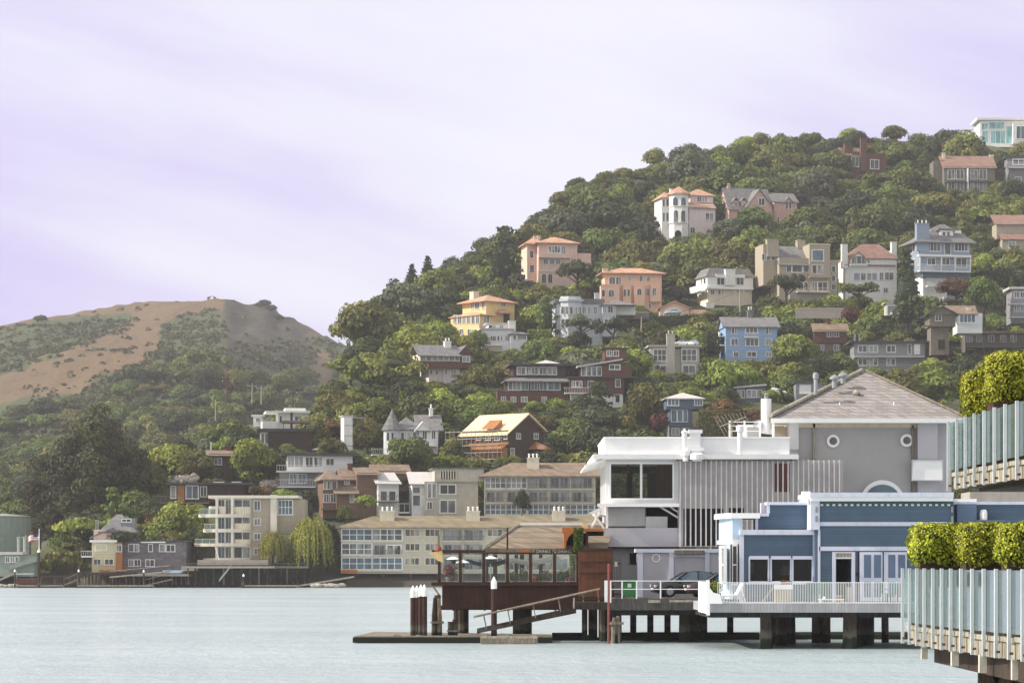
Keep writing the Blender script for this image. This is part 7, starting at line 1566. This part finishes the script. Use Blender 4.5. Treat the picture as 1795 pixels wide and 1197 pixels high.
# -- scrub, too small to count, on the bare hill, and low growth under the wood
def scatter(name, m, pts, s0, nq, big):
    b = MB(); r = random.Random(3)
    for p, k in pts:
        for _ in range(nq):
            d = rdir(r); d.z = abs(d.z); q = p+Vector((d.x*k, d.y*k, d.z*k*.75)); leafquad(b, q, (d+rdir(r)*.6).normalized(), s0*k*r.uniform(.7, 1.2), r, r.random())
    o = b.build(name, m); o['kind'] = 'stuff'; return o
pts = []
for _ in range(16000):
    x, y = r_.uniform(-30, 600), r_.uniform(522, 860)
    if y < table(FCREST, x)+3: continue
    D = far_at(x, y); p = W(x, y, D); p.z = far_z(p.x, p.y)-.3
    sc_ = scrub_at(p.x, p.y, H+(HY-y)*D/F); bl = bluff_at(p.x, p.y, H+(HY-y)*D/F)
    pr = (.62 if sc_ > .5 else .035)*(1-.15*bl)*(.35+1.3*max(0, noise.noise((p.x/40, p.y/60, 3))+.4))
    if r_.random() < pr: pts.append((p, r_.uniform(.8, 2.6)))
scatter('scrub', 'leaf_scrub', pts, .5, 12, 0)
pts = []
while len(pts) < 2600:
    x = r_.uniform(240, 1830); y = r_.uniform(260, 900)
    if y < table(RIDGE, x)-1: continue
    D = Dh(x, y); p = W(x, y, D); p.z = hill_z(p.x, p.y)
    if any(x0-4 < x < x1+4 and Dh_-1 < D < Dh_+12 and abs(y-y1) < 60 for x0, y0, x1, y1, Dh_ in HB if Dh_ > 200): continue
    pts.append((p, r_.uniform(.5, 1.15)))
scatter('undergrowth', 'leaf_bright', pts, .42, 11, 0)
pts = []
for _ in range(420):
    x, y = r_.uniform(1385, 1485), r_.uniform(386, 428); D = Dh(x, y); p = W(x, y, D); p.z = hill_z(p.x, p.y)-.2; pts.append((p, r_.uniform(.4, .9)))
scatter('meadow_grass', 'leaf_willow', pts, .35, 10, 0)
pts = []
while len(pts) < 1100:                       # dense growth on the lower slope behind the restaurants
    x, y = r_.uniform(1045, 1900), r_.uniform(730, 985); D = Dh(x, y); p = W(x, y, D); p.z = hill_z(p.x, p.y)
    if any(x0-14 < x < x1+14 and y0-10 < y < y1+10 for x0, y0, x1, y1, Dh_ in HB if Dh_ > 200): continue
    pts.append((p, r_.uniform(1.4, 2.8)))
scatter('low_growth', 'leaf_oak', pts, .24, 60, 0)
# -- clipped hedges
def hedgerow(px0, py0, px1, py1, hp, label, lm='leaf_bright', D=None, dep=1.6):
    D0 = D or Dh(px0, py0); D1 = D or Dh(px1, py1); A, B = W(px0, py0, D0), W(px1, py1, D1); b = MB(); r = random.Random(int(px0)); hh_ = hp*D0/F; n = int((B-A).length*hh_*16)
    for _ in range(n):
        t, f_ = r.random(), r.random(); p = A.lerp(B, t)-A; q = r.uniform(0, hh_+dep)
        if q < hh_: o = Vector((0, 0, q)); nn = Vector((0, -1, .2))
        else: o = Vector((0, q-hh_, hh_+.12*noise.noise((t*9, 0, 0)))); nn = Vector((0, -.1, 1))
        leafquad(b, p+o+rdir(r)*.15, (nn+rdir(r)*.6).normalized(), .22*r.uniform(.7, 1.3), r, r.random())
    b.prism([Vector((0, .15, -1)), (B-A)+Vector((0, .15, -1)), (B-A)+Vector((0, .15, hh_-.15)), Vector((0, .15, hh_-.15))], (0, dep-.3, 0)); b.tone += [0.0]*(len(b.f)-len(b.tone))
    return tag(b.build('hedge', lm, loc=A), label, 'hedge')
hedgerow(1120, 700, 1235, 690, 24, 'long clipped hedge below the roof parking house', D=636); hedgerow(1255, 655, 1345, 655, 22, 'clipped hedge along the foot of the sky blue house', D=668); hedgerow(925, 600, 965, 600, 22, 'square clipped hedge beside the white flat-roofed cottage', D=712)
hedgerow(798, 600, 840, 600, 12, 'low clipped hedge below the yellow villa gallery', D=708); hedgerow(1140, 566, 1245, 562, 12, 'dark hedge under the salmon garage yard', 'leaf_dark', 726); hedgerow(930, 720, 1010, 716, 14, 'pale clipped hedge below the dark wide-eaved house', D=628)
hedgerow(1225, 760, 1300, 758, 40, 'tall rust-topped hedge behind the white flue', 'leaf_olive', 596); hedgerow(770, 826, 806, 826, 26, 'bushy hedge beside the scaffolding', D=566)
# -- shrubs in the planters close by
def boxbush(x0, x1, y0, y1, z, h_, label, seed, o_=.1, ex=6):
    r = random.Random(seed); b = MB(); cx, cy, rx, ry = (x0+x1)/2, (y0+y1)/2, (x1-x0)/2+o_, (y1-y0)/2+o_; cz, rz = z+h_*.5, h_*.52
    for _ in range(9500):
        d = rdir(r); e = ex; k = (abs(d.x)**e+abs(d.y)**e+abs(d.z)**e)**(-1/e); bump = 1+.15*noise.noise((d.x*2.6+seed, d.y*2.6, d.z*2.6))+.05*noise.noise((d.x*7, d.y*7+seed, d.z*7))
        q = k*bump*r.uniform(.80, 1.03); p = Vector((d.x*rx*q, d.y*ry*q, d.z*rz*q)); leafquad(b, p, (d+rdir(r)*.55).normalized(), .024*r.uniform(.7, 1.4), r, r.random()*min(1, max(0, (q/k/bump-.78)*5)), .6)  # deeper leaves are darker: inner shade put into their tone
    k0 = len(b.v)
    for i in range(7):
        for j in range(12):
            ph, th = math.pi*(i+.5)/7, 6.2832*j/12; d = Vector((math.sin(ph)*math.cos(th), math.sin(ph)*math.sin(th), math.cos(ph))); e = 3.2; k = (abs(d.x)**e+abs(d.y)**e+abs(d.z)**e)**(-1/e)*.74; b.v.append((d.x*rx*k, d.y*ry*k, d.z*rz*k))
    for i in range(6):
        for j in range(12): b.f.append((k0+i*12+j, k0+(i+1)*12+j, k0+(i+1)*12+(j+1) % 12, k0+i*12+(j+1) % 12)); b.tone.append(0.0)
    return tag(b.build('hedge_shrub', 'leaf_hedge', loc=(cx, cy, cz)), label, 'shrub')
BL = ['boxy yellow green shrub at the far end of the lower deck', 'boxy yellow green shrub in the middle of the lower deck', 'boxy yellow green shrub where the lower deck curves', 'upright golden shrub at the end of the upper deck', 'tall golden green hedge shrub further along the upper deck']
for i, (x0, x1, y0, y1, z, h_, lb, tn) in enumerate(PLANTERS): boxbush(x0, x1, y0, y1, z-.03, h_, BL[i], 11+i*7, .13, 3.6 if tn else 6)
# leaves for pots and terrace beds
def tuft(parent, p, rad, m, n, s, seed):
    r = random.Random(seed); b = MB()
    for _ in range(n):
        d = rdir(r); leafquad(b, Vector(p)+d*rad*r.uniform(.3, 1), (d+rdir(r)*.7).normalized(), s, r, r.random())
    return b.build('foliage', m, parent)
tuft(RED_POT, (0, 0, .62), .42, 'leaf_maroon', 500, .05, 1); tuft(RED_POT, (0, 0, .62), .42, 'flower_red', 160, .05, 2); tuft(POT_GREEN, (0, 0, .8), .36, 'leaf_bright', 420, .05, 3); tuft(PT, (0, .2, .98), .18, 'leaf_oak', 200, .04, 4); tuft(PT, (.05, .12, 1.02), .13, 'flower_red', 120, .035, 5); tuft(PT, (.3, .2, .97), .16, 'leaf_bright', 120, .04, 6)
for i, (px, py, D, rd, m, fl, lb) in enumerate([(900, 1012, 157.6, .36, 'leaf_bright', None, 'bushy green bed behind the fourth glass screen'), (918, 1004, 158.0, .25, 'leaf_bright', 'leaf_blossom', 'tall white-flowered plant behind the fourth glass screen'), (938, 1014, 157.4, .24, 'leaf_oak', 'flower_red', 'red-flowered pot by the fifth screen post'), (957, 1009, 157.6, .36, 'leaf_bright', 'flower_pink', 'pink-flecked green bush behind the fifth glass screen'), (984, 1008, 157.6, .36, 'leaf_bright', None, 'yellow green bush beside the red geraniums'), (1000, 1005, 157.3, .30, 'leaf_oak', 'flower_red', 'red geraniums at the redwood screen wall')]):
    t = empty('potted_plant', W(px, 1034, D), lb, 'potted plant'); hh_ = (1034-py)*D/F; MB().lathe((0, 0, 0), [(.16, 0), (.22, hh_-.25), (.2, hh_-.22)], 10).build('pot', 'pot_red' if fl == 'flower_red' else 'wood_grey', t); tuft(t, (0, 0, hh_), rd, m, 420, .05, 20+i)
    if fl: tuft(t, (0, -.05, hh_+.08), rd*.95, fl, 130, .045, 40+i)
vb = MB(); r = random.Random(5)
for _ in range(1500):
    k = r.random(); p = Vector((lerp(1006, 1022, r.random()), lerp(925, 966, k), 160)); leafquad(vb, W(p.x, p.y, 159.6+r.uniform(-.3, .3)), (Vector((0, -1, .3))+rdir(r)*.8).normalized(), .06, r, r.random())
tag(vb.build('climbing_vine', 'leaf_oak'), 'leafy vine climbing over the orange arch', 'vine')
vb = MB()
for _ in range(900):
    k = r.random(); leafquad(vb, W(lerp(998, 1013, r.random()**.7), lerp(970, 1012, k), 156.8+r.uniform(-.2, .2)), (Vector((0, -1, .3))+rdir(r)*.8).normalized(), .055, r, r.random())
tag(vb.build('climbing_vine', 'leaf_olive'), 'thin vine climbing the redwood screen inside the glass', 'vine')
# -- labels for the trees: kind, colour, size and the house each stands by
refs = [((h.bb[0]+h.bb[2])/2, (h.bb[1]+h.bb[3])/2, h.short) for h in HOUSES if h.bb[0] < 1e8 and h.D > 400]+[(14, 930, 'big green tank'), (392, 522, 'bare hill crest'), (176, 780, 'tallest eucalyptus'), (390, 600, 'brown bluff'), (80, 720, 'tan grass slope'), (470, 545, 'crest tree clump')]
ORD = ['', 'second', 'third', 'fourth', 'fifth', 'sixth', 'seventh', 'eighth', 'ninth', 'tenth', 'eleventh', 'twelfth', 'thirteenth', 'fourteenth', 'fifteenth', 'sixteenth', 'seventeenth', 'eighteenth', 'nineteenth', 'twentieth']
groups = {}
for o, px, py, s, kind, lm, lb in TREES:
    o['group'] = {'shrub': 'shrubs on the hillside'}.get(kind, 'trees on the hillside')
    if lb: continue
    rx, ry, nm = min(refs, key=lambda q: (q[0]-px)**2+(q[1]-py)**2*1.6); dx, dy = px-rx, py-ry
    rel = ('beside' if abs(dx) > abs(dy)*1.3 else 'uphill of' if dy < 0 else 'downhill of')
    size = 'large' if s > 1.12 else 'small' if s < .68 else ''
    noun = SHAPE[kind]+('' if kind == 'shrub' else ' tree')
    base = ' '.join(f"{size} {TONE[lm]} {noun} {rel} the {nm}".split()); side = 'bay side' if dx < 0 else 'inland side'
    groups.setdefault(base, []).append((dx*dx+dy*dy, o, side))
for base, l_ in groups.items():
    l_.sort(key=lambda q: q[0])
    for i, (_, o, side) in enumerate(l_): o['label'] = base if len(l_) == 1 else base+(', next to it' if i == 0 else f', {ORD[min(i, 19)]} out from it')
# ------------------------------------------------------------------ shore works, cars on the hill, poles, flag
zt = H+(HY-1006)*508/F
o = MB().add([(W(-420, 0, 511).x, 511, -1), (W(2150, 0, 511).x, 511, -1), (W(2150, 0, 519).x, 519, 2.7), (W(-420, 0, 519).x, 519, 2.7)], [(0, 1, 2, 3)]).build('shore', 'mud'); o['kind'] = 'structure'
def wharf(px0, px1, yt, D, dep, label, m='wood_dark', rail=None, np_=12, pm='pile_wood'):
    h = House('wharf', label, label, px0, yt, 0, D, 'wharf'); h.box('deck', m, px0, px1, yt, yt+3.5, 0, dep)
    for i in range(np_):
        px = lerp(px0+2, px1-2, (i+.5)/np_)+rnd.uniform(-2, 2); u = h.u(px, .3)
        MB().tube([(u, .4+rnd.uniform(0, 1.5), -h.P.z-1), (u, .5, h.z(yt+3))], .17, 6).build('pile', pm if i % 4 else 'pile_pale', h.root)
    if rail: h.balc(px0, px1, yt-rail, yt, 1.2, 1.1, 'wood_grey', step=.6, rm='redwood_plain' if 'red' in label else 'wood_grey')
    return h
wharf(66, 145, 1009, 506, 5, 'low wharf with a red railing beside the flagpole', rail=8); wharf(143, 232, 1003, 505.5, 6, 'timber wharf before the cream clapboard house', np_=14); wharf(230, 330, 1006, 505.5, 6, 'timber wharf before the grey waterside house', 'terrace_stone', np_=12); wharf(318, 480, 992, 506, 7, 'stone-fronted terrace wharf before the rounded balcony house', 'terrace_stone', 5, 10); wharf(455, 540, 992, 509, 5, 'railed wharf under the small willow', 'wood_grey', 5, 8)
h = House('sea_wall', 'dark sea wall with steps, for the shaded void under the rounded balcony house', 'sea wall', 345, 1028, 0, 509.5, 'sea wall'); h.box('wall', 'beam_dark', 345, 480, 997, 1031, 0, 1); h.box('steps', 'concrete', 318, 345, 995, 1000, -3, 2); h.poly('stair', 'concrete', [(384, 1015, -3), (404, 990, -3), (404, 994, -3), (384, 1019, -3), 1])  # wall coloured near-black for the shaded void among the piles
h = House('sea_wall', 'long low rubble sea wall between the willows and the apartments', 'rubble wall', 480, 1030, 0, 511, 'sea wall'); h.box('wall', 'beam_dark', 480, 606, 1012, 1032, 0, 1); h.poly('ramp', 'weathered_pale', [(505, 1028, -2), (620, 1009, -2), (620, 1012, -2), (505, 1031, -2), 1.5])
def floatdock(px0, px1, D, label):
    t = empty('float_dock', Vector(((px0-CX)*D/F, D, 0)), label, 'dock'); w_ = (px1-px0)*D/F
    MB().box(0, w_, 0, 2, .05, .45).build('deck', 'weathered_pale', t); MB().box(0, w_, -.06, -.01, .0, .25).build('fender', 'pile_wood', t)
floatdock(135, 268, 502, 'long pale float before the cream and grey waterside houses'); floatdock(30, 110, 502.5, 'short grey float beyond the flagpole pile'); floatdock(425, 520, 502, 'low float before the rounded balcony house')
def ramp_(px0, py0, px1, py1, D, label, m='weathered_pale'):
    A, B = W(px0, py0, D), W(px1, py1, D); t = empty('gangway', A, label, 'gangway'); MB().prism([Vector((0, 0, 0)), B-A, B-A+Vector((0, 0, -.25)), Vector((0, 0, -.25))], (0, 1.2, 0)).build('walkway', m, t)
    MB().tube([Vector((0, 0, .9)), B-A+Vector((0, 0, .9))], .05, 5).build('handrail', m, t)
ramp_(192, 1010, 298, 1000, 503.5, 'long pale gangway sloping along the grey waterside house'); ramp_(252, 1025, 300, 1014, 503, 'short dark gangway under the grey waterside house', 'wood_grey'); ramp_(112, 1024, 136, 1014, 503, 'tan plank gangway by the low wharf', 'weathered')
t = empty('dinghy', W(302, 1004, 504), 'pale dinghy hung at the wharf edge beside the gangway', 'boat'); MB().add([(-1.7, -.5, .5), (1.4, -.6, .5), (2.1, 0, .6), (1.4, .6, .5), (-1.7, .5, .5), (-1.5, -.3, 0), (1.2, -.3, 0), (1.6, 0, .05), (1.2, .3, 0), (-1.5, .3, 0)], [(0, 1, 6, 5), (1, 2, 7, 6), (2, 3, 8, 7), (3, 4, 9, 8), (4, 0, 5, 9), (5, 6, 7, 8, 9)]).build('hull', 'bay_pale_blue', t); MB().box(-.3, 0, -.5, .5, .36, .42).build('thwart', 'weathered', t)
t = empty('motor_boat', W(50, 1022, 504), 'small white-topped boat moored between flagpole and rocks', 'boat'); MB().add([(-2.4, -.8, .9), (1.6, -.8, .9), (2.6, 0, 1.0), (1.6, .8, .9), (-2.4, .8, .9), (-2.2, -.5, -.4), (1.3, -.5, -.4), (1.9, 0, -.3), (1.3, .5, -.4), (-2.2, .5, -.4)], [(0, 1, 6, 5), (1, 2, 7, 6), (2, 3, 8, 7), (3, 4, 9, 8), (4, 0, 5, 9), (0, 4, 3, 2, 1)]).build('hull', 'wood_red_brown', t); MB().prism([(-2.2, -.7, 1.7), (.9, -.7, 1.75), (.9, -.7, 1.65), (-2.2, -.7, 1.6)], (0, 1.4, 0)).build('canopy', 'white_gloss', t)
for x in (-2, .7): MB().tube([(x, -.6, .9), (x, -.6, 1.6)], .04, 5).build('canopy_post', 'steel_grey', t)
# rocks
r = random.Random(8)
def rock(px, D, s, label=None):
    b = MB(); n = 7
    for i in range(4):
        for j in range(n): a = 6.28*j/n; q = math.sin(math.pi*(i+.6)/4.2)*s*r.uniform(.75, 1.2); b.v.append((q*math.cos(a), q*.8*math.sin(a), s*(i*.32-.3)))
    for i in range(3):
        for j in range(n): b.f.append((i*n+j, i*n+(j+1) % n, i*n+n+(j+1) % n, i*n+n+j))
    b.f.append(tuple(3*n+j for j in range(n))); o = b.build('boulder', 'terrace_stone', loc=((px-CX)*D/F, D, .25)); o['category'] = 'rock'; o['group'] = 'shore boulders'; o['label'] = 'grey boulder along the waterline of the far shore'
for i in range(34): rock(r.uniform(-5, 60) if i < 18 else r.uniform(540, 605), 504+r.uniform(-.5, 2), r.uniform(.4, .9))
# flagpole on its pile
D = 502; t = empty('flagpole', W(68, 1030, D), 'white flagpole on a dark pile flying a striped red and white flag', 'flagpole'); s_ = D/F; zz = lambda y: (1030-y)*s_
MB().tube([(0, 0, -1.5), (0, 0, zz(968))], .21, 8).build('pile', 'pile_wood', t); MB().lathe((0, 0, zz(968)), [(.24, 0), (.26, .25), (.1, .45)], 8).build('pile_cap', 'white_gloss', t); MB().tube([(.05, 0, zz(966)), (.07, 0, zz(926))], [.09, .05], 6).build('pole', 'white_gloss', t)
mat('flag_red', (.42, .05, .06), .8); mat('flag_navy', (.03, .04, .12), .8); mat('flag_white', (.75, .72, .72), .8)
fl = {'flag_red': MB(), 'flag_white': MB(), 'flag_navy': MB()}; wv = lambda u: (u*-1.85, .25*math.sin(u*7), -.45*u*u-.10*math.sin(u*6))
for i in range(7):
    z0, z1 = zz(946)-.02+i*.16, zz(946)-.02+(i+1)*.16
    for k in range(10):
        a, c = wv(k/10), wv((k+1)/10); mname = 'flag_navy' if i > 3 and k < 5 else ('flag_red' if i % 2 == 0 else 'flag_white')
        fl[mname].add([(a[0], a[1], z0+a[2]), (c[0], c[1], z0+c[2]), (c[0], c[1], z1+c[2]), (a[0], a[1], z1+a[2])], [(0, 1, 2, 3)])
f0 = None
for mname, nm in (('flag_red', 'flag'), ('flag_white', 'stripe'), ('flag_navy', 'canton')):
    o = fl[mname].build(nm, mname, f0 or t); f0 = f0 or o
def pile_(px, yt, D, label):
    t = empty('mooring_pile', Vector(((px-CX)*D/F, D, 0)), label, 'pile'); z1 = H+(HY-yt)*D/F; MB().lathe((0, 0, 0), [(.16, -1.5), (.15, z1-.5)], 8).build('shaft', 'pile_wood', t); MB().lathe((0, 0, z1-.5), [(.18, 0), (.17, .25), (.03, .5)], 8).build('cap', 'white_gloss', t)
pile_(26, 997, 502.6, 'dark white-capped pile on the tank side of the flagpole'); pile_(138, 997, 502.4, 'white-capped pile at the corner of the low wharf'); pile_(252, 998, 502.4, 'white-capped pile by the grey waterside house'); pile_(427, 1005, 502, 'thin pile at the low float before the rounded balcony house')
# hillside cars
def hcar(px, py, D, rz, paint, label, z=None):
    p = W(px, py, D); return car(p, R(rz), paint, label, 'cars parked on the hillside')
zr = RD.P.z+RD.z(605)+.02
p = W(1195, 605, RD.D+3); p.z = zr; car(p, R(8), 'car_white', 'white car on the roof parking house closest to its chimney', 'cars parked on the hillside'); p = W(1216, 605, RD.D+3.5); p.z = zr; car(p, R(70), 'car_white', 'white car at the outer edge of the roof parking house', 'cars parked on the hillside')
p = W(1180, 552, 738); car(p, R(5), 'car_silver', 'silver car in front of the salmon garage', 'cars parked on the hillside')
for PD, px, rz, c_, lb in ((PD1, 1569, 70, 'car_white', 'white car before the green garage door'), (PD2, 1668, 15, 'car_white', 'white car at the cabin end of the long parking deck'), (PD2, 1690, 10, 'car_black', 'dark car in the middle of the long parking deck'), (PD2, 1713, 10, 'car_red', 'red car at the far end of the long parking deck'), (PD3, 1752, 40, 'car_white', 'white car on the short parking deck')):
    p = W(px, PD.py, PD.D+3); p.z = PD.P.z+.02; car(p, R(rz), c_, lb, 'cars parked on the hillside')
p = W(1532, 556, 718); p.z = hill_z(p.x, p.y)+.2; car(p, R(20), 'car_white', 'white car beside the maroon bush', 'cars parked on the hillside')
# utility poles
def upole(px, yt, yb, D, label, arms=1, m='weathered'):
    t = empty('utility_pole', W(px, yb, D), label, 'utility pole'); hh_ = (yb-yt)*D/F; MB().tube([(0, 0, -1), (.05, 0, hh_)], [.2, .13], 7).build('shaft', m, t)
    for k in range(arms): MB().box(-1.2, 1.2, -.08, .08, hh_-.8-k, hh_-.6-k).build('crossarm', m, t); [MB().lathe((x, 0, hh_-.6-k), [(.07, 0), (.09, .12), (.04, .2)], 6).build('insulator', 'plaster_white', t) for x in (-1.1, 1.0)]
upole(1297, 507, 540, 700, 'pale utility pole beside the white mansard house', 1, 'weathered_pale'); upole(397, 658, 700, 760, 'brown utility pole below the brown bluff', 2, 'wood_red_brown'); upole(442, 672, 700, 740, 'thin utility pole beside the grid of aerials', 1, 'weathered_pale'); upole(458, 676, 702, 735, 'second thin utility pole on the saddle', 1, 'weathered_pale'); upole(513, 684, 715, 700, 'dark red utility pole with a street lamp above the white modern house', 1, 'wood_red_brown'); upole(378, 700, 730, 720, 'short utility pole low on the bluff', 0, 'weathered_pale'); upole(1124, 555, 575, 708, 'utility pole beside the blue grey bay house', 0, 'weathered_pale')
# hammock shade over the garden house, garden parasol
b = MB()
for i in range(13):
    x = -2.6+i*.43; z = .06*(x*x)-.2; b.v += [(x, 0, z), (x, 1.6, z+.3)]
for i in range(12): b.f.append((2*i, 2*i+1, 2*i+3, 2*i+2))
o = b.build('shade_sail', 'sail_white', loc=W(1318, 671, Dh(1318, 690))); md = o.modifiers.new('s', 'SOLIDIFY'); md.thickness = .25; tag(o, 'pale curved hammock-shaped sail hanging above the little garden house', 'awning')
def parasol(px, yb, D, label, m='sail_white'):
    t = empty('garden_parasol', W(px, yb, D), label, 'parasol'); MB().tube([(0, 0, -1.5), (0, 0, 2.1)], .05, 6).build('pole', 'weathered_pale', t); MB().lathe((0, 0, 2.0), [(1.6, 0), (1.55, .06), (.05, .55)], 10).build('canopy', m, t)
parasol(560, 805, 590, 'open white parasol on the roof of the white deck house'); parasol(828, 612, 706, 'pale garden parasol between yellow villa and white cottage')
# retaining walls and garden walls seen between the trees
def gwall(x0, x1, yt, yb, D, m, label, a=0): g = House('garden_wall', label, label, x0, yb, a, D, 'wall'); g.box('wall', m, x0, x1, yt, yb+6, 0, .5); g.box('coping', 'plaster_cream', x0-.5, x1+.5, yt-1, yt, -.05, .55)
gwall(1125, 1195, 461, 468, 785, 'terrace_stone', 'sloping brown retaining wall above the salmon villa'); gwall(1195, 1222, 448, 460, 805, 'terrace_stone', 'short grey retaining wall below the white turret villa'); gwall(1395, 1480, 541, 552, 712, 'terrace_stone', 'dark retaining wall under the tan stacked house')
gwall(1085, 1138, 548, 553, 722, 'wood_grey', 'slatted garden fence between the bay house and salmon garage')
gwall(800, 838, 604, 608, 702, 'wood_orange', 'orange garden fence beside the brick porch house')

for x0, x1, yt, yb, m, lb in ((700, 735, 700, 705, 'wood_grey', 'weathered garden fence under the brick porch house'), (1240, 1262, 640, 646, 'terrace_stone', 'stone retaining wall beside the sky blue house'), (1400, 1432, 640, 646, 'plaster_cream', 'pale garden wall below the maroon house'), (1010, 1050, 436, 441, 'plaster_pink', 'pink garden wall above the salmon villa'), (1440, 1476, 470, 476, 'plaster_cream', 'cream wall between stacked house and skylight house'), (560, 596, 790, 795, 'wood_grey', 'grey fence beside the white lift tower'), (845, 880, 606, 610, 'terrace_stone', 'stone wall at the foot of the white flat-roofed cottage'), (1610, 1650, 560, 566, 'terrace_stone', 'retaining wall uphill of the weathered cabin')): gwall(x0, x1, yt, yb, Dh((x0+x1)/2, yb)-1.5, m, lb)
def wire(p, q, sag, label):
    A, B = W(*p), W(*q); n = 10
    tag(MB().tube([A.lerp(B, i/n)-Vector((0, 0, sag*4*(i/n)*(1-i/n))) for i in range(n+1)], .045, 4).build('power_line', 'beam_dark'), label, 'cable')
wire((1297, 509, 700), (1124, 557, 708), 1.2, 'sagging power line between the two pale utility poles'); wire((1690, 478, 752), (1760, 446, 815), 1.5, 'sagging power line beside the tall blue grey house'); wire((1297, 509, 700), (1420, 470, 735), 1.5, 'power line from the mansard pole towards the tan stacked house')
